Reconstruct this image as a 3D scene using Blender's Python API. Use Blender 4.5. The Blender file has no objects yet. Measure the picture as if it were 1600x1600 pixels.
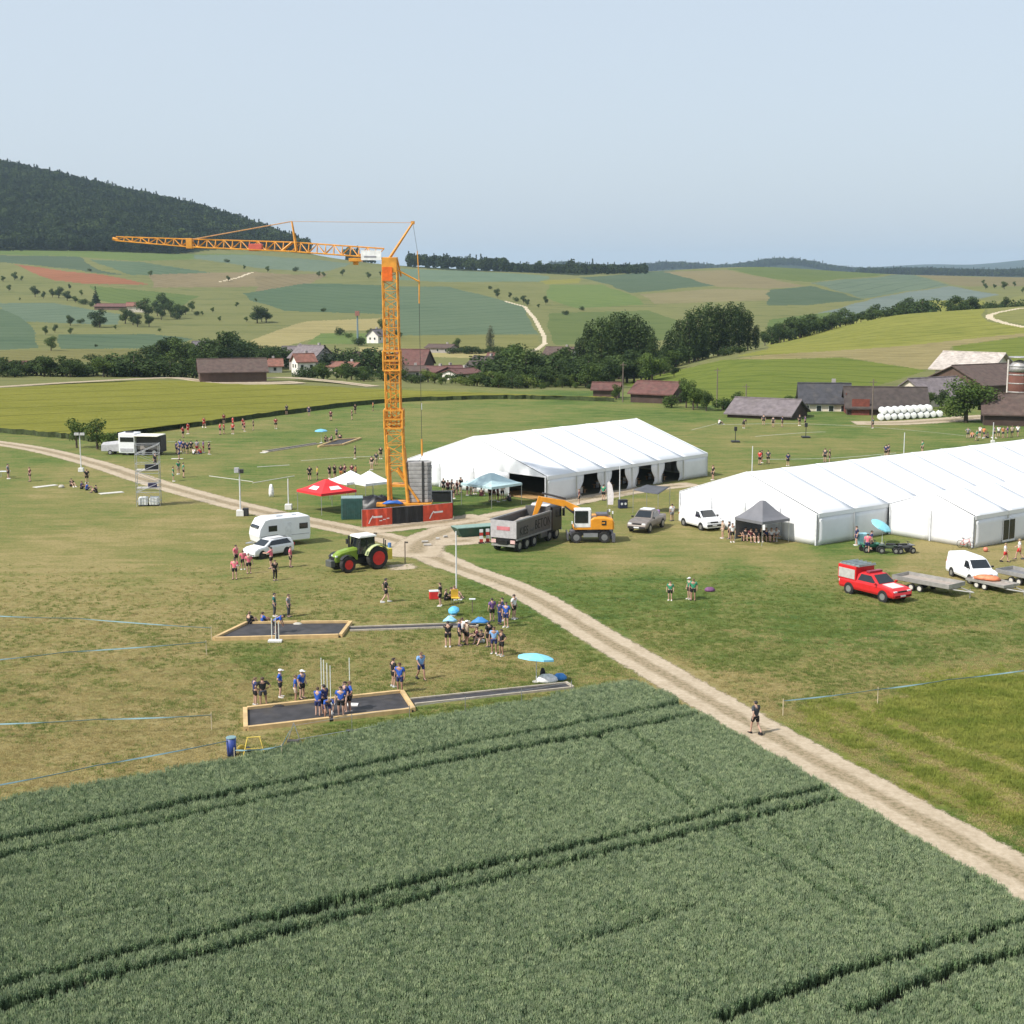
import bpy, bmesh, math, random
import numpy as np
from mathutils import Vector, Matrix

random.seed(7)
RNG = np.random.default_rng(11)
R = math.radians
scene = bpy.context.scene
col = scene.collection

# ------------------------------------------------------------------ camera
FPX, CAMH = 2300.0, 24.0              # focal length in photo pixels (of 1600), height above the meadow
PITCH = math.atan(370 / 2300.0)
cd = bpy.data.cameras.new('camera')
cd.sensor_width = 36.0
cd.lens = 36.0 * FPX / 1600.0
cd.clip_start = 1.0
cd.clip_end = 60000.0
cam = bpy.data.objects.new('camera', cd)
col.objects.link(cam)
cam.location = (0, 0, CAMH)
cam.rotation_euler = (math.pi / 2 - PITCH, 0, 0)
scene.camera = cam
scene.render.resolution_x = scene.render.resolution_y = 1024

# ------------------------------------------------------------------ sky, sun, exposure
SUN_EL = R(47)
SUN_TO = (-0.86, -0.51)               # horizontal direction towards the sun
world = bpy.data.worlds.new('World')
scene.world = world
world.use_nodes = True
wn = world.node_tree
bg = wn.nodes['Background']
sky = wn.nodes.new('ShaderNodeTexSky')
sky.sky_type = 'NISHITA'
sky.sun_disc = False
sky.sun_elevation = SUN_EL
sky.sun_rotation = math.atan2(SUN_TO[0], SUN_TO[1])
sky.altitude = 450
sky.air_density = 1.0
sky.dust_density = 4.5
sky.ozone_density = 1.5
veil = wn.nodes.new('ShaderNodeMix')       # thin even high cloud over the whole sky
veil.data_type = 'RGBA'
veil.inputs[0].default_value = 0.72
veil.inputs[7].default_value = (4.85, 5.45, 6.1, 1)
wn.links.new(sky.outputs[0], veil.inputs[6])
wn.links.new(veil.outputs[2], bg.inputs[0])
bg.inputs[1].default_value = 0.120
sl = bpy.data.lights.new('sun', 'SUN')
sl.energy = 4.3
sl.angle = R(1.6)
sl.color = (1.0, 0.955, 0.88)
sun = bpy.data.objects.new('sun', sl)
col.objects.link(sun)
ce = math.cos(SUN_EL)
nrm = math.hypot(*SUN_TO)
sdir = Vector((SUN_TO[0] / nrm * ce, SUN_TO[1] / nrm * ce, math.sin(SUN_EL)))
sun.rotation_euler = sdir.to_track_quat('Z', 'Y').to_euler()
sun.location = (-80, -60, 120)
vs = scene.view_settings
vs.view_transform = 'Standard'
vs.look = 'None'
vs.gamma = 1.0
vs.exposure = 0.36
vs.use_curve_mapping = False
scene.cycles.volume_bounces = 1
scene.cycles.max_bounces = 6
scene.cycles.transparent_max_bounces = 12

# ------------------------------------------------------------------ measuring helpers
CP, SP = math.cos(PITCH), math.sin(PITCH)
def ray(px, py):
    x = (px - 800) / FPX; y = -(py - 800) / FPX
    return (x, CP + SP * y, -SP + CP * y)
def at(px, py, z=0.0):
    """point of the horizontal plane at height z that was measured at photo position px, py"""
    d = ray(px, py); t = (z - CAMH) / d[2]
    return (d[0] * t, d[1] * t)
def zat(px, py, y):
    """x and height of a photo position known to stand at distance y"""
    d = ray(px, py); t = y / d[1]
    return d[0] * t, CAMH + d[2] * t
def project(x, y, z):
    dz = z - CAMH
    dep = y * CP - dz * SP; up = y * SP + dz * CP
    return 800 + FPX * x / dep, 800 - FPX * up / dep

# ------------------------------------------------------------------ node helpers
def nd(nt, kind, **kw):
    n = nt.nodes.new(kind)
    for k, v in kw.items():
        setattr(n, k, v)
    return n
def mixc(nt, a, b, fac, blend='MIX'):
    m = nd(nt, 'ShaderNodeMix', data_type='RGBA', blend_type=blend)
    for sock, v in ((m.inputs[6], a), (m.inputs[7], b), (m.inputs[0], fac)):
        if hasattr(v, 'default_value') or hasattr(v, 'is_linked'):
            nt.links.new(v, sock)
        elif isinstance(v, (int, float)):
            sock.default_value = v
        else:
            sock.default_value = (*v[:3], 1)
    return m.outputs[2]
def mth(nt, op, a, b=None, clamp=False):
    m = nd(nt, 'ShaderNodeMath', operation=op, use_clamp=clamp)
    for i, v in enumerate((a, b)):
        if v is None: continue
        if isinstance(v, (int, float)): m.inputs[i].default_value = v
        else: nt.links.new(v, m.inputs[i])
    return m.outputs[0]
def noise(nt, vec, scale, detail=3, rough=.55):
    n = nd(nt, 'ShaderNodeTexNoise')
    n.inputs['Scale'].default_value = scale
    n.inputs['Detail'].default_value = detail
    n.inputs['Roughness'].default_value = rough
    if vec is not None: nt.links.new(vec, n.inputs['Vector'])
    return n.outputs[0]
def mapping(nt, vec, rot=0, scale=(1, 1, 1)):
    m = nd(nt, 'ShaderNodeMapping')
    m.inputs['Rotation'].default_value = (0, 0, rot)
    m.inputs['Scale'].default_value = scale
    nt.links.new(vec, m.inputs['Vector'])
    return m.outputs[0]
def ramp(nt, fac, stops):
    r = nd(nt, 'ShaderNodeValToRGB')
    el = r.color_ramp.elements
    while len(el) < len(stops): el.new(0.5)
    for e, (p, c) in zip(el, stops):
        e.position = p
        e.color = (*c, 1) if isinstance(c, tuple) else (c, c, c, 1)
    nt.links.new(fac, r.inputs[0])
    return r.outputs[0]
def newmat(name):
    m = bpy.data.materials.new(name)
    m.use_nodes = True
    nt = m.node_tree
    return m, nt, nt.nodes['Principled BSDF']
def bump(nt, bsdf, height, strength=.5, dist=.05):
    b = nd(nt, 'ShaderNodeBump')
    b.inputs['Strength'].default_value = strength
    b.inputs['Distance'].default_value = dist
    nt.links.new(height, b.inputs['Height'])
    nt.links.new(b.outputs[0], bsdf.inputs['Normal'])

MATS = {}
def M(name, c=(.5, .5, .5), rough=.6, metal=0., var=.12, scale=3., dirt=0., spec=.5, bumps=0.):
    """plain painted / woven / metal surface with a little uneven colour and wear"""
    if name in MATS: return MATS[name]
    m, nt, b = newmat(name)
    tc = nd(nt, 'ShaderNodeTexCoord').outputs['Object']
    n = noise(nt, tc, scale, 4)
    lo = tuple(max(0, v * (1 - var)) for v in c); hi = tuple(min(1, v * (1 + var)) for v in c)
    cc = mixc(nt, lo, hi, ramp(nt, n, [(.35, 0.), (.65, 1.)]))
    if dirt:
        d = noise(nt, tc, scale * .6, 5)
        cc = mixc(nt, cc, (.12, .10, .075), mth(nt, 'MULTIPLY', ramp(nt, d, [(.5, 0.), (.75, 1.)]), dirt))
    nt.links.new(cc, b.inputs['Base Color'])
    b.inputs['Roughness'].default_value = rough
    b.inputs['Metallic'].default_value = metal
    b.inputs['Specular IOR Level'].default_value = spec
    if bumps: bump(nt, b, noise(nt, tc, scale * 8, 3), .4, bumps)
    MATS[name] = m
    return m

# ------------------------------------------------------------------ mesh helpers
class MB:
    def __init__(s): s.v = []; s.f = []; s.m = []
    def add(s, vs, fs, mi=0):
        o = len(s.v); s.v += [tuple(p) for p in vs]
        s.f += [tuple(i + o for i in f) for f in fs]; s.m += [mi] * len(fs)
        return s
    def box(s, c, size, rz=0, mi=0, top=(1, 1), ry=0):
        hx, hy, hz = size[0] / 2, size[1] / 2, size[2] / 2
        vs = []
        for dz, t in ((-hz, (1, 1)), (hz, top)):
            for dx, dy in ((-hx, -hy), (hx, -hy), (hx, hy), (-hx, hy)):
                x, y, z = dx * t[0], dy * t[1], dz
                if ry: x, z = x * math.cos(ry) + z * math.sin(ry), -x * math.sin(ry) + z * math.cos(ry)
                if rz: x, y = x * math.cos(rz) - y * math.sin(rz), x * math.sin(rz) + y * math.cos(rz)
                vs.append((c[0] + x, c[1] + y, c[2] + z))
        return s.add(vs, [(3, 2, 1, 0), (4, 5, 6, 7), (0, 1, 5, 4), (1, 2, 6, 5), (2, 3, 7, 6), (3, 0, 4, 7)], mi)
    def cyl(s, p0, p1, r0, r1=None, n=8, mi=0, caps=True):
        r1 = r0 if r1 is None else r1
        p0 = Vector(p0); p1 = Vector(p1); d = (p1 - p0)
        if d.length < 1e-6: return s
        d.normalize()
        a = d.orthogonal().normalized(); b = d.cross(a)
        vs = []
        for p, r in ((p0, r0), (p1, r1)):
            for i in range(n):
                t = 2 * math.pi * i / n
                vs.append(p + a * (r * math.cos(t)) + b * (r * math.sin(t)))
        fs = [(i, (i + 1) % n, n + (i + 1) % n, n + i) for i in range(n)]
        if caps: fs += [tuple(range(n - 1, -1, -1)), tuple(range(n, 2 * n))]
        return s.add(vs, fs, mi)
    def path(s, pts, r, n=6, mi=0):
        for a, b in zip(pts[:-1], pts[1:]): s.cyl(a, b, r, r, n, mi)
        return s
    def loft(s, rings, mi=0, caps=True, closed=True):
        n = len(rings[0]); vs = [p for r in rings for p in r]; fs = []
        m = n if closed else n - 1
        for k in range(len(rings) - 1):
            for i in range(m):
                j = (i + 1) % n
                fs.append((k * n + i, k * n + j, (k + 1) * n + j, (k + 1) * n + i))
        if caps and closed:
            fs += [tuple(range(n - 1, -1, -1)), tuple(range((len(rings) - 1) * n, len(rings) * n))]
        return s.add(vs, fs, mi)
    def extr(s, prof, y0, y1, mi=0):
        """profile in x,z pulled along y"""
        return s.loft([[(x, y0, z) for x, z in prof], [(x, y1, z) for x, z in prof]], mi)
    def lathe(s, prof, n=16, c=(0, 0, 0), axis='z', mi=0):
        rings = []
        for r, h in prof:
            ring = []
            for i in range(n):
                t = 2 * math.pi * i / n
                a, b = r * math.cos(t), r * math.sin(t)
                ring.append((c[0] + a, c[1] + b, c[2] + h) if axis == 'z' else (c[0] + a, c[1] + h, c[2] + b))
            rings.append(ring)
        return s.loft(rings, mi)
    def mesh(s, name, mats, smooth=False):
        me = bpy.data.meshes.new(name)
        me.from_pydata(s.v, [], s.f)
        for m in (mats if isinstance(mats, (list, tuple)) else [mats]): me.materials.append(m)
        if any(s.m): me.polygons.foreach_set('material_index', s.m)
        bm = bmesh.new(); bm.from_mesh(me)
        bmesh.ops.recalc_face_normals(bm, faces=bm.faces)
        bm.to_mesh(me); bm.free()
        if smooth:
            me.polygons.foreach_set('use_smooth', [True] * len(me.polygons))
        me.update()
        return me
    def build(s, name, mats, parent=None, smooth=False, bevel=0, loc=None, rz=0):
        return ob(name, s.mesh(name, mats, smooth), parent, bevel, loc, rz)
def ob(name, me, parent=None, bevel=0, loc=None, rz=0):
    o = bpy.data.objects.new(name, me)
    col.objects.link(o)
    if parent: o.parent = parent
    if loc: o.location = loc
    if rz: o.rotation_euler = (0, 0, rz)
    if bevel:
        b = o.modifiers.new('bevel', 'BEVEL'); b.width = bevel; b.segments = 2; b.limit_method = 'ANGLE'; b.angle_limit = R(35)
    return o
def tag(o, label=None, cat=None, group=None, kind=None):
    if label: o['label'] = label
    if cat: o['category'] = cat
    if group: o['group'] = group
    if kind: o['kind'] = kind
    return o
def thing(name, label, cat, loc=(0, 0, 0), rz=0, group=None):
    o = bpy.data.objects.new(name, None)
    o.empty_display_size = .3
    col.objects.link(o)
    o.location = loc if len(loc) == 3 else (loc[0], loc[1], 0); o.rotation_euler = (0, 0, rz)
    return tag(o, label, cat, group)
KIDS = {}
def copy_tree(o, parent=None):
    c = o.copy(); col.objects.link(c); c.parent = parent
    for ch in list(o.children): copy_tree(ch, c)
    return c
def yaw(a, b): return math.atan2(b[1] - a[1], b[0] - a[0])
ORD = ['first', 'second', 'third', 'fourth', 'fifth', 'sixth', 'seventh', 'eighth', 'ninth', 'tenth', 'eleventh', 'twelfth',
       'thirteenth', 'fourteenth', 'fifteenth', 'sixteenth', 'seventeenth', 'eighteenth', 'nineteenth', 'twentieth']
ORD += ['twenty-' + w for w in ORD[:9]] + ['thirtieth'] + ['thirty-' + w for w in ORD[:9]] + ['fortieth']
def nth(i, n):
    if n == 1: return ''
    if i == 0: return 'leftmost'
    if i == n - 1: return 'rightmost'
    return ORD[i] + ' from left'

# ------------------------------------------------------------------ terrain heights
DG = np.exp(np.linspace(math.log(20), math.log(16000), 560))
def zpy(px, D, py): return zat(px, py, D)[1]
PROF = {
 -300: [(330,'z',0),(400,'z',-2),(500,'z',-5),(620,545),(720,520),(830,498),(1150,448),(1650,391),(2450,228),(3000,'z',200),(5000,'z',60),(16000,'z',30)],
 0:    [(330,'z',0),(400,'z',-2),(500,'z',-5),(620,545),(720,520),(830,500),(1150,450),(1650,392),(2450,255),(3000,'z',160),(5000,'z',60),(16000,'z',30)],
 100:  [(330,'z',0),(400,'z',-2),(490,'z',-5),(620,545),(830,500),(1150,450),(1650,393),(2430,277),(3000,'z',130),(5000,'z',50),(16000,'z',30)],
 200:  [(330,'z',0),(400,'z',-2),(480,'z',-5),(620,545),(830,500),(1150,450),(1650,392),(2400,303),(3000,'z',100),(5000,'z',40),(16000,'z',30)],
 300:  [(335,'z',0),(400,'z',-3),(560,555),(700,528),(900,490),(1200,450),(1680,396),(2300,326),(2900,'z',80),(5000,'z',40),(16000,'z',30)],
 400:  [(335,'z',0),(400,'z',-3),(560,555),(700,528),(900,490),(1200,450),(1700,399),(2200,356),(2800,'z',60),(5000,'z',40),(16000,'z',30)],
 500:  [(335,'z',0),(400,'z',-3),(540,558),(700,528),(900,491),(1220,448),(1700,405),(2000,400),(2600,'z',40),(5000,'z',30),(16000,'z',30)],
 600:  [(330,'z',0),(400,'z',-3),(520,560),(700,525),(900,492),(1250,445),(1700,415),(1850,414),(2300,'z',28),(5000,'z',25),(16000,'z',30)],
 800:  [(310,'z',0),(380,'z',-4),(520,560),(700,525),(900,492),(1250,450),(1700,425),(1900,423),(2400,'z',20),(5000,'z',25),(16000,'z',30)],
 1000: [(290,'z',0),(360,'z',-3),(450,'z',-6),(600,552),(800,510),(1000,480),(1300,450),(1700,430),(1950,424),(2400,'z',18),(4500,'z',20),(6200,418),(7500,'z',20),(12000,421),(16000,'z',40)],
 1130: [(280,'z',0),(340,'z',.5),(440,556),(520,552),(640,'z',-7),(800,507),(1000,477),(1300,448),(1800,420),(1980,418),(2500,'z',18),(4500,'z',20),(6200,419),(7500,'z',20),(12000,421),(16000,'z',40)],
 1200: [(280,'z',0),(350,580),(450,545),(520,540),(640,'z',-6),(800,505),(1000,475),(1300,447),(1800,418),(2000,417),(2500,'z',18),(4500,'z',20),(6200,417),(7500,'z',20),(12000,420),(16000,'z',40)],
 1400: [(280,'z',0),(340,590),(450,540),(600,494),(640,491),(800,'z',-4),(1000,482),(1300,455),(1800,430),(2000,428),(2500,'z',10),(4500,427),(9000,'z',20),(12000,414),(16000,'z',90)],
 1600: [(280,'z',0),(340,'z',1),(450,527),(600,483),(660,478),(850,'z',-2),(1100,470),(1400,450),(1900,434),(2100,433),(2600,'z',8),(4500,430),(9000,'z',20),(12000,406),(16000,'z',90)],
 1900: [(280,'z',0),(340,'z',1),(450,527),(600,480),(660,474),(850,'z',-2),(1100,470),(1400,450),(1900,434),(2100,433),(2600,'z',8),(4500,430),(9000,'z',20),(12000,402),(16000,'z',90)],
}
AZG, ZC = [], []
for px_, lst in PROF.items():
    AZG.append(math.atan2(*ray(px_, 480)[:2]))
    d_ = [20.]; z_ = [0.]
    d_.append(lst[0][0] * .93); z_.append(0.)
    for e in lst:
        d_.append(e[0]); z_.append(e[2] if e[1] == 'z' else zpy(px_, e[0], e[1]))
    zc = np.interp(np.log(DG), np.log(d_), z_)
    k = np.exp(-np.linspace(-2, 2, 17) ** 2); k /= k.sum()
    zs = np.convolve(np.pad(zc, 8, mode='edge'), k, mode='valid')
    ZC.append(np.where(DG < lst[0][0] * .9, 0, zs))
AZG = np.array(AZG); ZC = np.array(ZC)
AZF = np.linspace(AZG[0], AZG[-1], 241)
ZF = np.array([np.interp(AZF, AZG, ZC[:, j]) for j in range(len(DG))]).T      # az x D
k = np.exp(-np.linspace(-2, 2, 15) ** 2); k /= k.sum()
ZF = np.array([np.convolve(np.pad(ZF[:, j], 7, mode='edge'), k, mode='valid') for j in range(len(DG))]).T
def terrain(x, y):
    x = np.asarray(x, float); y = np.asarray(y, float)
    az = np.arctan2(x, y); D = np.maximum(y, 20.1)       # profiles are given by distance along the view axis
    u = np.clip((az - AZF[0]) / (AZF[-1] - AZF[0]) * (len(AZF) - 1), 0, len(AZF) - 1.001)
    v = np.clip((np.log(D) - math.log(20)) / (math.log(16000) - math.log(20)) * (len(DG) - 1), 0, len(DG) - 1.001)
    i = u.astype(int); j = v.astype(int); fu = u - i; fv = v - j
    z = ZF[i, j] * (1 - fu) * (1 - fv) + ZF[i + 1, j] * fu * (1 - fv) + ZF[i, j + 1] * (1 - fu) * fv + ZF[i + 1, j + 1] * fu * fv
    far_ = np.clip((D - 4000) / 1500, 0, 1) * (8 * np.sin(az * 37 + 1) + 9 * np.sin(az * 83 + D * .0009))
    roll = np.sin(x * .011 + y * .004) * np.sin(y * .009 - x * .003) * 1.3
    return z + far_ + roll * np.clip((D - 420) / 500, 0, 1)
TS = np.exp(np.linspace(math.log(30), math.log(15500), 6000))
def hill(px, py):
    """first terrain point met at photo position px, py"""
    d = ray(px, py)
    xs = TS * d[0] / d[1]; zs = CAMH + TS * d[2] / d[1]
    h = zs < terrain(xs, TS)
    i = int(np.argmax(h)) if h.any() else len(TS) - 1
    return float(xs[i]), float(TS[i]), float(terrain(xs[i], TS[i]))
# ------------------------------------------------------------------ ground materials
def pos(nt): return nd(nt, 'ShaderNodeNewGeometry').outputs['Position']
def meadow_mat():
    m, nt, b = newmat('mown_meadow')
    p = pos(nt)
    at_ = nd(nt, 'ShaderNodeAttribute', attribute_name='zone')
    sep = nd(nt, 'ShaderNodeSeparateColor'); nt.links.new(at_.outputs['Color'], sep.inputs[0])
    g, lush = sep.outputs[0], sep.outputs[1]
    big = noise(nt, p, .045, 4); mid = noise(nt, p, .33, 5, .62); fine = noise(nt, p, 2.6, 5, .7)
    st = noise(nt, mapping(nt, p, R(-38), (.16, .8, 1)), 1.0, 4, .6)         # mowing swaths
    st2 = noise(nt, mapping(nt, p, R(30), (.15, .5, 1)), 1.0, 3, .6)
    f = mth(nt, 'ADD', g, mth(nt, 'MULTIPLY', mth(nt, 'SUBTRACT', big, .5), 1.3))
    f = mth(nt, 'ADD', f, mth(nt, 'MULTIPLY', mth(nt, 'SUBTRACT', st, .5), .9))
    f = mth(nt, 'ADD', f, mth(nt, 'MULTIPLY', mth(nt, 'SUBTRACT', st2, .5), .6))
    f = mth(nt, 'ADD', f, mth(nt, 'MULTIPLY', mth(nt, 'SUBTRACT', mid, .5), .9))
    f = mth(nt, 'ADD', f, mth(nt, 'MULTIPLY', mth(nt, 'SUBTRACT', fine, .5), 1.2), clamp=True)
    c = ramp(nt, f, [(0., (.270, .220, .095)), (.28, (.196, .180, .062)), (.55, (.140, .158, .046)), (.8, (.092, .138, .030)), (1., (.054, .096, .021))])
    lu = ramp(nt, mth(nt, 'ADD', mid, mth(nt, 'MULTIPLY', mth(nt, 'SUBTRACT', fine, .5), .6)),
              [(.30, (.085, .115, .015)), (.5, (.165, .180, .025)), (.68, (.235, .225, .05)), (.8, (.29, .25, .10))])
    c = mixc(nt, c, lu, lush)
    fl = noise(nt, p, 9, 2)
    c = mixc(nt, c, mixc(nt, c, (.38, .32, .17), .5), ramp(nt, fl, [(.62, 0.), (.75, 1.)]))
    c = mixc(nt, c, mixc(nt, c, (.02, .035, .01), .55), ramp(nt, noise(nt, p, 6, 3), [(.30, 1.), (.45, 0.)]))
    nt.links.new(c, b.inputs['Base Color'])
    b.inputs['Roughness'].default_value = .9; b.inputs['Specular IOR Level'].default_value = .1
    bump(nt, b, noise(nt, p, 5, 5, .75), .8, .12)
    return m
def field_mat(name, c1, c2, ang=0., width=12., amt=.35, fine=.6, lines=0.):
    m, nt, b = newmat(name)
    p = pos(nt)
    n1 = noise(nt, p, .012, 4); n2 = noise(nt, p, .12, 4); n3 = noise(nt, p, .8 * fine, 3)
    w = noise(nt, mapping(nt, p, ang, (1 / (width * 20), 1 / width, 1)), 2.0, 2)
    f = mth(nt, 'ADD', mth(nt, 'MULTIPLY', n1, .45), mth(nt, 'MULTIPLY', n2, .3))
    f = mth(nt, 'ADD', f, mth(nt, 'MULTIPLY', n3, .12))
    f = mth(nt, 'ADD', f, mth(nt, 'MULTIPLY', w, amt))
    cc = mixc(nt, c1, c2, ramp(nt, f, [(.46, 0.), (.50, .25), (.80, 1.)] if amt < .6 else [(.52, 0.), (.86, 1.)]))
    if lines:   # sprayer tramlines and drill rows
        sp_ = nd(nt, 'ShaderNodeSeparateXYZ'); nt.links.new(mapping(nt, p, ang), sp_.inputs[0])
        wob = mth(nt, 'MULTIPLY', noise(nt, p, .01, 2), 6.)
        yy = mth(nt, 'ADD', sp_.outputs[1], wob)
        t1 = mth(nt, 'LESS_THAN', mth(nt, 'FRACT', mth(nt, 'MULTIPLY', yy, 1 / lines)), .07)
        t2 = mth(nt, 'MULTIPLY', mth(nt, 'SINE', mth(nt, 'MULTIPLY', yy, 6.283 / (lines * .23))), .5)
        dk = tuple(v * .55 for v in c1)
        cc = mixc(nt, cc, dk, mth(nt, 'ADD', mth(nt, 'MULTIPLY', t1, .55), mth(nt, 'MULTIPLY', mth(nt, 'ADD', t2, .5), .16), clamp=True))
    nt.links.new(cc, b.inputs['Base Color'])
    b.inputs['Roughness'].default_value = .95; b.inputs['Specular IOR Level'].default_value = .05
    bump(nt, b, noise(nt, p, .6, 4), .7, .5)
    return m
FDEF = {}
FKEY = {'pasture_grass': 'pasture', 'green_grass_field': 'green', 'deep_green_field': 'deepgreen', 'young_wheat_far': 'teal', 'pale_wheat_far': 'tealpale', 'bluish_wheat_far': 'bluegrey', 'poppy_red_field': 'poppy', 'brown_stubble': 'brown', 'dry_hay_meadow': 'tan', 'olive_meadow': 'olive', 'ripening_barley_far': 'yellow', 'pale_gravel': 'sand', 'forest_floor': 'wood', 'far_country': 'far'}
_fm = field_mat
def field_def(name, c1, c2, ang=0., width=12., amt=.35, fine=.6):
    FDEF[name] = FDEF[FKEY[name]] =  (c1, c2, width, amt); return _fm(name, c1, c2, ang, width, amt, fine)
MEADOW = meadow_mat()
FM = {
 'pasture': field_def('pasture_grass', (.070, .092, .032), (.150, .152, .060), .4, 12, .8),
 'green': field_def('green_grass_field', (.058, .094, .028), (.112, .142, .046), .2, 8, .8),
 'deepgreen': field_def('deep_green_field', (.078, .112, .020), (.150, .172, .036), -.3, 6, .8),
 'teal': field_def('young_wheat_far', (.050, .086, .050), (.092, .128, .074), .7, 8, .8),
 'tealpale': field_def('pale_wheat_far', (.082, .122, .078), (.130, .172, .112), .5, 9, .7),
 'bluegrey': field_def('bluish_wheat_far', (.092, .124, .104), (.140, .172, .146), .5, 7, .7),
 'poppy': field_def('poppy_red_field', (.20, .085, .045), (.30, .130, .070), .5, 6),
 'brown': field_def('brown_stubble', (.112, .094, .050), (.180, .150, .080), .3, 7, .8),
 'tan': field_def('dry_hay_meadow', (.175, .145, .066), (.285, .235, .110), .4, 6, .7),
 'olive': field_def('olive_meadow', (.110, .116, .038), (.180, .172, .064), .4, 8, .7),
 'yellow': field_def('ripening_barley_far', (.120, .130, .028), (.198, .190, .046), .9, 7, .7),
 'sand': field_def('pale_gravel', (.40, .34, .24), (.55, .47, .34), .4, 5),
 'wood': field_def('forest_floor', (.020, .028, .012), (.035, .045, .02)),
 'far': field_def('far_country', (.012, .022, .014), (.04, .055, .03), .4, 60),
}

def field_variant(key, i):
    if key in ('wood', 'far', 'sand', 'pasture'): return FM[key]
    c1, c2, width, amt = FDEF[key]
    r_ = random.Random(i * 7 + 3); k_ = r_.uniform(.86, 1.14); g_ = r_.uniform(.95, 1.06)
    return field_mat('%s_crop' % key, (c1[0] * k_, c1[1] * k_ * g_, c1[2] * k_), (c2[0] * k_, c2[1] * k_ * g_, c2[2] * k_), r_.uniform(-1.2, 1.2), width, amt, .6, {'teal': 19., 'tealpale': 21., 'bluegrey': 18., 'yellow': 17., 'deepgreen': 15., 'poppy': 14., 'brown': 12., 'tan': 9., 'green': 11., 'olive': 10.}[key])
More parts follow.
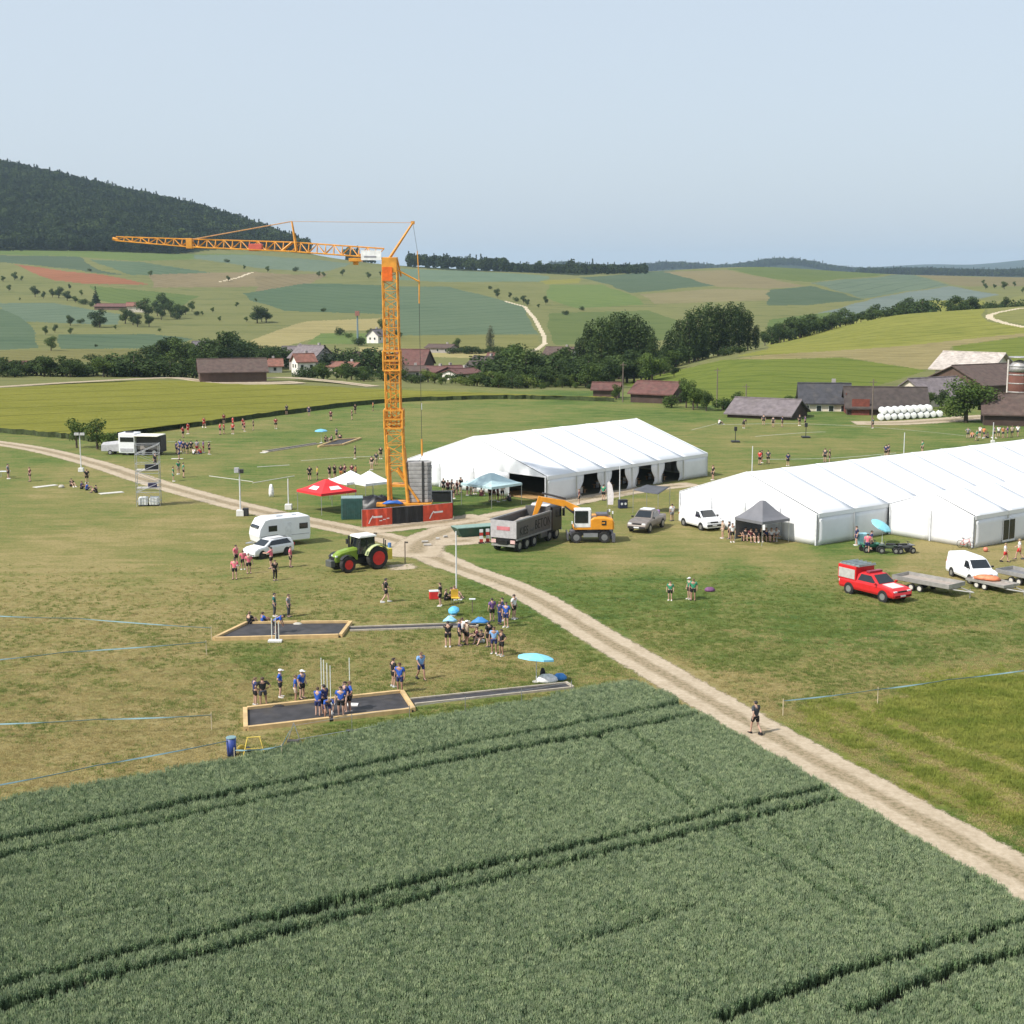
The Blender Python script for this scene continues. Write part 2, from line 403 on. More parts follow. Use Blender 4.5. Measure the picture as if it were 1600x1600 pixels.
# ------------------------------------------------------------------ fields: every field is its own piece of the terrain
FIELDS = [  # name, material, outline as measured in the photograph
 ('pasture', 'pasture', [(-400,380),(2000,380),(2000,640),(-400,640)]),
 ('forest_floor', 'wood', [(-400,180),(-400,391),(60,391),(150,393),(240,396),(290,395),(330,390),(420,392),(500,398),(520,392),(400,340),(200,280),(0,230)]),
 ('forest_floor', 'wood', [(560,408),(640,418),(760,424),(900,430),(935,428),(900,400),(620,385)]),
 ('hill_meadow', 'green', [(-400,391),(60,391),(290,396),(400,398),(400,404),(215,407),(125,402),(0,397),(-400,395)]),
 ('wheat_field', 'teal', [(-400,396),(0,398),(125,402),(150,420),(200,430),(160,427),(120,421),(0,410),(-400,400)]),
 ('wheat_field', 'teal', [(140,405),(215,408),(347,430),(290,433),(207,430)]),
 ('poppy_field', 'poppy', [(20,413),(110,424),(160,428),(235,446),(140,444),(82,437)]),
 ('stubble_field', 'brown', [(232,430),(400,424),(470,430),(400,447),(240,450)]),
 ('grass_field', 'green', [(140,447),(310,462),(275,480),(190,477),(155,470)]),
 ('wheat_field', 'tealpale', [(-400,468),(0,474),(82,474),(185,490),(185,507),(32,502),(0,480),(-400,476)]),
 ('wheat_field', 'teal', [(-400,478),(0,482),(22,492),(50,507),(62,543),(0,546),(-400,548)]),
 ('wheat_field', 'teal', [(92,522),(230,522),(305,530),(265,545),(95,545)]),
 ('dry_meadow', 'olive', [(-400,549),(0,547),(315,546),(300,566),(0,566),(-400,566)]),
 ('wheat_field', 'tealpale', [(300,398),(400,399),(505,406),(552,412),(505,425),(400,418),(300,404)]),
 ('stubble_field', 'brown', [(400,430),(515,427),(482,445),(400,455)]),
 ('wheat_field', 'teal', [(380,458),(475,443),(600,446),(600,490),(450,487),(395,470)]),
 ('wheat_field', 'teal', [(616,447),(700,447),(790,471),(818,478),(838,523),(610,523)]),
 ('wheat_field', 'tealpale', [(620,420),(720,422),(860,432),(850,441),(700,440),(620,437)]),
 ('hay_field', 'tan', [(380,538),(420,520),(482,502),(597,496),(597,515),(540,516),(445,541),(390,545)]),
 ('hay_field', 'olive', [(600,524),(840,525),(850,545),(600,548)]),
 ('stubble_field', 'tan', [(560,541),(780,550),(780,562),(560,552)]),
 ('grass_field', 'green', [(500,520),(600,520),(600,536),(480,537)]),
 ('barley_field', 'yellow', [(845,440),(907,434),(905,442),(850,445)]),
 ('wheat_field', 'teal', [(907,433),(1050,423),(1115,447),(985,457),(945,442)]),
 ('stubble_field', 'brown', [(1037,425),(1135,421),(1200,434),(1257,446),(1200,451),(1122,449),(1055,430)]),
 ('dry_meadow', 'brown', [(1000,459),(1120,452),(1200,453),(1200,470),(1025,474)]),
 ('grass_field', 'green', [(860,445),(940,444),(985,459),(1010,475),(900,482),(850,465)]),
 ('grass_field', 'green', [(858,490),(1010,484),(1060,500),(1060,530),(870,540),(856,520)]),
 ('grass_field', 'green', [(1135,419),(1300,414),(1415,426),(1267,441),(1200,434)]),
 ('wheat_field', 'teal', [(1200,453),(1267,446),(1350,467),(1262,477),(1200,478)]),
 ('wheat_field', 'tealpale', [(1267,442),(1417,428),(1485,445),(1360,465),(1350,466)]),
 ('wheat_field', 'bluegrey', [(1280,490),(1360,467),(1485,446),(1560,460),(1450,486),(1300,500)]),
 ('dry_meadow', 'brown', [(1417,427),(1520,432),(2000,432),(2000,452),(1512,447),(1487,444)]),
 ('grass_field', 'green', [(1200,500),(1300,488),(1300,512),(1200,530)]),
 ('barley_field', 'yellow', [(1150,556),(1200,545),(1200,530),(1300,505),(1450,470),(1540,470),(1534,492),(1545,503),(1600,513),(2000,510),(2000,514),(1600,521),(1412,540),(1200,554)]),
 ('grass_field', 'olive', [(1534,478),(1600,460),(2000,455),(2000,508),(1600,507),(1556,500),(1546,494)]),
 ('dry_bank', 'tan', [(1150,560),(1200,554),(1412,540),(1600,521),(2000,490),(2000,498),(1600,526),(1487,541),(1465,577),(1437,576),(1320,557),(1200,561)]),
 ('grass_field', 'deepgreen', [(1487,541),(1600,527),(2000,499),(2000,580),(1540,580),(1500,560)]),
 ('grass_field', 'deepgreen', [(970,600),(1130,562),(1200,561),(1320,558),(1447,578),(1375,600),(1280,625),(1100,640)]),
]
LANES = [  # pale farm lanes on the far slopes: centre line in the photograph, width in metres
 ([(790,471),(820,479),(835,497),(851,527),(851,537),(840,545),(828,552)], 1.3),
 ([(1600,511),(1570,505),(1548,498),(1545,493),(1556,489),(1600,481)], 2.0),
 ([(345,440),(372,434),(396,425)], 1.2),
]
LANEPTS = []
for pl, w in LANES:
    g = [hill(*p)[:2] for p in pl]
    LANEPTS.append((g, w))

ZCTRL = [ # px, py, greenness, lush  (how dry the mown grass is in each part of the meadow)
 (0,900,.22,0),(200,860,.18,0),(300,960,.2,0),(100,1050,.16,0),(0,1200,.02,0),(250,1180,.04,0),(120,1120,.1,0),(500,920,.25,0),(500,1040,.18,0),(700,1060,.2,0),
 (800,1040,.25,0),(600,1150,.55,0),(760,1110,.55,0),(420,1010,.5,0),(640,900,.35,0),(560,960,.28,0),(900,1070,.35,0),(330,1060,.12,0),
 (100,770,.32,0),(300,840,.25,0),(60,720,.6,0),(420,760,.52,0),(300,740,.4,0),(600,700,.55,0),(450,690,.55,0),(350,700,.5,0),(700,650,.55,0),(520,660,.58,0),(800,640,.55,0),
 (480,790,.62,0),(720,790,.8,0),(760,770,.8,0),(700,870,.8,0),(780,880,.85,0),(850,900,.75,0),(900,950,.75,0),(960,990,.8,0),(1000,920,.78,0),(1080,930,.8,0),(1150,900,.7,0),
 (960,840,.25,0),(1000,862,.2,0),(1100,872,.12,0),(1200,872,.15,0),(1300,882,.3,0),(1250,950,.8,0),(1350,980,.7,0),(1450,970,.55,0),(1550,960,.5,0),(1450,870,.1,0),(1580,880,.08,0),(1260,878,.15,0),(1040,850,.2,0),(1380,845,.85,0),(1300,858,.8,0),
 (1100,1020,.6,0),(1200,1020,.55,0),(1350,1040,.4,0),(1500,1010,.5,0),(1100,1080,.12,0),(1150,1100,.1,0),(1060,1050,.2,0),(1000,1000,.45,0),(1200,1085,.2,0),(1250,1060,.4,.1),
 (1300,1130,.4,.75),(1500,1080,.3,.9),(1580,1150,.3,1.),(1400,1150,.35,.85),(1450,1220,.3,.7),(1560,1250,.3,.75),(1260,1170,.85,.1),(1350,1230,.9,.1),(1450,1290,.95,.1),(1560,1330,.9,.15),(1350,1190,.5,.55),
 (1000,700,.45,0),(1200,700,.5,0),(1150,760,.4,0),(1100,680,.45,0),(1300,690,.5,0),(1400,680,.55,0),(1500,670,.7,0),(950,800,.4,0),(860,790,.5,0),(1000,640,.65,0),(1100,650,.7,0),(1300,665,.75,0),(1250,680,.5,0),(900,625,.75,0)]
ZC_A = np.array(ZCTRL, float)
def zone(px, py):
    px = np.clip(px, -100, 1700); py = np.clip(py, 600, 1650)
    num = np.zeros((len(px), 2)); den = np.zeros(len(px))
    for cx, cy, g, l in ZC_A:
        w = 1 / (((px - cx) ** 2 + ((py - cy) * 1.7) ** 2) / 2500 + .12) ** 2.2
        num[:, 0] += w * g; num[:, 1] += w * l; den += w
    return num / den[:, None]

def pip(px, py, poly):
    ins = np.zeros(len(px), bool); n = len(poly)
    for i in range(n):
        x0, y0 = poly[i]; x1, y1 = poly[(i + 1) % n]
        if y0 == y1: continue
        c = ((y0 > py) != (y1 > py)) & (px < (x1 - x0) * (py - y0) / (y1 - y0) + x0)
        ins ^= c
    return ins
def segdist(x, y, pts):
    best = np.full(len(x), 1e9)
    for (ax, ay), (bx, by) in zip(pts[:-1], pts[1:]):
        dx, dy = bx - ax, by - ay; L = dx * dx + dy * dy + 1e-9
        t = np.clip(((x - ax) * dx + (y - ay) * dy) / L, 0, 1)
        best = np.minimum(best, np.hypot(x - ax - t * dx, y - ay - t * dy))
    return best

def grid_object(name, V, F, mat, zn=None, kind='structure'):
    used, inv = np.unique(F.ravel(), return_inverse=True)
    me = bpy.data.meshes.new(name)
    v = V[used]; f = inv.reshape(F.shape)
    me.vertices.add(len(v)); me.vertices.foreach_set('co', v.astype(np.float32).ravel())
    me.loops.add(f.size); me.loops.foreach_set('vertex_index', f.astype(np.int32).ravel())
    me.polygons.add(len(f))
    me.polygons.foreach_set('loop_start', np.arange(0, f.size, f.shape[1], dtype=np.int32))
    me.polygons.foreach_set('loop_total', np.full(len(f), f.shape[1], np.int32))
    me.polygons.foreach_set('use_smooth', np.ones(len(f), bool))
    me.materials.append(mat)
    me.update(calc_edges=True)
    if zn is not None:
        a = me.color_attributes.new('zone', 'FLOAT_COLOR', 'POINT')
        cc = np.zeros((len(v), 4), np.float32); cc[:, :2] = zn[used]; cc[:, 3] = 1
        a.data.foreach_set('color', cc.ravel())
    o = ob(name, me)
    tag(o, kind=kind)
    return o
def grid_faces(na, nb):
    i, j = np.meshgrid(np.arange(na - 1), np.arange(nb - 1), indexing='ij')
    a = (i * nb + j).ravel()
    return np.stack([a, a + nb, a + nb + 1, a + 1], 1)

# near meadow (flat), distance 22..200
az = np.linspace(R(-25), R(25), 260); dd = np.exp(np.linspace(math.log(22), math.log(200), 240))
A, Dm = np.meshgrid(az, dd, indexing='ij')
X = (Dm * np.tan(A)).ravel(); Y = Dm.ravel()
Z = np.zeros_like(X)
pxs, pys = project(X, Y, Z)
grid_object('meadow', np.stack([X, Y, Z], 1), grid_faces(len(az), len(dd)), MEADOW, zone(pxs, pys))
# far country, distance 200..16000, cut up into its fields
az = np.linspace(R(-25), R(25), 960)
dd = np.concatenate([np.exp(np.linspace(math.log(199.9), math.log(2600), 380)), np.exp(np.linspace(math.log(2650), math.log(16000), 60))])
A, Dm = np.meshgrid(az, dd, indexing='ij')
X = (Dm * np.tan(A)).ravel(); Y = Dm.ravel(); Z = terrain(X, Y)
Z[Y < 205] -= .004
V = np.stack([X, Y, Z], 1); Fq = grid_faces(len(az), len(dd))
ctr = V[Fq].mean(1)
pxs, pys = project(ctr[:, 0], ctr[:, 1], ctr[:, 2])
jx = pxs + 1.8 * np.sin(ctr[:, 1] * .05) + 1.4 * np.sin(ctr[:, 0] * .09 + ctr[:, 1] * .03) + RNG.normal(0, .35, len(pxs)); jy = pys + .8 * np.sin(ctr[:, 0] * .04 + 1) + RNG.normal(0, .12, len(pys))
fid = np.full(len(Fq), -1)
fid[ctr[:, 1] > 2350] = -3
for i, (nm, mt, poly) in enumerate(FIELDS):
    pa = np.array(poly)
    bb = (jx > pa[:, 0].min()) & (jx < pa[:, 0].max()) & (jy > pa[:, 1].min()) & (jy < pa[:, 1].max()) & (ctr[:, 1] < 2350 if i != 1 else True) & (ctr[:, 1] > 262)
    ix = np.where(bb)[0]
    if len(ix) == 0: continue
    fid[ix[pip(jx[ix], jy[ix], poly)]] = i
for g, w in LANEPTS:
    ga = np.array(g)
    ix = np.where((np.abs(ctr[:, 0] - ga[:, 0].mean()) < np.ptp(ga[:, 0]) + 50) & (np.abs(ctr[:, 1] - ga[:, 1].mean()) < np.ptp(ga[:, 1]) + 50))[0]
    fid[ix[segdist(ctr[ix, 0], ctr[ix, 1], g) < w / 2 + ctr[ix, 1] * .0006]] = -2
# flat meadow reaches to the edge of the plateau
flat = (ctr[:, 1] < 330) & (pys > 607) & ((fid < 1) | (ctr[:, 1] < 275))
fid[flat & (fid != -2)] = -1
fid[(fid == -1) & (ctr[:, 1] > 345)] = 0
pv = project(X, Y, Z)
zn = zone(*pv)
grid_object('meadow', V, Fq[fid == -1], MEADOW, zn)
if (fid == -2).any(): grid_object('farm_lane', V, Fq[fid == -2], FM['sand'])
if (fid == -3).any(): grid_object('far_hills', V, Fq[fid == -3], FM['far'])
for i, (nm, mt, poly) in enumerate(FIELDS):
    s_ = fid == i
    if s_.any(): grid_object(nm, V, Fq[s_], field_variant(mt, i))
# the same ground going on around and behind the viewpoint
az = np.concatenate([np.linspace(R(25), R(85), 24)]); dd = np.exp(np.linspace(math.log(22), math.log(16000), 60))
for sgn in (-1, 1):
    A, Dm = np.meshgrid(az * sgn, dd, indexing='ij')
    X = (Dm * np.tan(A)).ravel(); Y = Dm.ravel()
    ze = terrain(np.tan(R(25) * sgn) * Y, Y)
    grid_object('outer_country', np.stack([X, Y, ze - .02], 1), grid_faces(len(az), len(dd)), FM['pasture'])
mb = MB(); mb.add([(-16000, -9000, -.05), (16000, -9000, -.05), (16000, 22.2, -.05), (-16000, 22.2, -.05)], [(0, 1, 2, 3)])
tag(mb.build('outer_country', FM['pasture']), kind='structure')

# ------------------------------------------------------------------ dirt tracks
def track_mat():
    m, nt, b = newmat('dirt_track')
    p = pos(nt)
    a_ = nd(nt, 'ShaderNodeAttribute', attribute_name='cross'); u = mth(nt, 'ABSOLUTE', a_.outputs['Fac'])
    n1 = noise(nt, p, .5, 5, .6); n2 = noise(nt, p, 3.5, 5, .7); n3 = noise(nt, p, 14, 3)
    rut = ramp(nt, mth(nt, 'ADD', u, mth(nt, 'MULTIPLY', mth(nt, 'SUBTRACT', n1, .5), .25)), [(.16, 1.), (.36, 0.)])
    c = ramp(nt, mth(nt, 'ADD', mth(nt, 'MULTIPLY', n2, .6), mth(nt, 'MULTIPLY', n1, .4)), [(.3, (.29, .23, .155)), (.55, (.43, .355, .26)), (.72, (.53, .45, .345))])
    mid_ = mixc(nt, (.150, .130, .070), (.30, .235, .155), ramp(nt, n2, [(.36, 0.), (.56, 1.)]))
    c = mixc(nt, c, mid_, mth(nt, 'MULTIPLY', rut, .95))
    c = mixc(nt, c, (.30, .25, .19), mth(nt, 'MULTIPLY', ramp(nt, n3, [(.58, 0.), (.7, 1.)]), .4))
    nt.links.new(c, b.inputs['Base Color'])
    b.inputs['Roughness'].default_value = .95; b.inputs['Specular IOR Level'].default_value = .1
    e = mth(nt, 'ADD', u, mth(nt, 'MULTIPLY', mth(nt, 'SUBTRACT', noise(nt, p, 1.3, 5, .7), .5), .55))
    e = mth(nt, 'ADD', e, mth(nt, 'MULTIPLY', mth(nt, 'SUBTRACT', noise(nt, p, 9, 3, .7), .5), .3))
    alpha = ramp(nt, e, [(.80, 1.), (.92, 0.)])
    nt.links.new(alpha, b.inputs['Alpha'])
    bump(nt, b, n2, .6, .06)
    return m
TRACK = track_mat()
def smooth_line(pts, n=12):
    out = []
    P = [pts[0]] + list(pts) + [pts[-1]]
    for i in range(1, len(P) - 2):
        p0, p1, p2, p3 = (np.array(P[j], float) for j in (i - 1, i, i + 1, i + 2))
        for t in np.linspace(0, 1, n, endpoint=False):
            out.append(tuple(.5 * ((2 * p1) + (-p0 + p2) * t + (2 * p0 - 5 * p1 + 4 * p2 - p3) * t * t + (-p0 + 3 * p1 - 3 * p2 + p3) * t ** 3)))
    out.append(tuple(pts[-1]))
    return out
def strip(name, pts, width, mat, z=.006, kind='structure', n=12, nu=9, fade=3.0):
    L = smooth_line(pts, n)
    vs, fs, cr = [], [], []
    acc = [0.]
    for a, b in zip(L[:-1], L[1:]): acc.append(acc[-1] + math.hypot(b[0] - a[0], b[1] - a[1]))
    for i, p in enumerate(L):
        a = L[max(0, i - 1)]; b = L[min(len(L) - 1, i + 1)]
        dx, dy = b[0] - a[0], b[1] - a[1]; l = math.hypot(dx, dy)
        w = width(i / (len(L) - 1)) if callable(width) else width
        for k in range(nu):
            u = -1 + 2 * k / (nu - 1)
            vs.append((p[0] - dy / l * u * w / 2, p[1] + dx / l * u * w / 2, z)); e_ = 1 - min(acc[i], acc[-1] - acc[i]) / fade; cr.append(max(abs(u), e_))
    for i in range(len(L) - 1):
        for k in range(nu - 1):
            a = i * nu + k
            fs.append((a, a + nu, a + nu + 1, a + 1))
    me = bpy.data.meshes.new(name); me.from_pydata(vs, [], fs); me.materials.append(mat)
    at2 = me.attributes.new('cross', 'FLOAT', 'POINT'); at2.data.foreach_set('value', cr)
    me.update()
    return tag(ob(name, me), kind=kind)
TRK = [at(*p) for p in [(1760,1478),(1600,1372),(1400,1258),(1160,1124),(960,1008),(820,926),(700,880),(630,848),(560,831),(400,797),(250,757),(140,722),(30,697),(-140,676)]]
strip('dirt_track', TRK, lambda t: 3.5 if t < .45 else 4.1, TRACK)
TRK2 = [at(*p) for p in [(645,872),(660,848),(700,829),(760,811),(840,795),(930,777),(1020,763),(1090,756)]]
strip('dirt_track', TRK2, lambda t: 5.5 - 1.8 * t, TRACK, .010)
strip('dirt_track', [at(*p) for p in [(560,831),(620,824),(700,815),(760,806)]], 4.5, TRACK, .014)
strip('gravel_patch', [at(*p) for p in [(672,846),(710,846),(768,842)]], 4.6, TRACK, .018)
strip('gravel_patch', [at(*p) for p in [(600,888),(655,884)]], 2.6, TRACK, .012)

SWATHS = [([at(*p) for p in pl], w_) for pl, w_ in (([(1226,1112),(1330,1178),(1460,1240),(1640,1335)], .8), ([(1290,1112),(1400,1168),(1520,1222),(1660,1285)], .9), ([(1330,1095),(1450,1150),(1660,1225)], .6), ([(1452,1062),(1520,1045),(1660,1018)], 1.0), ([(1430,1050),(1530,1030),(1660,1000)], .6), ([(1040,1035),(1120,1085),(1200,1120)], 1.6),
    ([(940,985),(1010,1028),(1060,1060)], 1.0), ([(1380,990),(1480,985),(1640,965)], .7), ([(1130,985),(1260,1000),(1400,1000)], .6), ([(0,905),(200,890),(380,905)], .6), ([(60,1065),(260,1050),(350,1042)], .6), ([(560,1005),(700,1045),(800,1062)], .5), ([(0,1090),(200,1085),(330,1090)], .6), ([(60,1180),(250,1150),(350,1130)], .8))]
# ------------------------------------------------------------------ standing crops
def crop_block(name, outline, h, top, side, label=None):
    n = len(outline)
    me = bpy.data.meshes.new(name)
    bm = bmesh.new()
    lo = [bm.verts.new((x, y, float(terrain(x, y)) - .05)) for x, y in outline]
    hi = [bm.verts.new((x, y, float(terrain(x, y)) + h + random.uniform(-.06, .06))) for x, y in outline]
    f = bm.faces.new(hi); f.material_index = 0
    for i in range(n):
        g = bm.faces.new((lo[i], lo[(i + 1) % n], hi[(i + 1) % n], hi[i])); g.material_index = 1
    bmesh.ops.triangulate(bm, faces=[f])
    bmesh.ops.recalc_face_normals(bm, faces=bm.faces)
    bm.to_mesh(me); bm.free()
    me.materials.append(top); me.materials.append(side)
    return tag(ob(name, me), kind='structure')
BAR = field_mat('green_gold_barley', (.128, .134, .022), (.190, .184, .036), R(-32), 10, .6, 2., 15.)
STEM_SHADE = M('crop_stem_shade', (.035, .050, .012), .9, var=.4, scale=1.5)  # dark green stems, with the shade between the stalks painted into the colour
top_ = [at(*p, .8) for p in [(-140,611),(0,606),(130,599),(270,593),(360,600),(450,601),(560,606),(700,612),(800,615),(960,621)]]
bot_ = [at(*p, .0) for p in [(960,626),(860,624),(760,624),(600,630),(430,650),(330,664),(250,673),(195,682),(150,690),(110,686),(0,676),(-140,660)]]
outl = []
L_ = smooth_line(top_, 8) + smooth_line(bot_, 14)
for x, y in L_: outl.append((x + random.uniform(-.25, .25), y + random.uniform(-.5, .5)))
crop_block('barley_field', outl, .8, BAR, STEM_SHADE)
strip('farm_lane', [at(*p) for p in [(-120,611),(0,604.5),(130,596.5),(270,590.5),(330,600)]], 4, TRACK, .03)
strip('farm_lane', [at(*p) for p in [(400,592),(450,590),(520,596),(585,604)]], 4, TRACK, .03)
strip('gravel_yard', [at(*p) for p in [(250,597),(330,599.5),(430,598.5),(470,597)]], 9, TRACK, .035)

# foreground wheat: soil, then every plant tuft on its own place
WB = [at(*p) for p in [(-120,1295),(0,1270),(200,1234),(400,1192),(600,1150),(800,1113),(930,1086),(985,1078),(1030,1094),(1085,1124),(1200,1192),(1330,1268),(1460,1346),(1600,1430),(1700,1490)]]
WPOLY = WB + [(24, 38), (-30, 38)]
TRAM = []
for a_, b_ in [((-60,1348),(1075,1112)), ((-60,1371),(1090,1131)), ((-60,1579),(1292,1250)), ((-60,1612),(1310,1266)), ((1120,1616),(1640,1452)), ((1330,1606),(1660,1494))]:
    p0 = np.array(at(*a_)); p1 = np.array(at(*b_))
    TRAM.append((p0, p1))
# tramlines bend a little, as the tractor drove them
def tramdist(x, y):
    best = np.full(len(x), 1e9)
    for p0, p1 in TRAM:
        d = p1 - p0; L = np.hypot(*d); d = d / L
        s = (x - p0[0]) * d[0] + (y - p0[1]) * d[1]
        o = -(x - p0[0]) * d[1] + (y - p0[1]) * d[0]
        o = o - .35 * np.sin(np.clip(s / L, 0, 1) * math.pi) + .05 * np.sin(s * .9) + .03 * np.sin(s * 2.3)
        dd_ = np.abs(o) + np.maximum(0, np.maximum(-s, s - L)) * 2
        best = np.minimum(best, dd_)
    return best
THIN = [[at(*p) for p in q] for q in ([(930,1162),(1085,1282)], [(985,1160),(1175,1292)], [(1145,1318),(1355,1462)], [(1205,1308),(1465,1502)], [(1430,1530),(1540,1610)], [(300,1480),(620,1425)], [(60,1470),(360,1405)], [(880,1500),(1090,1440)])]
soil = MB(); soil.add([(x, y, .004) for x, y in WPOLY], [tuple(range(len(WPOLY)))])
SOILM = M('wheat_soil', (.035, .034, .02), .95, var=.4, scale=2)
tag(soil.build('wheat_field_soil', SOILM), kind='structure')
def scatter_nodes(name, sources, smin, smax, tilt):
    ng = bpy.data.node_groups.new(name, 'GeometryNodeTree')
    ng.interface.new_socket('Geometry', in_out='INPUT', socket_type='NodeSocketGeometry')
    ng.interface.new_socket('Geometry', in_out='OUTPUT', socket_type='NodeSocketGeometry')
    gi = ng.nodes.new('NodeGroupInput'); go = ng.nodes.new('NodeGroupOutput')
    inst = ng.nodes.new('GeometryNodeInstanceOnPoints')
    join = ng.nodes.new('GeometryNodeJoinGeometry')
    for s in sources:
        oi = ng.nodes.new('GeometryNodeObjectInfo'); oi.transform_space = 'ORIGINAL'
        oi.inputs['Object'].default_value = s; oi.inputs['As Instance'].default_value = True
        ng.links.new(oi.outputs['Geometry'], join.inputs[0])
    rot = ng.nodes.new('FunctionNodeRandomValue'); rot.data_type = 'FLOAT_VECTOR'
    rot.inputs[0].default_value = (-tilt, -tilt, 0); rot.inputs[1].default_value = (tilt, tilt, 6.283)
    sc = ng.nodes.new('FunctionNodeRandomValue'); sc.data_type = 'FLOAT'
    sc.inputs[2].default_value = smin; sc.inputs[3].default_value = smax
    ng.links.new(gi.outputs[0], inst.inputs['Points']); ng.links.new(join.outputs[0], inst.inputs['Instance'])
    inst.inputs['Pick Instance'].default_value = True
    ng.links.new(rot.outputs[0], inst.inputs['Rotation']); ng.links.new(sc.outputs[1], inst.inputs['Scale'])
    ng.links.new(inst.outputs[0], go.inputs[0])
    return ng
def points_object(name, pts, ng):
    me = bpy.data.meshes.new(name)
    me.vertices.add(len(pts)); me.vertices.foreach_set('co', np.asarray(pts, np.float32).ravel()); me.update()
    o = ob(name, me)
    md = o.modifiers.new('scatter', 'NODES'); md.node_group = ng
    return tag(o, kind='stuff')
def leafy_mat(name, c1, c2, scale=.6, rough=.75, trans=.25, per_obj=.25):
    if name in MATS: return MATS[name]
    m, nt, b = newmat(name)
    p = pos(nt)
    n = noise(nt, p, scale, 3)
    oi = nd(nt, 'ShaderNodeObjectInfo')
    c = mixc(nt, c1, c2, ramp(nt, n, [(.32, 0.), (.68, 1.)]))
    dark = tuple(v * (1 - per_obj) for v in (1, 1, 1)); lite = (1 + per_obj * .8, 1 + per_obj * .5, 1)
    c = mixc(nt, c, mixc(nt, dark, lite, oi.outputs['Random']), 1.0, 'MULTIPLY')
    nt.links.new(c, b.inputs['Base Color'])
    b.inputs['Roughness'].default_value = rough; b.inputs['Specular IOR Level'].default_value = .15
    if trans:
        tr = nd(nt, 'ShaderNodeBsdfTranslucent'); nt.links.new(c, tr.inputs[0])
        ms = nd(nt, 'ShaderNodeMixShader'); ms.inputs[0].default_value = trans
        nt.links.new(b.outputs[0], ms.inputs[1]); nt.links.new(tr.outputs[0], ms.inputs[2])
        nt.links.new(ms.outputs[0], nt.nodes['Material Output'].inputs[0])
    MATS[name] = m
    return m
WLEAF = leafy_mat('wheat_leaf', (.128, .215, .114), (.200, .292, .160), 3.0, .6, .2, .30)
WEAR = leafy_mat('wheat_ear', (.24, .325, .195), (.33, .405, .255), 3.0, .7, .15, .28)
def wheat_tuft(seed):
    rr = random.Random(seed); mb = MB()
    for i in range(11):
        a = rr.uniform(0, 6.28); r = rr.uniform(0, .11); x, y = r * math.cos(a), r * math.sin(a)
        h = rr.uniform(.62, .72); lx, ly = rr.uniform(-.06, .06), rr.uniform(-.06, .06)
        t = rr.uniform(0, 6.28); wx, wy = .009 * math.cos(t), .009 * math.sin(t)
        mb.add([(x - wx, y - wy, .1), (x + wx, y + wy, .1), (x + lx, y + ly, h)], [(0, 1, 2)], 0)
        ex, ey = x + lx, y + ly; w = .010
        mb.add([(ex - w, ey, h - .02), (ex + w, ey - w, h - .02), (ex, ey + w, h - .02), (ex + lx * .2, ey + ly * .2, h + .085)], [(0, 1, 3), (1, 2, 3), (2, 0, 3)], 1)
    for i in range(20):
        a = rr.uniform(0, 6.28); r = rr.uniform(0, .09); x, y = r * math.cos(a), r * math.sin(a)
        h = rr.uniform(.46, .66); t = rr.uniform(0, 6.28); d = rr.uniform(.06, .14)
        cx, cy = math.cos(t), math.sin(t); w = .013
        p1 = (x + cx * d * .4, y + cy * d * .4, h); p2 = (x + cx * d, y + cy * d, h - rr.uniform(-.02, .10))
        mb.add([(x - cy * w, y + cx * w, h - .22), (x + cy * w, y - cx * w, h - .22), (p1[0] + cy * w, p1[1] - cx * w, p1[2]), (p1[0] - cy * w, p1[1] + cx * w, p1[2]), p2], [(0, 1, 2, 3), (3, 2, 4)], 0)
    return mb
def wheat_points():
    sp = .115
    P = np.array(WPOLY); x0, y0 = P.min(0); x1, y1 = P.max(0)
    ang = math.atan2(TRAM[0][1][1] - TRAM[0][0][1], TRAM[0][1][0] - TRAM[0][0][0])
    c, s = math.cos(ang), math.sin(ang)
    L = 90
    u = np.arange(-L, L, .125); v = np.arange(-L, L, sp)
    U, Vv = np.meshgrid(u, v, indexing='ij')
    U = U.ravel() + RNG.uniform(-.08, .08, U.size); Vv = Vv.ravel() + RNG.uniform(-.05, .05, Vv.size)
    X = U * c - Vv * s; Y = U * s + Vv * c + 50
    k = (X > x0) & (X < x1) & (Y > y0) & (Y < y1); X, Y = X[k], Y[k]
    k = np.abs(X) < Y * .375 + 1.5; X, Y = X[k], Y[k]
    k = pip(X + .07 * np.sin(Y * 1.7), Y + .10 * np.sin(X * 1.3) + .08 * np.sin(X * 4), WPOLY); X, Y = X[k], Y[k]
    k = tramdist(X, Y) > .36 + RNG.uniform(-.04, .05, len(X)); X, Y = X[k], Y[k]
    keep = np.ones(len(X), bool); zo = np.zeros(len(X))
    for pl in THIN:
        dd_ = segdist(X, Y, pl)
        keep &= (dd_ > .17) | (RNG.random(len(X)) > .93)
        zo -= .28 * np.exp(-(dd_ / .2) ** 2)
    patch = np.sin(X * .9 + 1.3 * np.sin(Y * .5)) * np.sin(Y * .8 + 1.1 * np.sin(X * .6))
    keep &= RNG.random(len(X)) > np.clip(patch - .55, 0, .35)
    zo += .07 * np.sin(X * .31 + Y * .17) * np.sin(Y * .23 - X * .1) + .05 * np.sin(X * 1.1) * np.sin(Y * 1.4)
    X, Y, zo = X[keep], Y[keep], zo[keep]
    return np.stack([X, Y, zo - .03], 1)
WP = wheat_points()
wsrc = []
for i in range(4):
    w_ = wheat_tuft(40 + i).build('wheat_tuft', [WLEAF, WEAR]); w_.location = tuple(float(v) for v in WP[len(WP) // 2 + 37 * i]); wsrc.append(w_)
wheat = points_object('wheat_crop', WP, scatter_nodes('wheat_scatter', wsrc, .86, 1.08, .12))
for w_ in wsrc: w_.parent = wheat

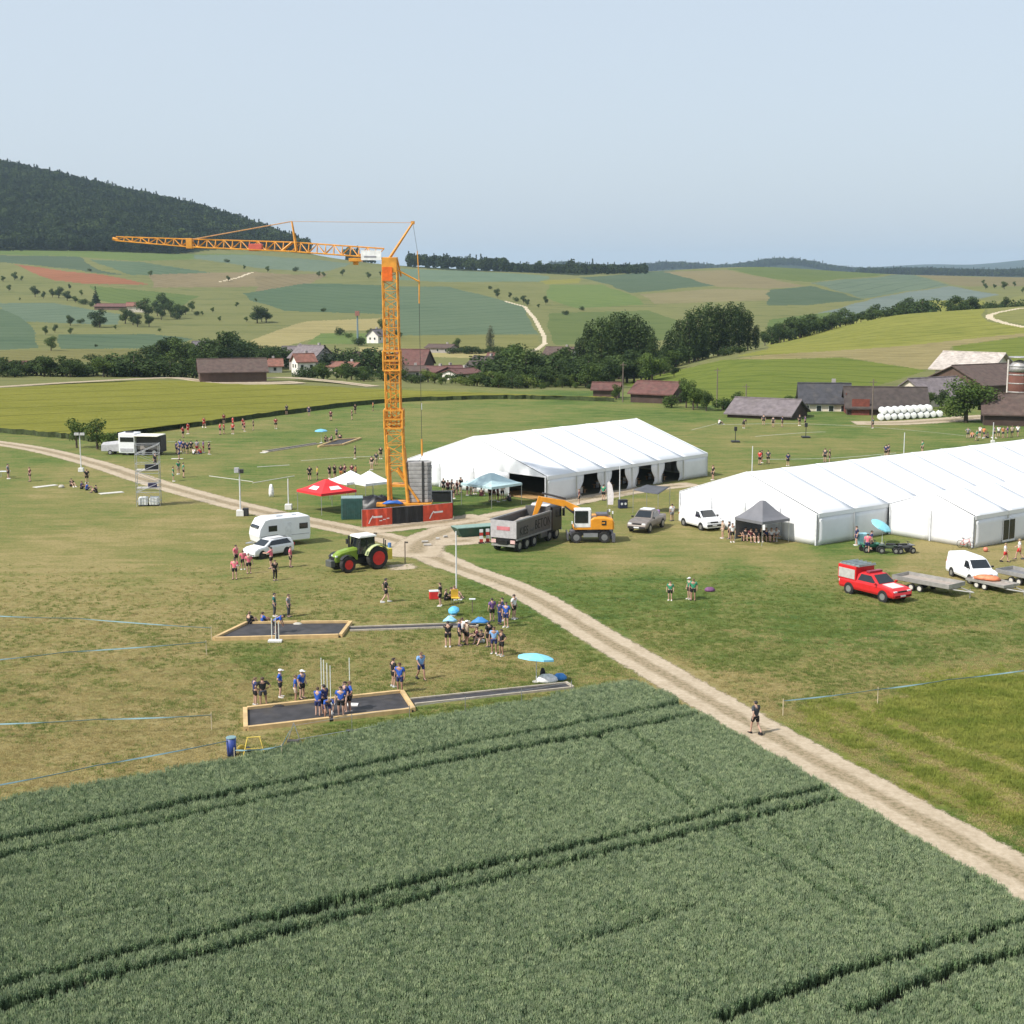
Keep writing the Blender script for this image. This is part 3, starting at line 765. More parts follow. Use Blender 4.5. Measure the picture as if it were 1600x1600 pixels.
# short grass: tufts over the nearer meadow, greener or drier from place to place
GDRY = leafy_mat('grass_dry', (.34, .285, .13), (.48, .41, .20), .5, .8, .45, .2)
GGRN = leafy_mat('grass_green', (.13, .19, .045), (.21, .26, .075), .5, .8, .45, .2)
GLUSH = leafy_mat('grass_lush', (.19, .25, .045), (.33, .35, .09), .5, .8, .45, .2)
def grass_tuft(seed, mat, h, n=16, spread=.16):
    rr = random.Random(seed); mb = MB()
    for i in range(n):
        a = rr.uniform(0, 6.28); r = spread * math.sqrt(rr.random()); x, y = r * math.cos(a), r * math.sin(a)
        t = rr.uniform(0, 6.28); l = rr.uniform(.3, 1.0) * h; w = .011
        hh = h * rr.uniform(.4, 1.1); dx, dy = math.cos(t) * l, math.sin(t) * l
        mb.add([(x - dy / l * w, y + dx / l * w, 0), (x + dy / l * w, y - dx / l * w, 0), (x + dx, y + dy, hh)], [(0, 1, 2)])
    return mb.mesh('grass_tuft', mat)
def grass_points():
    n = 300000
    D = np.sqrt(RNG.uniform(44 ** 2, 125 ** 2, n)); X = RNG.uniform(-.37, .37, n) * D; Y = D
    k = ~pip(X, Y, WPOLY) & (RNG.random(n) < np.clip((122 - Y) / 75, 0, 1)); X, Y = X[k], Y[k]
    dt = np.minimum(segdist(X, Y, smooth_line(TRK, 6)), segdist(X, Y, smooth_line(TRK2, 6)))
    k = dt > 1.75 + RNG.uniform(-.25, .5, len(X)); X, Y = X[k], Y[k]
    for box in PITS:
        k = ~pip(X, Y, box); X, Y = X[k], Y[k]
    z = zone(*project(X, Y, np.zeros_like(X)))
    cl = np.sin(X * .7 + np.sin(Y * .45)) * np.sin(Y * .6 + np.sin(X * .5)) * .25 + np.sin(X * 2.1 + Y) * np.sin(Y * 1.7 - X * .8) * .15
    g = z[:, 0] + cl + RNG.normal(0, .22, len(X)); l = z[:, 1] + cl
    for pl, w_ in SWATHS:
        d_ = segdist(X, Y, smooth_line(pl, 6)) + .5 * np.sin(X * 1.9) * np.sin(Y * 1.3)
        on = d_ < w_ * RNG.uniform(.3, 1.3, len(X)); g[on] = -.1; l[on] = 0
    return X, Y, g, l
PITS = [[at(325, 1006), at(384, 972), at(557, 970), at(540, 1002)], [at(376, 1150), at(376, 1108), at(640, 1080), at(652, 1116)],
        [at(545, 986), at(545, 975), at(760, 972), at(760, 981)], [at(640, 1108), at(640, 1094), at(895, 1068), at(895, 1078)]]
GX, GY, Gg, Gl = grass_points()
for nm, mt, sel, hh, ht in (('dry_grass', GDRY, (Gg < .33) & (Gl < .45), .07, .5), ('green_grass', GGRN, (Gg >= .33) & (Gl < .45), .10, .5), ('lush_grass', GLUSH, Gl >= .45, .17, .5)):
    src = []
    P_ = np.stack([GX[sel], GY[sel], np.zeros(sel.sum())], 1)
    for i in range(3):
        o = ob('grass_tuft', grass_tuft(60 + i, mt, hh)); o.location = tuple(float(v) for v in P_[50 + i]); src.append(o)
    g_ = points_object(nm, P_, scatter_nodes(nm + '_scatter', src, .6, 1.5, .1))
    for o in src: o.parent = g_
# ------------------------------------------------------------------ trees
BARK = M('bark', (.085, .065, .045), .9, var=.35, scale=2.5)
LEAF = {
 'dark': leafy_mat('leaf_dark', (.024, .048, .016), (.072, .112, .034), .35),
 'mid': leafy_mat('leaf_mid', (.042, .080, .020), (.105, .155, .040), .35),
 'light': leafy_mat('leaf_light', (.075, .120, .025), (.130, .165, .045), .35),
 'pine': leafy_mat('leaf_conifer', (.012, .026, .014), (.026, .046, .022), .35, trans=.1),
 'grey': leafy_mat('leaf_silver', (.095, .115, .075), (.140, .155, .105), .35),
 'wood': leafy_mat('leaf_woodland', (.012, .028, .014), (.050, .082, .030), .02, per_obj=.55),
}
def leaf_cloud(mb, lobes, n, size, rr, shell=.55):
    tot = sum(l[3] * l[4] * l[5] for l in lobes)
    for cx, cy, cz, rx, ry, rz in lobes:
        for _ in range(max(6, int(n * rx * ry * rz / tot))):
            while True:
                x, y, z = rr.uniform(-1, 1), rr.uniform(-1, 1), rr.uniform(-1, 1)
                d = x * x + y * y + z * z
                if .02 < d < 1: break
            d = math.sqrt(d); k = (shell + (1 - shell) * rr.random() ** .6) * (1 + rr.uniform(-.12, .14)) / d
            p = Vector((cx + x * k * rx, cy + y * k * ry, cz + z * k * rz))
            nrm_ = Vector((x, y, z + .35)).normalized() * .8 + Vector((rr.uniform(-1, 1), rr.uniform(-1, 1), rr.uniform(-1, 1))) * .75
            nrm_.normalize()
            a = nrm_.orthogonal().normalized(); b = nrm_.cross(a)
            t = rr.uniform(0, 6.28); a, b = a * math.cos(t) + b * math.sin(t), b * math.cos(t) - a * math.sin(t)
            s = size * rr.uniform(.6, 1.35)
            mb.add([p - a * s - b * s * .5, p + a * s * .2 - b * s * .8, p + a * s + b * s * .3, p - a * s * .1 + b * s * .9], [(0, 1, 2, 3)])
def lobes_round(rr, h, w, n=14, base=.28):
    out = []
    for i in range(n):
        t = i / n; z = base + (1 - base) * (.12 + .76 * ((i * .618) % 1))
        prof = math.sin(min(1, max(.05, (z - base) / (1 - base))) * math.pi) ** .6
        a = i * 2.399 + rr.uniform(-.4, .4); r = w * .5 * prof * rr.uniform(.35, .68)
        s = w * rr.uniform(.17, .28)
        out.append((r * math.cos(a), r * math.sin(a), z * h, s, s, s * rr.uniform(.75, 1.05)))
    out.append((0, 0, h * .55, w * .26, w * .26, h * .26))
    return out
def lobes_tall(rr, h, w, n=18):
    out = []
    for i in range(n):
        z = .18 + .80 * (i / (n - 1)); prof = math.sin(min(1, (z - .05) * 1.02) * math.pi) ** .5
        a = i * 2.399; r = w * .32 * prof * rr.uniform(.3, 1)
        s = w * rr.uniform(.15, .26) * (.55 + .45 * prof)
        out.append((r * math.cos(a), r * math.sin(a), z * h, s, s, s * 1.5))
    return out
def lobes_cone(rr, h, w, n=22):
    out = []
    for i in range(n):
        z = .1 + .88 * i / (n - 1); r0 = w * .5 * (1.02 - z)
        a = i * 2.399; s = max(.25, r0 * .62)
        out.append((r0 * .5 * math.cos(a), r0 * .5 * math.sin(a), z * h, s, s, s * .65))
    return out
TREE_T = {}
def tree_template(key, shape, h, w, leaf, n, size, seed):
    rr = random.Random(seed)
    lob = {'round': lobes_round, 'tall': lobes_tall, 'cone': lobes_cone}[shape](rr, h, w) if shape != 'bush' else \
        [(rr.uniform(-.3, .3) * w, rr.uniform(-.3, .3) * w, h * rr.uniform(.3, .62), w * rr.uniform(.18, .3), w * rr.uniform(.18, .3), h * rr.uniform(.25, .38)) for _ in range(9)]
    cr = MB(); leaf_cloud(cr, lob, n, size, rr)
    tr = MB()
    tr.cyl((0, 0, -.4), (0, 0, h * .35), w * .035 + .06, w * .025 + .03, 7)
    tr.cyl((0, 0, h * .35), (.02 * w, 0, h * .8), w * .025 + .03, .03, 6)
    for l in lob[::2]:
        tr.cyl((0, 0, max(.15 * h, l[2] - .18 * h)), (l[0], l[1], l[2]), w * .012 + .02, .02, 5)
    TREE_T[key] = (tr.mesh('trunk', BARK), cr.mesh('crown', LEAF[leaf]), h)
for i in range(3):
    tree_template('oak%d' % i, 'round', 10, 9, 'mid', 1700, .26, 100 + i)
    tree_template('dark%d' % i, 'round', 11, 9, 'dark', 1700, .28, 110 + i)
    tree_template('tall%d' % i, 'tall', 22, 11, 'dark', 3200, .34, 120 + i)
    tree_template('fir%d' % i, 'cone', 12, 5, 'pine', 1400, .26, 130 + i)
    tree_template('bush%d' % i, 'bush', 3.2, 4.2, 'mid', 700, .16, 140 + i)
    tree_template('dbush%d' % i, 'bush', 4.5, 6, 'dark', 1000, .2, 150 + i)
    tree_template('wood%d' % i, 'round', 16, 12, 'wood', 330, .95, 160 + i)
tree_template('light0', 'round', 7, 8, 'light', 1400, .24, 170)
tree_template('light1', 'bush', 4, 7, 'light', 1000, .2, 171)
tree_template('grey0', 'tall', 14, 7, 'grey', 1500, .25, 172)
tree_template('farm0', 'round', 9, 9.5, 'mid', 4200, .2, 173)
tree_template('sap0', 'round', 5.5, 5.0, 'mid', 900, .16, 174)
tree_template('woodfir', 'cone', 19, 7, 'pine', 260, .8, 175)
TREES = []
def plant(kind, x, y, h, wide=1.0, name=None, z=None):
    if kind + '0' in TREE_T and kind not in TREE_T:
        opts = [k for k in TREE_T if k.startswith(kind) and k[len(kind):].isdigit()]
        kind = random.choice(opts)
    tr, cr, th = TREE_T[kind]
    nm = name or ('bush' if 'bush' in kind else 'conifer_tree' if 'fir' in kind else 'tree')
    o = bpy.data.objects.new(nm, None); col.objects.link(o)
    zz = float(terrain(x, y)) if z is None else z
    o.location = (x, y, zz); s = h / th
    o.scale = (s * wide, s * wide, s); o.rotation_euler = (0, 0, random.uniform(0, 6.28))
    ob('trunk', tr, o); ob('crown', cr, o)
    TREES.append(o)
    return o
def grove(items, phrase, cat, group, kinds=None, dist=None):
    """items: (px, base py, height px[, kind[, wide]]) ; labels count from the left"""
    made = []
    for it in sorted(items, key=lambda e: e[0]):
        px, py, hp = it[:3]
        kind = it[3] if len(it) > 3 and it[3] else random.choice(kinds)
        wide = it[4] if len(it) > 4 else random.uniform(.85, 1.2)
        if dist:
            D = dist(px) if callable(dist) else dist
            D += random.uniform(-.02, .02) * D
            x, zt = zat(px, py - hp, D); y = D; zb = float(terrain(x, y))
            o = plant(kind, x, y, max(1.2, zt - zb), wide)
        else:
            x, y, z = hill(px, py)
            dep = y * CP
            o = plant(kind, x, y, hp * dep / FPX * 1.03, wide)
        made.append((px, o))
    n = len(made)
    for i, (px, o) in enumerate(made):
        w = nth(i, n) if n <= 40 else ''
        tag(o, (phrase + (', ' + w if w else '')), cat, group)
    return made
# scattered trees on the far slopes
grove([(5,440,9,'oak'),(23,438,13,'oak'),(34,439,8,'oak'),(14,455,10,'oak'),(31,470,5,'oak')], 'small tree on the far left slope below the red field', 'tree', 'trees on the far left slope')
grove([(55,464,17,'dark',1.3),(68,467,12,'dark'),(82,465,14,'dark'),(92,466,18,'dark',1.3),(105,470,15,'dark',1.5),(127,462,9,'oak'),(109,452,8,'dark'),(118,473,10,'dark',1.4),(130,476,11,'dbush'),(150,476,28,'fir',1.3),(142,479,10,'dbush')],
      'tree in the dark hedge above the pale wheat field', 'tree', 'hedge trees above the pale wheat field')
grove([(110,509,16,'dark',1.2),(126,505,8,'dbush'),(156,512,29,'dark',1.35),(150,511,14,'dbush'),(71,523,14,'oak'),(86,520,13,'oak'),(110,522,10,'oak'),(80,548,22,'oak',1.2),(180,515,7,'oak'),(150,542,5,'dbush'),(249,518,6,'bush')],
      'tree standing among the wheat strips at left', 'tree', 'trees among the wheat strips')
grove([(196,506,24,'dark',1.2),(208,508,22,'dark',1.2),(215,511,20,'dark',1.2),(228,498,32,'dark',1.2),(233,511,20,'dark',1.2),(246,494,25,'dark'),(257,490,32,'dark',1.1),(267,496,26,'dark'),(252,500,24,'dark'),(281,498,22,'dark',1.2),(290,492,15,'oak'),(300,487,16,'oak'),(275,499,14,'dbush'),(308,493,8,'dbush')],
      'tree in the round grove on the left slope', 'tree', 'trees of the round grove')
grove([(316,493,7,'oak'),(332,488,8,'oak'),(343,502,8,'oak'),(385,503,8,'oak'),(370,480,8,'oak'),(402,505,26,'dark',1.3),(416,504,22,'dark',1.3),(409,503,18,'dark',1.3),(400,472,6,'oak'),(418,425,9,'oak'),(462,424,8,'dbush'),(355,410,6,'dbush'),(382,421,7,'oak'),(357,440,9,'oak'),(235,432,9,'oak'),(140,424,5,'dbush'),(498,433,9,'oak'),(506,433,8,'oak'),(535,431,10,'oak'),(576,435,10,'oak'),(595,431,7,'oak'),(505,487,7,'dbush')],
      'small lone tree on the slope behind the crane', 'tree', 'lone trees on the slope behind the crane')
grove([(776,458,8,'dbush'),(777,465,10,'dark'),(797,466,9,'dark'),(806,471,8,'dbush'),(818,474,12,'dark'),(824,478,10,'dark'),(841,481,6,'oak'),(853,476,13,'dark'),(884,492,8,'dbush'),(909,485,8,'dbush'),(766,452,6,'dbush')],
      'small tree beside the pale lane on the slope', 'tree', 'trees beside the pale lane')
grove([(1540,452,9,'oak'),(1536,444,7,'oak'),(1554,451,7,'oak'),(1569,452,12,'oak',1.2),(1585,448,8,'oak'),(1598,458,9,'oak')], 'small tree on the dry slope at far right', 'tree', 'trees on the dry slope')
# trees behind the barley hill on the right
grove([(1488,480,18,'dark',1.2),(1502,480,16,'dark'),(1515,480,18,'dark',1.4),(1524,480,15,'dark'),(1488,486,9,'dbush'),(1545,477,9,'dbush'),(1570,475,12,'dark'),(1587,474,9,'dbush'),(1556,478,8,'dbush')],
      'tree along the crest of the barley hill', 'tree', 'trees along the crest of the barley hill', dist=lambda px: 720)
for a, b, n_ in ((1195, 1330, 24), (1330, 1450, 16)):
    its = []
    for i in range(n_):
        px = a + (b - a) * (i + .5) / n_ + random.uniform(-3, 3)
        t = (px - 1195) / 255
        crest = 540 - 52 * t
        its.append((px, crest, random.uniform(20, 40) * (1 - .25 * t) , random.choice(['dark', 'dark', 'oak', 'dbush']), random.uniform(1.0, 1.5)))
    grove(its, 'tree in the dark row behind the barley hill' if a < 1300 else 'tree in the thin row further right behind the barley hill', 'tree', 'tree row behind the barley hill' if a < 1300 else 'thin row behind the barley hill', dist=lambda px: 560 + (px - 1195) * .6)
# hedge at the plateau edge, left
its = []
for i in range(40):
    px = -12 + i * 8.2 + random.uniform(-3, 3)
    its.append((px, 602 - px * .03, random.choice([28, 34, 42, 48, 38, 44]) * (.8 if px > 210 else 1), random.choice(['dark', 'dark', 'oak', 'dbush', 'dbush']), random.uniform(1.2, 1.9)))
grove(its, 'tree or shrub of the dense hedge behind the barley field at left', 'tree', 'dense hedge behind the barley field', dist=lambda px: 375)
# village trees
def fill(a, b, n, base, hlo, hhi, kinds, D, phrase, group, spread=25):
    its = [(a + (b - a) * (i + random.random()) / n, base, random.uniform(hlo, hhi), random.choice(kinds), random.uniform(1.1, 1.7)) for i in range(n)]
    grove(its, phrase, 'tree', group, dist=lambda px: D + random.uniform(-spread, spread))
fill(228, 305, 9, 575, 28, 52, ['dark', 'dark', 'oak'], 480, 'tree left of the brown barn roof', 'trees left of the brown barn')
fill(305, 400, 14, 560, 18, 46, ['dark', 'dark', 'dbush'], 470, 'dark tree right behind the brown barn', 'trees behind the brown barn')
fill(400, 470, 8, 575, 22, 38, ['dark', 'dbush'], 450, 'dark tree beside the white cottage', 'trees beside the white cottage')
fill(500, 600, 22, 590, 28, 52, ['fir', 'fir', 'dark', 'dark', 'dbush'], 440, 'dark conifer or tree in the wood left of the crane mast', 'wood left of the crane mast')
fill(505, 680, 16, 605, 20, 36, ['dbush', 'dark', 'oak'], 400, 'leafy shrub in front of the village at the crane', 'shrubs in front of the village at the crane', 12)
fill(705, 800, 12, 605, 22, 38, ['dark', 'dbush', 'oak'], 400, 'leafy tree below the steep gabled house', 'trees below the steep gabled house', 12)
fill(705, 815, 14, 555, 10, 18, ['dbush', 'dbush', 'dark'], 560, 'clipped dark hedge tree below the pasture', 'dark hedge below the pasture', 8)
fill(780, 905, 26, 600, 28, 62, ['dark', 'dark', 'oak', 'dbush'], 400, 'leafy tree between the village and the tall poplars', 'trees between village and poplars', 30)
fill(480, 640, 20, 606, 20, 40, ['dark', 'oak', 'dbush', 'dark'], 365, 'leafy tree of the belt left of the mast behind the barley', 'tree belt left of the mast', 10)
fill(640, 830, 24, 610, 18, 34, ['dark', 'oak', 'dbush', 'light'], 350, 'leafy tree of the belt right of the mast behind the barley', 'tree belt right of the mast', 10)
fill(830, 960, 18, 618, 30, 56, ['dark', 'dark', 'oak'], 360, 'dark tree in front of the left-hand poplar clump', 'trees in front of the poplars', 10)
fill(815, 960, 12, 618, 14, 26, ['bush', 'dbush', 'oak'], 350, 'low shrub along the meadow edge by the poplars', 'shrubs along the meadow edge', 8)
grove([(560,540,15,'dbush'),(531,524,14,'dbush'),(578,528,15,'dark'),(590,536,18,'dark'),(597,518,20,'dark'),(622,527,12,'dbush'),(565,536,10,'dbush'),(545,528,9,'bush')], 'tree around the small white house on the slope', 'tree', 'trees around the small white house')
grove([(766,548,36,'grey0',1.0)], 'pale silvery tree standing above the dark hedge', 'tree', None)
grove([(713,549,20,'dark',1.0)], 'round dark tree beside the grey-roofed house', 'tree', None)
grove([(868,612,22,'light1',1.2)], 'bright yellow-green round shrub at the meadow edge', 'tree', None, dist=355)
# tall poplars
its = [(905,600,70,'tall',1.1),(922,600,95,'tall',1.0),(940,600,100,'tall',1.1),(958,600,106,'tall',1.1),(975,600,108,'tall',1.1),(992,600,102,'tall',1.1),(1008,600,92,'tall',1.0),(1020,600,72,'tall',1.0)]
grove(its, 'tall dark poplar of the left-hand clump', 'tree', 'left-hand poplar clump', dist=lambda px: 420)
its = [(1046,590,70,'tall',1.0),(1062,590,86,'tall',1.0),(1078,590,102,'tall',1.0),(1092,590,108,'tall',1.0),(1108,590,112,'tall',1.0),(1124,590,110,'tall',1.0),(1140,590,114,'tall',1.0),(1156,590,112,'tall',1.0),(1170,590,102,'tall',1.0),(1182,590,80,'tall',1.0),(1098,590,80,'tall',1.1),(1132,590,76,'tall',1.1)]
grove(its, 'tall dark poplar of the right-hand clump', 'tree', 'right-hand poplar clump', dist=lambda px: 450 + (px - 1046) * .3)
fill(895, 1060, 20, 610, 34, 66, ['dark', 'dark', 'oak'], 400, 'dark tree at the foot of the tall poplars', 'trees at the foot of the poplars', 30)
fill(1010, 1180, 18, 575, 24, 46, ['dark', 'dark', 'dbush'], 470, 'dark tree below the right-hand poplars', 'trees below the right-hand poplars', 20)
# around the farms
grove([(1073,628,36,'dark',.9),(1084,630,36,'oak',.9),(1090,636,28,'oak',1.1),(1104,632,22,'dark',1.),(963,622,22,'oak',1.),(1050,629,14,'bush',1.1),(1130,636,16,'bush',1.3),(1155,637,24,'oak',1.1),(1142,638,18,'dbush')],
      'tree beside the low brown barn', 'tree', 'trees beside the low brown barn', dist=lambda px: 284 - (px - 960) * .12)
grove([(1155,552,13,'dbush',1.2)], 'round shrub at the left tip of the barley hill', 'tree', None)
o = grove([(1512,658,62,'farm0',1.4)], 'large round green tree in the farmyard', 'tree', None, dist=240)
grove([(1545,655,34,'oak',.8)], 'smaller tree at the corner of the dark shed', 'tree', None, dist=255)
grove([(1337,655,30,'oak',.9),(1452,646,34,'oak',1.1),(1472,648,40,'dark',1.0),(1432,640,26,'dark',1.0)], 'farm tree between the barn roofs', 'tree', 'farm trees between the roofs', dist=268)
grove([(1243,640,14,'bush'),(1283,642,8,'bush'),(1300,602,9,'dbush'),(1310,602,7,'dbush'),(1232,636,10,'bush')], 'garden shrub at the white farmhouse', 'tree', 'garden shrubs at the farmhouse', dist=285)
grove([(120,700,46,'sap0',.95),(152,702,46,'sap0',1.15),(168,703,30,'bush',1.0)], 'bushy young tree beside the dirt track and white lorry', 'tree', 'young trees beside the track')

# forests: masses of trees on the hill and along the skyline
def forest(name, poly, spacing, dmin, dmax, smin=.75, smax=1.25):
    n = 400000
    pts = []
    dd_ = RNG.uniform(dmin, dmax, n); aa = RNG.uniform(R(-24), R(24), n)
    X = dd_ * np.tan(aa); Y = dd_
    # thin to the wanted spacing with a jittered grid
    key = np.floor(X / spacing).astype(np.int64) * 100003 + np.floor(Y / spacing).astype(np.int64)
    _, ix = np.unique(key, return_index=True)
    X, Y = X[ix], Y[ix]; Z = terrain(X, Y)
    px, py = project(X, Y, Z)
    k = pip(px, py, poly); X, Y, Z = X[k], Y[k], Z[k]
    src = []
    for i, kd in enumerate(('wood0', 'wood1', 'wood2', 'woodfir')):
        j = len(X) * (i + 1) // 6
        s = ob('crown', TREE_T[kd][1]); s.location = (X[j], Y[j], Z[j]); src.append(s)
    o = points_object(name, np.stack([X, Y, Z - 1], 1), scatter_nodes(name + '_scatter', [src[0], src[1], src[2], src[0], src[1], src[3]], smin, smax, .05))
    for s in src: s.parent = o
    return o
forest('forest', [(-300,150),(-300,391),(60,391),(150,393),(240,396),(292,396),(300,388),(420,390),(500,397),(515,399),(505,380),(430,340),(200,250)], 8.5, 1600, 2650)
forest('forest', [(600,408),(640,416.5),(790,425),(790,405),(600,400)], 10, 1600, 2150, .6, 1.05)
forest('forest', [(790,405),(790,425),(900,429.5),(1010,428),(1010,410)], 9, 1650, 2100, .35, .75)
forest('forest', [(540,400),(540,409),(590,412),(590,400)], 11, 1700, 2050, .3, .6)
forest('forest', [(860,395),(860,430),(1080,430),(1080,395)], 22, 5600, 6900, .9, 1.9)
forest('forest', [(1080,395),(1080,430),(1360,430),(1360,395)], 22, 5600, 6900, .9, 1.9)
forest('forest', [(1340,412),(1340,434),(1800,440),(1800,412)], 16, 3900, 5200, .7, 1.3)
# ------------------------------------------------------------------ houses and farm buildings
ROOF = {k: M('roof_' + k, c, .85, var=.22, scale=1.2, dirt=.35, bumps=.02) for k, c in dict(
    brown=(.085, .055, .045), darkred=(.115, .050, .042), red=(.20, .085, .060), grey=(.13, .115, .12), violet=(.155, .13, .135), dark=(.045, .045, .052), pale=(.42, .37, .33), deep=(.05, .038, .034)).items()}
WALL = {k: M('wall_' + k, c, .85, var=.12, scale=.8, dirt=.25) for k, c in dict(
    white=(.72, .68, .62), cream=(.62, .55, .45), timber=(.060, .036, .028), grey=(.34, .31, .29), brown=(.10, .06, .045), rust=(.12, .045, .03)).items()}
GLASS = M('window_glass', (.02, .025, .03), .12, var=.2, spec=.6)
DOORM = M('barn_door', (.17, .045, .03), .8, var=.2, scale=2)
FRAMEW = M('white_trim', (.7, .69, .66), .6)
def house(px, D, py_eave, py_ridge, L, W, rz, wall, roof, label, cat='house', base=None, windows=4, name='house', door=None, chimney=True, over=.5, group=None):
    """gabled building; ridge along local x"""
    x, zr = zat(px, py_ridge, D); _, ze = zat(px, py_eave, D)
    zb = float(terrain(x, D)) if base is None else base
    he = max(1.8, ze - zb); hr = max(he + 1.0, zr - zb)
    t = thing(name, label, cat, (x, D, zb), rz, group)
    mb = MB()
    prof = [(-W / 2, -.8), (W / 2, -.8), (W / 2, he), (0, hr), (-W / 2, he)]
    mb.loft([[(-L / 2, y, z) for y, z in prof], [(L / 2, y, z) for y, z in prof]])
    mb.build('wall', WALL[wall], t)
    s = (hr - he) / (W / 2); th = .22
    rf = MB()
    for sg in (-1, 1):
        y1 = sg * (W / 2 + over); z1 = he - s * over
        rf.loft([[(xx, 0, hr + .03), (xx, y1, z1 + .03), (xx, y1, z1 + .03 + th), (xx, 0, hr + .03 + th)] for xx in (-L / 2 - over, L / 2 + over)])
    r = rf.build('roof', ROOF[roof], t)
    rg = MB(); rg.cyl((-L / 2 - over, 0, hr + .28), (L / 2 + over, 0, hr + .28), .14, n=6); rg.build('ridge_cap', ROOF[roof], r)
    if chimney:
        MB().box((L * .2, W * .12, hr + .2), (.7, .6, 1.6)).build('chimney', WALL['grey'], r)
    nw = windows
    for sg in (-1, 1):
        for i in range(nw):
            xx = -L / 2 + L * (i + .5) / nw
            for zz in ([he * .55] if he < 4 else [he * .3, he * .75]):
                w_ = MB().box((xx, sg * (W / 2 + .02), zz), (1.0, .08, 1.15)).build('window', FRAMEW, t)
                MB().box((xx, sg * (W / 2 + .05), zz), (.8, .06, .95)).build('pane', GLASS, w_)
    for sg in (-1, 1):
        if nw:
            for yy in (-W * .2, W * .2):
                w_ = MB().box((sg * (L / 2 + .02), yy, he * .6), (.08, 1.0, 1.15)).build('window', FRAMEW, t)
                MB().box((sg * (L / 2 + .05), yy, he * .6), (.06, .8, .95)).build('pane', GLASS, w_)
    if door:
        for sx, sy, w_, h_ in door:   # position along x (or end) , side
            if sy: MB().box((sx, sy * (W / 2 + .04), h_ / 2 - .1), (w_, .1, h_)).build('barn_door', DOORM, t)
            else: MB().box((sx * (L / 2 + .04), 0, h_ / 2 - .1), (.1, w_, h_)).build('barn_door', DOORM, t)
    return t
house(362, 342, 579, 562, 15.0, 10, R(14), 'brown', 'brown', 'long brown timber barn behind the barley field', 'barn', windows=0, name='barn', chimney=False)
house(474, 402, 564, 554, 5.2, 4.8, R(28), 'white', 'red', 'small white cottage with a red roof left of the crane', windows=2, base=zat(474, 582, 402)[1])
house(487, 440, 558, 541, 10, 9, R(-35), 'grey', 'violet', 'house with mauve-grey roof behind the white cottage', windows=3)
house(462, 470, 553, 542, 8, 7, R(15), 'grey', 'violet', 'mauve-roofed house half hidden left of the white cottage', windows=2)
house(418, 425, 571, 562, 8, 7, R(10), 'white', 'red', 'white house with light red roof beside the timber barn', windows=2)
house(588, 640, 524, 515, 6, 6, R(60), 'white', 'grey', 'tiny white house on the slope left of the crane mast', windows=2)
house(645, 432, 568, 547, 9.5, 11, R(-14), 'timber', 'darkred', 'big dark barn with steep dark red roof right of the mast', 'barn', windows=0, name='barn', chimney=False)
house(600, 450, 567, 558, 12, 8, R(8), 'grey', 'darkred', 'low house with dark red roof just left of the mast', windows=3)
house(676, 398, 592, 578, 9, 9, R(-35), 'brown', 'darkred', 'low dark red roof at the foot of the steep barn', windows=2)
house(697, 405, 588, 575, 9, 8, R(30), 'brown', 'darkred', 'reddish farmhouse roof between the steep barn and white gable', windows=2)
t = house(757, 418, 578, 558, 9, 8.5, R(-52), 'white', 'deep', 'steep-roofed house with white gable in the village', windows=2)
house(768, 440, 559, 553, 2.6, 2.4, R(-30), 'white', 'darkred', 'small white chapel tower behind the steep gabled house', 'tower', windows=1, name='chapel_tower', chimney=False, over=.2)
house(690, 565, 547, 540, 10, 8, R(-20), 'grey', 'brown', 'grey house with brown roof above the village', windows=3)
house(876, 520, 553, 543, 10, 8, R(-20), 'white', 'brown', 'brown-roofed house with white gable beside the poplars', windows=2)
house(800, 400, 590, 582, 5, 4, R(20), 'grey', 'grey', 'pale shed roof peeping out of the trees', 'shed', windows=0, name='shed', chimney=False)
house(540, 420, 580, 568, 8, 7, R(-20), 'cream', 'red', 'cream house with red roof in the conifers left of the mast', windows=2)
house(722, 392, 592, 580, 8, 7, R(40), 'white', 'darkred', 'white house with dark red roof below the chapel', windows=2)
house(640, 395, 594, 583, 8, 6.5, R(5), 'grey', 'brown', 'grey house with brown roof directly behind the mast', windows=2)
house(815, 470, 566, 555, 9, 7, R(-30), 'cream', 'darkred', 'cream farmhouse half hidden left of the poplars', windows=2)
house(835, 410, 590, 580, 7, 6, R(25), 'white', 'grey', 'small white house among the trees left of the poplars', windows=1)
house(570, 470, 560, 551, 8, 7, R(35), 'white', 'brown', 'white house with brown roof behind the conifers', windows=2)
house(318, 500, 541, 534, 7, 6, R(30), 'white', 'grey', 'white gabled house above the timber barn', windows=1)
house(212, 880, 478, 473, 10, 7, R(10), 'cream', 'red', 'tiny farmhouse beside the round grove', windows=0)
house(178, 900, 479, 475, 22, 8, R(-15), 'brown', 'darkred', 'long low farm roof in the hedge at far left', 'barn', windows=0, name='barn', chimney=False)
house(30, 400, 600, 594, 8, 6, R(10), 'brown', 'darkred', 'little reddish shed roof in the left hedge', 'shed', windows=0, name='shed', chimney=False)
house(1030, 283, 614, 598, 8.5, 7.5, R(-30), 'timber', 'darkred', 'low brown barn with reddish roof beside the meadow', 'barn', windows=0, name='barn', chimney=False)
house(948, 295, 614, 606, 5, 4, R(-10), 'brown', 'darkred', 'small reddish shed left of the low brown barn', 'shed', windows=0, name='shed', chimney=False)
house(1200, 253, 644, 625, 11, 10, R(-28), 'timber', 'violet', 'low open barn with broad mauve-grey roof', 'barn', windows=0, name='barn', chimney=False, base=-1.5)
t = house(1288, 266, 626, 601, 8.6, 7.5, R(-8), 'cream', 'dark', 'cream farmhouse with black slate roof', windows=4, base=-.8)
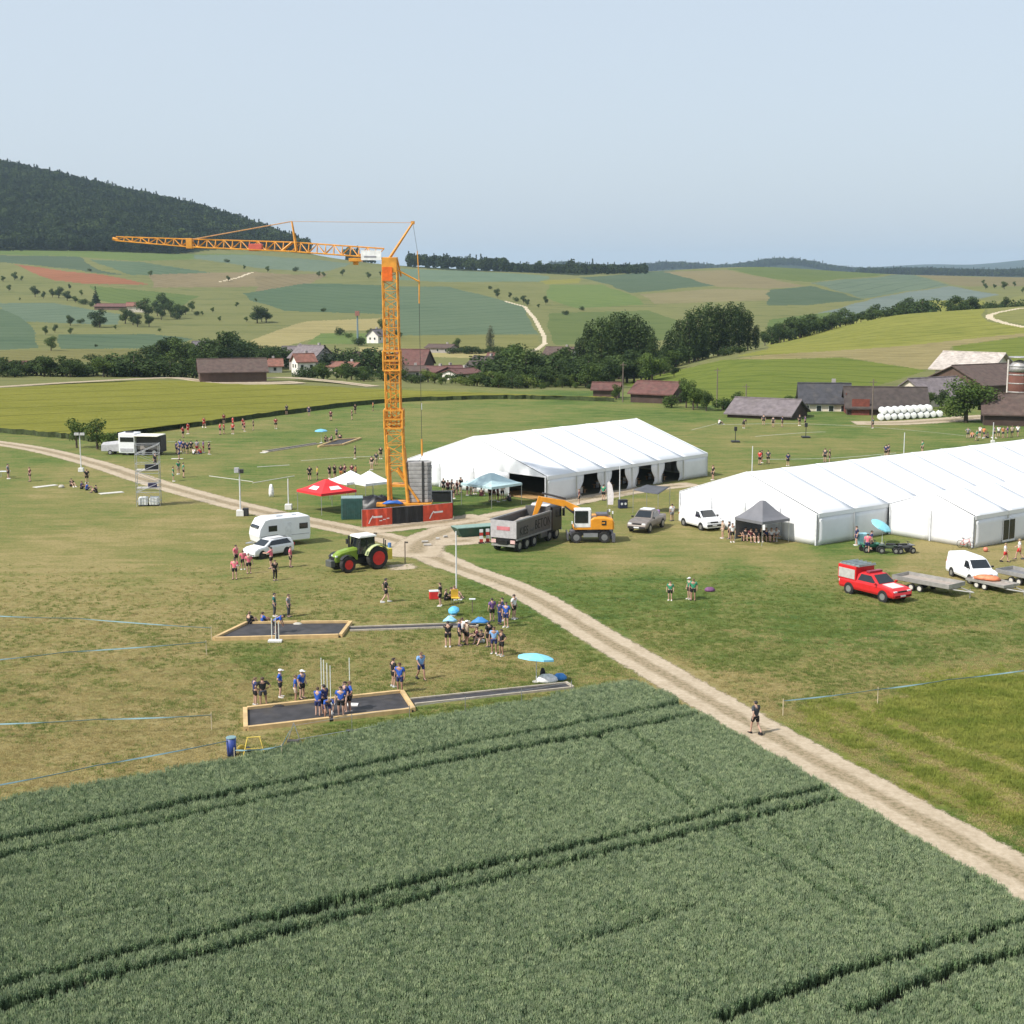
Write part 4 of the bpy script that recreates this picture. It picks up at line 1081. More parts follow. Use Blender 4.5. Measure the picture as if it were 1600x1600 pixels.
house(1383, 259, 638, 607, 13.5, 9, R(-8), 'timber', 'deep', 'large dark barn behind the white bales', 'barn', windows=0, name='barn', door=[(-1, 0, 3.8, 4.2), (-4.5, -1, 3, 3.4)], chimney=False, base=-.5)
house(1458, 278, 618, 592, 12, 10, R(30), 'cream', 'violet', 'barn with mauve-grey tiled roof left of the farmyard tree', 'barn', windows=0, name='barn', chimney=False)
house(1522, 330, 573, 552, 12, 14, R(-38), 'white', 'pale', 'white barn with broad pale roof up the slope', 'barn', windows=0, name='barn', chimney=False, over=1.2)
house(1535, 305, 606, 571, 16, 17, R(28), 'brown', 'brown', 'huge barn with brown roof beside the silo', 'barn', windows=0, name='barn', chimney=False)
house(1612, 240, 644, 618, 15, 9, R(-14), 'deep' if 'deep' in WALL else 'timber', 'brown', 'dark open shed at the right edge of the farm', 'shed', windows=0, name='shed', chimney=False)
# brick silo tower with pale dome
x, zt = zat(1594, 562, 275); zb = float(terrain(x, 275))
t = thing('silo', 'rust-brown round silo with pale top at the right edge', 'silo', (x, 275, zb))
mb = MB(); mb.lathe([(2.0, -.5), (2.0, zt - zb - 2.2)], 20); mb.build('drum', WALL['rust'], t, True)
mb = MB(); mb.lathe([(2.1, zt - zb - 2.2), (1.9, zt - zb - 1.2), (1.1, zt - zb - .3), (.2, zt - zb)], 20); mb.build('dome', M('silo_zinc', (.45, .43, .42), .5, .6, dirt=.3), t, True)
mb = MB()
for k in range(6): mb.lathe([(2.02, .8 + k * 1.6), (2.06, .85 + k * 1.6), (2.06, .95 + k * 1.6), (2.02, 1. + k * 1.6)], 20)
mb.build('hoop', M('silo_zinc'), t)
mb = MB(); mb.cyl((-2.15, 0, 0), (-2.15, 0, zt - zb), .16, n=8); mb.build('pipe', M('pale_pipe', (.6, .55, .5), .6), t)
# white wrapped bales in front of the dark barn
bale = MB(); bale.lathe([(.46, -.6), (.56, -.55), (.58, 0), (.56, .55), (.46, .6)], 14, axis='y')
bme = bale.mesh('silage_bale', M('bale_wrap', (.74, .76, .74), .35, var=.06, scale=4), True)
k = 0; row = []
for lay, n_ in ((0, 10), (1, 8)):
    for i in range(n_):
        px = 1376 + (i + lay * .5) * 10.2
        x, y = at(px, 657 - (px - 1376) * .06); 
        row.append((px, lay, x, y))
for dep in (0, 1.3):
    for px, lay, x, y in row:
        if dep and lay < 1: continue
        o = ob('silage_bale', bme, loc=(x + random.uniform(-.05, .05), y + dep + lay * .35, .57 + lay * .98), rz=R(-8) + random.uniform(-.08, .08))
        lab = ['bottom', 'top'][lay]
        tag(o, 'white silage bale, %s layer by the dark barn%s' % (lab, (', back row, ' if dep else ', ') + nth(int(round((px - 1376) / 10.2 - lay * .5)), [10, 8][lay])), 'bale', 'white bales by the barn')
# utility poles
POLEW = M('pole_wood', (.16, .125, .10), .9)
for px, py, tp, lab in ((973, 628, 566, 'slender wooden utility pole in front of the tall poplars'), (1120, 634, 575, 'slender utility pole right of the low brown barn'), (1362, 668, 592, 'wooden utility pole in front of the big dark barn'), (1165, 646, 600, 'short utility pole left of the mauve roofed barn')):
    x, y = at(px, py); _, zt = zat(px, tp, y)
    t = thing('utility_pole', lab, 'pole', (x, y, 0))
    mb = MB(); mb.cyl((0, 0, -.3), (0, 0, zt), .12, .08, 8); mb.build('pole', POLEW, t)
    mb = MB(); mb.box((0, 0, zt - .5), (1.2, .1, .1)); mb.build('crossarm', POLEW, t)
# blue-legged mast on the slope
x, y, z = hill(559, 536); _, zt = zat(559, 486, y)
t = thing('mast', 'slim mast with reddish head on the slope left of the crane', 'mast', (x, y, z))
mb = MB(); mb.cyl((0, 0, 0), (0, 0, zt - z - 2), .45, .3, 8); mb.build('pole', M('mast_blue', (.16, .22, .26), .6), t)
mb = MB(); mb.box((0, 0, zt - z - 1), (1.8, 1.8, 2.0)); mb.build('head', M('mast_red', (.28, .12, .09), .6), t)
# hard standing of the farm
strip('gravel_yard', [at(*p) for p in [(1330,661),(1400,661),(1470,657),(1530,652),(1600,648)]], 7, TRACK, .02)
# ------------------------------------------------------------------ marquees
PVC = M('white_pvc', (.77, .78, .80), .45, var=.03, scale=.35, dirt=.06)
PVCW = M('white_pvc_wall', (.74, .75, .77), .5, var=.04, scale=.6, dirt=.08)
ALU = M('aluminium', (.55, .56, .58), .35, .8, var=.1)
WOODF = M('floor_boards', (.42, .26, .11), .7, var=.25, scale=1.5)
INT = M('tent_floor_grass', (.06, .06, .03), .9, var=.3)
BENCH = M('bench_wood', (.30, .17, .07), .6, var=.2)
def sheet(mb, p00, p10, p11, p01, nu=6, nv=5, sag=.08, th=.03):
    """slack membrane between four corners, with thickness"""
    P = [Vector(p) for p in (p00, p10, p11, p01)]
    n_ = (P[1] - P[0]).cross(P[3] - P[0]).normalized()
    top, bot = [], []
    for i in range(nu + 1):
        for j in range(nv + 1):
            u, v = i / nu, j / nv
            p = P[0] * (1 - u) * (1 - v) + P[1] * u * (1 - v) + P[2] * u * v + P[3] * (1 - u) * v
            s = -sag * 4 * u * (1 - u) * (.4 + .6 * 4 * v * (1 - v))
            top.append(p + n_ * (s + th)); bot.append(p + n_ * s)
    N = len(top); fs = []
    for i in range(nu):
        for j in range(nv):
            a = i * (nv + 1) + j
            fs.append((a, a + nv + 1, a + nv + 2, a + 1)); fs.append((N + a, N + a + 1, N + a + nv + 2, N + a + nv + 1))
    for i in range(nu):
        for j in (0, nv):
            a = i * (nv + 1) + j; fs.append((a, a + nv + 1, N + a + nv + 1, N + a))
    for j in range(nv):
        for i in (0, nu):
            a = i * (nv + 1) + j; fs.append((a, a + 1, N + a + 1, N + a))
    mb.add(top + bot, fs)
def curtain(mb, x0, x1, y, h, tie, lean):
    """gathered cloth: full at the top, tied in half way"""
    n = 14; rings = []
    for k in range(7):
        t = k / 6; z = h * (1 - t)
        w = (x1 - x0) * (1 - .65 * math.exp(-((t - tie) / .3) ** 2))
        xa = x0 if lean < 0 else x1 - w
        ring = []
        for i in range(n):
            u = i / (n - 1)
            ring.append((xa + w * u, y + .07 * math.sin(u * 22 + k * .3), z + .02))
        rings.append([*ring, *[(p[0], p[1] + .03, p[2]) for p in reversed(ring)]])
    mb.loft(rings)
def marquee(name, label, loc, rz, L, W, eave, ridge, bays, front, gable_open=(), back='c', gbays=None):
    t = thing(name, label, 'marquee', loc, rz)
    b = L / bays; gb = gbays or max(2, round(W / 5)); g = W / gb
    for i in range(bays):
        for sg in (0, 1):
            ye = -.12 if sg == 0 else W + .12
            mb = MB()
            p = [(i * b + .02, ye, eave), ((i + 1) * b - .02, ye, eave), ((i + 1) * b - .02, W / 2, ridge), (i * b + .02, W / 2, ridge)]
            if sg: p = [p[1], p[0], p[3], p[2]]
            sheet(mb, *p, sag=.07)
            mb.build('roof_panel', PVC, t, True)
        for sg, y in ((0, -.02), (1, W + .02)):
            st = front[i] if sg == 0 else back
            if st == 'c':
                mb = MB(); pp = [(i * b + .08, y, .02), ((i + 1) * b - .08, y, .02), ((i + 1) * b - .08, y, eave - .3), (i * b + .08, y, eave - .3)]
                sheet(mb, *pp, sag=.06 if sg else -.06); mb.build('wall_panel', PVCW, t, True)
            elif st in 'olr':
                if st in 'ol':
                    mb = MB(); curtain(mb, i * b + .1, i * b + b * .26, y, eave - .3, .75, -1); mb.build('curtain', PVCW, t, True)
                if st in 'or':
                    mb = MB(); curtain(mb, (i + 1) * b - b * .26, (i + 1) * b - .1, y, eave - .3, .75, 1); mb.build('curtain', PVCW, t, True)
            mb = MB(); mb.box((i * b + b / 2, y - (.06 if sg == 0 else -.06), eave - .17), (b - .04, .05, .34)); mb.build('valance', PVC, t)
    fr = MB()
    for i in range(bays + 1):
        x = min(max(i * b, .06), L - .06)
        for y in (0, W): fr.box((x, y, eave / 2), (.12, .12, eave))
    fr.build('frame', ALU, t)
    for i in range(bays + 1):
        x = min(max(i * b, .06), L - .06)
        for y in (0, W): MB().cyl((x, y - (.1 if y == 0 else -.1), eave + .02), (x, W / 2, ridge + .02), .038, n=6).build('roof_seam', PVC, t)
    for end, xg in ((0, -.03), (1, L + .03)):
        for k in range(gb):
            y0, y1 = k * g, (k + 1) * g
            zr = lambda y: eave + (ridge - eave) * (1 - abs(y - W / 2) / (W / 2)) - .03
            if not (end == 0 and k in gable_open):
                mb = MB(); pp = [(xg, y0 + .05, .02), (xg, y1 - .05, .02), (xg, y1 - .05, eave - .1), (xg, y0 + .05, eave - .1)]
                sheet(mb, *(pp if end else [pp[1], pp[0], pp[3], pp[2]]), sag=-.05); mb.build('gable_panel', PVCW, t, True)
            pts = [(y0, eave - .12), (y1, eave - .12), (y1, zr(y1))]
            if y0 < W / 2 < y1: pts.append((W / 2, zr(W / 2)))
            pts.append((y0, zr(y0)))
            mb = MB(); mb.loft([[(xg - .03, y, z) for y, z in pts], [(xg + .03, y, z) for y, z in pts]]); mb.build('gable_top', PVC, t)
        for k in range(gb + 1):
            MB().box((xg + (-.07 if end == 0 else .07), min(max(k * g, .08), W - .08), eave / 2), (.09, .14, eave - .05)).build('gable_post', M('white_post', (.60, .61, .62), .5), t)
    return t
T1Z = math.atan2(.723, .691)
t1 = marquee('marquee', 'white marquee with open curtained bays behind the excavator', (3.7, 155.9, 0), T1Z, 28.8, 22, 2.75, 6.25, 6, 'coooo' + 'c', gable_open=(0,), gbays=4)
mb = MB(); mb.box((2.2, 5, .05), (3.6, 6, .1)); mb.build('entrance_floor', WOODF, t1)
mb = MB(); mb.box((14.4, 11, .012), (28.4, 21.6, .02)); mb.build('floor', INT, t1)
T2Z = math.atan2(.617, .788)
t2 = marquee('marquee', 'long white marquee running out of frame at the right', (27.4, 130.1, 0), T2Z, 60, 17.5, 2.9, 5.75, 12, 'cc' + 'x' * 10, gbays=4)
ann = marquee('marquee', 'smaller white marquee joined to the front of the long marquee', (27.4 + 10 * .788 + 9.4 * .617, 130.1 + 10 * .617 - 9.4 * .788, 0), T2Z, 50, 9.2, 2.9, 4.5, 10, 'c' * 10, back='x', gbays=2)
dr = MB(); dr.box((5.1, -.14, 1.15), (1.9, .06, 2.1)); d_ = dr.build('door', M('door_frame_white', (.7, .7, .7), .5), ann)
for k in range(2):
    MB().box((4.62 + k * .92, -.18, 1.2), (.8, .04, 1.8)).build('pane', GLASS, d_)
# folding tables seen through the openings
def beer_table(x, y, rz, label, grp):
    t = thing('trestle_table', label, 'table', (x, y, 0), rz, grp)
    MB().box((0, 0, .76), (2.2, .55, .04)).build('top', BENCH, t)
    for s in (-1, 1):
        MB().box((s * .85, 0, .37), (.04, .5, .74)).build('leg', ALU, t)
    for s in (-1, 1):
        b_ = MB(); b_.box((0, s * .6, .45), (2.2, .26, .03)); b_.box((-.85, s * .6, .22), (.04, .24, .43)); b_.box((.85, s * .6, .22), (.04, .24, .43)); b_.build('bench', BENCH, t)
for i in range(4):
    lx, ly = 7.2 + i * 4.8, 2.2
    beer_table(3.7 + lx * .691 - ly * .723, 155.9 + lx * .723 + ly * .691, T1Z + 1.57, 'trestle table and benches inside the marquee opening, ' + nth(i, 4), 'tables inside the marquee')

# ------------------------------------------------------------------ pop-up gazebos and parasols
def gazebo(px, py, w, d, rz, eave, peak, c, label, trim=None, walls=0, crown=True):
    x, y = at(px, py)
    m = M('gazebo_' + label[:14].replace(' ', '_'), c, .6, var=.06, scale=1.5)
    t = thing('gazebo', label, 'gazebo', (x, y, 0), rz)
    hw, hd = w / 2, d / 2
    rings = [[(-hw, -hd, eave - .25), (hw, -hd, eave - .25), (hw, hd, eave - .25), (-hw, hd, eave - .25)]]
    for k in range(5):
        u = k / 4; f = 1 - u * (.72 if crown else .98); z = eave + (peak - eave) * (u ** 1.25)
        rings.append([(sx * hw * f, sy * hd * f, z) for sx, sy in ((-1, -1), (1, -1), (1, 1), (-1, 1))])
    if crown:
        rings.append([(sx * hw * .1, sy * hd * .1, peak + (peak - eave) * .3) for sx, sy in ((-1, -1), (1, -1), (1, 1), (-1, 1))])
    mb = MB(); mb.loft(rings, caps=False); mb.add(rings[-1], [(0, 1, 2, 3)])
    c_ = mb.build('canopy', m, t)
    so = c_.modifiers.new('thickness', 'SOLIDIFY'); so.thickness = .02
    if trim:
        for s in (-1, 1):
            k0, k1 = .30, .62
            q = [(s * .0 - hw * .32, -hd * (1 - .72 * k0) - .03, eave + (peak - eave) * k0 ** 1.25 + .03), (hw * .32, -hd * (1 - .72 * k0) - .03, eave + (peak - eave) * k0 ** 1.25 + .03),
                 (hw * .25, -hd * (1 - .72 * k1) - .03, eave + (peak - eave) * k1 ** 1.25 + .05), (-hw * .25, -hd * (1 - .72 * k1) - .03, eave + (peak - eave) * k1 ** 1.25 + .05)]
            if s > 0: q = [(-p_[1] * -1 * hw / hd, p_[0] * hd / hw, p_[2]) for p_ in q]
            MB().add(q, [(0, 1, 2, 3)]).build('printed_panel', M('print_white', (.8, .8, .8), .6), c_)
    for sx in (-1, 1):
        for sy in (-1, 1):
            MB().cyl((sx * (hw - .05), sy * (hd - .05), 0), (sx * (hw - .05), sy * (hd - .05), eave - .05), .035, n=6).build('leg', ALU, t)
    for k in range(walls):
        if k == 0: MB().box((0, hd - .03, eave / 2), (w - .1, .03, eave - .3)).build('side_wall', m, t)
        else: MB().box((hw - .03, 0, eave / 2), (.03, d - .1, eave - .3)).build('side_wall', m, t)
    return t
gazebo(511, 798, 4.4, 4.4, R(42), 2.2, 3.0, (.62, .025, .03), 'red pop-up gazebo with white lettering beside the track', trim=True)
gazebo(549, 781, 3.4, 3.4, R(40), 2.2, 3.2, (.80, .81, .83), 'white pop-up gazebo behind the red gazebo', crown=False)
gazebo(578, 783, 3.4, 3.4, R(40), 2.2, 3.3, (.79, .80, .82), 'white pop-up gazebo next to the crane', crown=False)
gazebo(768, 788, 4.6, 4.6, R(46), 2.3, 3.1, (.42, .56, .58), 'pale turquoise gazebo at the marquee entrance')
gazebo(1190, 846, 3.5, 3.5, R(36), 2.2, 3.4, (.15, .15, .165), 'dark grey gazebo in front of the long marquee', walls=1)
def parasol(px, py, r, h, c, label, tilt=(0, 0), z0=0):
    x, y = at(px, py)
    t = thing('parasol', label, 'parasol', (x, y, z0))
    m = M('parasol_%.2f_%.2f' % c[:2], c, .6, var=.06)
    rings = []
    n = 16
    for rr_, hh in ((1, -.32), (.97, -.22), (.7, -.1), (.35, -.02), (.03, .03)):
        rings.append([(r * rr_ * math.cos(2 * math.pi * i / n) * (1 if i % 2 else .94), r * rr_ * math.sin(2 * math.pi * i / n) * (1 if i % 2 else .94), hh) for i in range(n)])
    mb = MB(); mb.loft(rings, caps=False)
    c_ = mb.build('canopy', m, t); c_.location = (0, 0, h); c_.rotation_euler = (tilt[0], tilt[1], 0)
    so = c_.modifiers.new('thickness', 'SOLIDIFY'); so.thickness = .012
    MB().cyl((0, 0, 0), (0, 0, h), .025, n=6).build('pole', M('white_post'), t)
    MB().lathe([(.25, 0), (.25, .06), (.05, .1)], 12).build('foot', M('concrete', (.45, .43, .40), .9, var=.15), t)
    return t
CY = (.22, .58, .72)
parasol(838, 1066, 1.15, 1.75, CY, 'open light blue parasol at the end of the near run-up', (R(-8), R(6)))
parasol(708, 962, .42, .6, (.10, .42, .66), 'small blue parasol beside the white mast', (R(25), R(-10)))
parasol(502, 692, .95, 2.0, (.16, .44, .62), 'blue parasol at the distant jumping pit')
parasol(1378, 850, 1.0, 1.9, (.24, .60, .70), 'tilted turquoise parasol in front of the marquee corner', (R(18), R(25)))
for i, (px, py, r_) in enumerate(((703, 975, .4), (750, 977, .5))):
    x, y = at(px, py)
    mb = MB(); rr = random.Random(i)
    rings = []
    for k in range(4):
        f = 1 - k * .27
        rings.append([(r_ * f * math.cos(a / 12 * 6.283) * (1 + .15 * math.sin(a * 2.1 + k)) * 1.3, r_ * f * .7 * math.sin(a / 12 * 6.283), .02 + k * .12 + .03 * math.sin(a * 1.7)) for a in range(12)])
    mb.loft(rings)
    o = mb.build('folded_tarpaulin', M('tarp_blue%d' % i, ((.30, .58, .74), (.05, .22, .52))[i], .6), smooth=True, loc=(x, y, .2))
    tag(o, ('pale blue', 'bright blue')[i] + ' cloth bundle lying on the far run-up', 'tarpaulin')

# ------------------------------------------------------------------ tower crane
YEL = M('crane_yellow', (.66, .285, .035), .5, var=.18, scale=1.5, dirt=.2)
ORG = M('crane_orange', (.70, .13, .012), .5, var=.15)
CABLE = M('steel_cable', (.06, .06, .06), .5, .5)
def lattice(mb, p0, p1, w0, w1, bay, r, rd, up=(0, 0, 1), tri=False, n=5):
    p0 = Vector(p0); p1 = Vector(p1); d = (p1 - p0); L = d.length; d.normalize()
    up = Vector(up)
    if abs(d.dot(up)) > .95: up = Vector((0, 1, 0))
    a = d.cross(up).normalized(); b = a.cross(d)
    cs = [(-.5, 0), (.5, 0), (0, .9)] if tri else [(-.5, -.5), (.5, -.5), (.5, .5), (-.5, .5)]
    nb = max(1, round(L / bay)); P = []
    for k in range(nb + 1):
        w = w0 + (w1 - w0) * k / nb; c = p0 + d * (L * k / nb)
        P.append([c + a * (u * w) + b * (v * w) for u, v in cs])
    m = len(cs)
    for i in range(m): mb.cyl(P[0][i], P[-1][i], r, r, n)
    for k in range(nb):
        for i in range(m):
            j = (i + 1) % m
            q = (P[k][i], P[k + 1][j]) if (k + i) % 2 == 0 else (P[k][j], P[k + 1][i])
            mb.cyl(*q, rd, rd, 4, caps=False)
            if k: mb.cyl(P[k][i], P[k][j], rd, rd, 4, caps=False)
    return P
CX, CY0 = -11.8, 148.0
cr = thing('tower_crane', 'tall yellow self-erecting tower crane with long jib to the left', 'crane', (CX, CY0, 0))
def cp(px, py, dy=0.0):
    x, z = zat(px, py, CY0 + dy); return (x - CX, dy, z)
hd = cp(609, 402)
m1 = MB(); lattice(m1, cp(619, 742), cp(615, 645), 1.75, 1.75, 1.0, .10, .055); m1.build('lower_mast', YEL, cr)
m2 = MB(); lattice(m2, cp(616, 668), cp(609.5, 425), 1.45, 1.45, .9, .085, .05); m2.build('upper_mast', YEL, cr)
m2 = MB(); lattice(m2, cp(616, 668), cp(611, 480), .55, .55, 1.1, .05, .035); m2.build('ladder', YEL, cr)
for a_, b_, w_ in ((668, 640, 1.85), (578, 548, 1.65)):
    f_ = MB()
    pa, pb = cp(616 if a_ > 600 else 613, a_), cp(615.5 if a_ > 600 else 612.5, b_)
    for z in (pa[2], (pa[2] + pb[2]) / 2, pb[2]):
        for s in (-1, 1):
            f_.box((pa[0], s * w_ / 2, z), (w_, .14, .16)); f_.box((pa[0] + s * w_ / 2, 0, z), (.14, w_, .16))
    for sx in (-1, 1):
        for sy in (-1, 1): f_.cyl((pa[0] + sx * w_ / 2, sy * w_ / 2, pa[2]), (pb[0] + sx * w_ / 2, sy * w_ / 2, pb[2]), .1, n=6)
    f_.build('mast_collar', YEL, cr)
b = MB()
for sx in (-1, 1):
    for sy in (-1, 1):
        b.cyl((.35 + sx * .95, sy * .9, 1.3), (cp(619, 742)[0] + sx * .8, sy * .8, cp(619, 700)[2]), .2, .15, 8)
b.cyl((2.4, -.9, 1.4), (.2, -.8, 4.6), .13, n=8); b.cyl((2.4, .9, 1.4), (.2, .8, 4.6), .13, n=8)
b.box((.5, 0, 3.0), (1.7, 1.7, .25)); b.build('mast_foot', YEL, cr, bevel=.02)
b = MB(); b.box((.9, 0, 1.1), (5.6, 2.4, .35)); b.lathe([(1.2, .55), (1.2, .95)], 20); b.build('slewing_platform', YEL, cr, bevel=.03)
b = MB()
for sx in (-1, 1):
    for sy in (-1, 1):
        b.cyl((sx * .6, sy * .6, .55), (sx * 2.3, sy * 2.3, .5), .18, n=6)
b.box((0, 0, .55), (2.2, 2.2, .3)); ch = b.build('undercarriage', YEL, cr)
for sx in (-1, 1):
    for sy in (-1, 1): MB().box((sx * 2.3, sy * 2.3, .25), (.5, .5, .5)).build('outrigger_foot', M('timber_block', (.3, .22, .14), .9), cr)
CONC = M('ballast_concrete', (.33, .32, .31), .85, var=.18, scale=2, dirt=.3)
bx, _, _ = cp(655, 780)
for k in range(10):
    mb = MB(); w_, d_ = 2.55 + random.uniform(-.05, .05), 1.7
    prof = [(-w_ / 2, -.55), (-w_ / 2 + .35, -d_ / 2), (w_ / 2 - .35, -d_ / 2), (w_ / 2, -.55), (w_ / 2, .55), (w_ / 2 - .35, d_ / 2), (-w_ / 2 + .35, d_ / 2), (-w_ / 2, .55)]
    z0 = 1.32 + k * .41
    mb.loft([[(bx + x_, y_, z0) for x_, y_ in prof], [(bx + x_, y_, z0 + .375) for x_, y_ in prof]]); mb.build('ballast_slab', CONC, cr, bevel=.03)
mb = MB(); mb.box((bx + .45, -.86, 3.4), (.22, .06, 4.2)); mb.build('ballast_tie', CABLE, cr)
# head, jib and stays
hb = MB(); hb.box((hd[0], 0, cp(609, 414)[2]), (1.5, 1.5, 1.5)); hb.build('mast_head', YEL, cr, bevel=.05)
hb = MB(); hb.box((cp(606, 428)[0], -.62, cp(606, 428)[2]), (1.0, .4, 1.35)); hb.build('switch_box', ORG, cr)
tip = cp(181, 376); j1 = cp(297, 386); j2 = cp(456, 393); j3 = cp(560, 403)
jb = MB(); lattice(jb, (hd[0] - .6, 0, hd[2] - .1), j2, 1.05, 1.0, .85, .075, .045, tri=True); lattice(jb, j2, j1, 1.0, .85, .85, .07, .042, tri=True); lattice(jb, j1, tip, .85, .42, .8, .06, .038, tri=True)
jb.cyl((tip[0] - .3, 0, tip[2] + .2), (tip[0] + .2, 0, tip[2] + .1), .16, n=8); jb.build('jib', YEL, cr)
jb = MB(); jb.box((j1[0], 0, j1[2] + .35), (.6, 1.0, 1.0)); jb.build('jib_joint', YEL, cr, bevel=.03)
jb = MB(); jb.box((cp(400, 388)[0], 0, cp(400, 389)[2] + .15), (1.3, 1.0, .7)); jb.build('winch', M('winch_red', (.55, .11, .08), .5), cr, bevel=.04)
tp = cp(456, 346)
jb = MB()
for s in (-1, 1): jb.cyl((j2[0] + .5, s * .5, j2[2]), (tp[0], s * .12, tp[2]), .11, .07, 6); jb.cyl((j2[0] - .9, s * .4, j2[2] + .1), (j2[0] + .1, s * .4, j2[2] + .9), .09, n=6)
for k in range(5):
    u = k / 5; jb.box((j2[0] + .5 + (tp[0] - j2[0] - .5) * u, 0, j2[2] + (tp[2] - j2[2]) * u), (.08, .95 - .7 * u, .08))
jb.build('jib_strut', YEL, cr)
st = cp(645, 348)
jb = MB()
for s in (-1, 1): jb.cyl((hd[0] - .1, s * .55, hd[2] - .2), (st[0], s * .2, st[2]), .12, .09, 6)
for k in range(1, 6):
    u = k / 6; jb.box((hd[0] + (st[0] - hd[0]) * u, 0, hd[2] - .2 + (st[2] - hd[2] + .2) * u), (.07, 1.1 - .7 * u, .07))
jb.box((st[0], 0, st[2]), (.35, .5, .3)); jb.build('head_strut', YEL, cr)
s1 = cp(655, 440); s2 = cp(655, 474)
jb = MB()
for s in (-1, 1): jb.cyl((hd[0] + .5, s * .5, cp(609, 420)[2]), (s1[0], s * .15, s1[2]), .08, n=6)
jb.cyl((hd[0] + .7, 0, hd[2]), (hd[0] + 1.1, 0, cp(609, 432)[2]), .09, n=6)
jb.build('rear_strut', YEL, cr)
tie = MB()
for s in (-1, 1):
    tie.cyl((tp[0], s * .12, tp[2]), (j1[0], s * .2, j1[2] + .7), .045, n=5)
    tie.cyl((tp[0], s * .12, tp[2]), (st[0], s * .2, st[2]), .018, n=5)
tie.build('jib_tie', M('tie_bar', (.55, .30, .14), .5), cr)
tie = MB(); tie.cyl(cp(652, 392), s1, .05, n=6); tie.cyl(s1, s2, .07, n=6); tie.cyl(cp(659, 686), cp(659.5, 712), .1, n=6); tie.build('rear_tie', YEL, cr)
cb = MB()
for s in (-1, 1): cb.cyl((s2[0], s * .06, s2[2]), (cp(659, 690)[0], s * .06, cp(659, 690)[2]), .022, n=5); cb.cyl((cp(659, 712)[0], s * .06, cp(659, 712)[2]), (bx, s * .06, 5.3), .022, n=5)
cb.cyl(st, cp(652, 392), .018, n=5)
cb.cyl(cp(556, 410), cp(556, 404), .02, n=5); cb.build('cable', CABLE, cr)
tr = MB(); tr.box((cp(556, 405)[0], 0, cp(556, 406)[2]), (1.3, 1.1, .35)); tr.box((cp(556, 409)[0], 0, cp(556, 410)[2]), (.5, .4, .5)); tr.build('trolley', YEL, cr, bevel=.03)
sg = MB(); sg.box((cp(581, 400)[0], -.75, cp(581, 399)[2]), (2.0, .08, .95)); sg = sg.build('sign_board', M('sign_white', (.8, .8, .8), .5), cr)
MB().box((cp(581, 400)[0] - .1, -.80, cp(581, 402)[2] + .05), (1.2, .02, .16)).build('lettering', M('sign_grey', (.3, .3, .33), .6), sg)
bt = MB(); rr = random.Random(3)
bt.loft([[(-.8 + 1.1 * math.cos(a / 10 * 6.283) * (1 - k * .25), -1.5 + .5 * math.sin(a / 10 * 6.283), 1.3 + k * .12 + .06 * math.sin(a * 1.9)) for a in range(10)] for k in range(3)])
o = bt.build('folded_tarpaulin', M('tarp_royal', (.02, .12, .45), .5), smooth=True, loc=(CX + .6, CY0, .02)); tag(o, 'royal blue tarpaulin lying on the crane platform', 'tarpaulin')

# hoarding around the crane
def banner(pA, pB, h, mat, label, logo=None):
    a, b_ = at(*pA), at(*pB)
    L = math.hypot(b_[0] - a[0], b_[1] - a[1])
    t = thing('fence_banner', label, 'banner', (a[0], a[1], 0), yaw(a, b_))
    n = 16; rings = []
    front = [(L * i / n, -.04 + .05 * math.sin(i * 1.3), 0) for i in range(n + 1)]
    vs = []
    for y_ in (-.015, .015):
        for z in (.12, h * .5, h): vs += [(p[0], p[1] + y_ + (.03 * math.sin(p[0] * 3) if z < h and z > .2 else 0), z) for p in front]
    fs = []; m = n + 1
    for lay in (0, 1):
        for r_ in range(2):
            for i in range(n): q = lay * 3 * m + r_ * m + i; fs.append((q, q + 1, q + m + 1, q + m))
    for i in range(n): fs.append((i, i + 1, 3 * m + i + 1, 3 * m + i)); fs.append((2 * m + i, 2 * m + i + 1, 5 * m + i + 1, 5 * m + i))
    pn = MB().add(vs, fs).build('cloth', mat, t)
    for i in (0, 1): MB().cyl((L * i, .04, 0), (L * i, .04, h + .05), .03, n=6).build('post', ALU, t)
    MB().cyl((0, .04, h + .02), (L, .04, h + .02), .025, n=6).build('rail', ALU, t)
    if logo:
        lg = MB()
        pts = [(.18, .22), (.24, .45), (.33, .66), (.36, .62), (.28, .44), (.22, .22)]
        lg.add([(L * u, -.14, h * v) for u, v in pts], [tuple(range(6))])
        lg.box((L * .5, -.14, h * .56), (L * .30, .01, h * .10)); lg.build('logo', M('banner_white', (.8, .78, .76), .6), pn)
        if logo > 1:
            l2 = MB()
            for k in range(3): l2.box((L * (.60 + k * .12), -.14, h * (.34 + .05 * k)), (L * .09, .01, h * .05))
            l2.build('lettering', M('banner_white'), pn)
    return t
BRED = M('banner_orange_red', (.62, .075, .035), .55, var=.12, scale=2)
BBLK = M('banner_black', (.012, .012, .014), .6, var=.3)
banner((566, 825), (613, 821), 1.75, BRED, 'orange-red fence banner with white swoosh left of the crane base', 2)
banner((613, 821), (661, 817), 1.75, BBLK, 'black fence banner in front of the crane base')
banner((661, 817), (707, 812), 1.7, BRED, 'orange-red fence banner with white swoosh right of the crane base', 1)
banner((707, 812), (706, 790), 1.6, BBLK, 'black side banner at the right end of the crane fence')
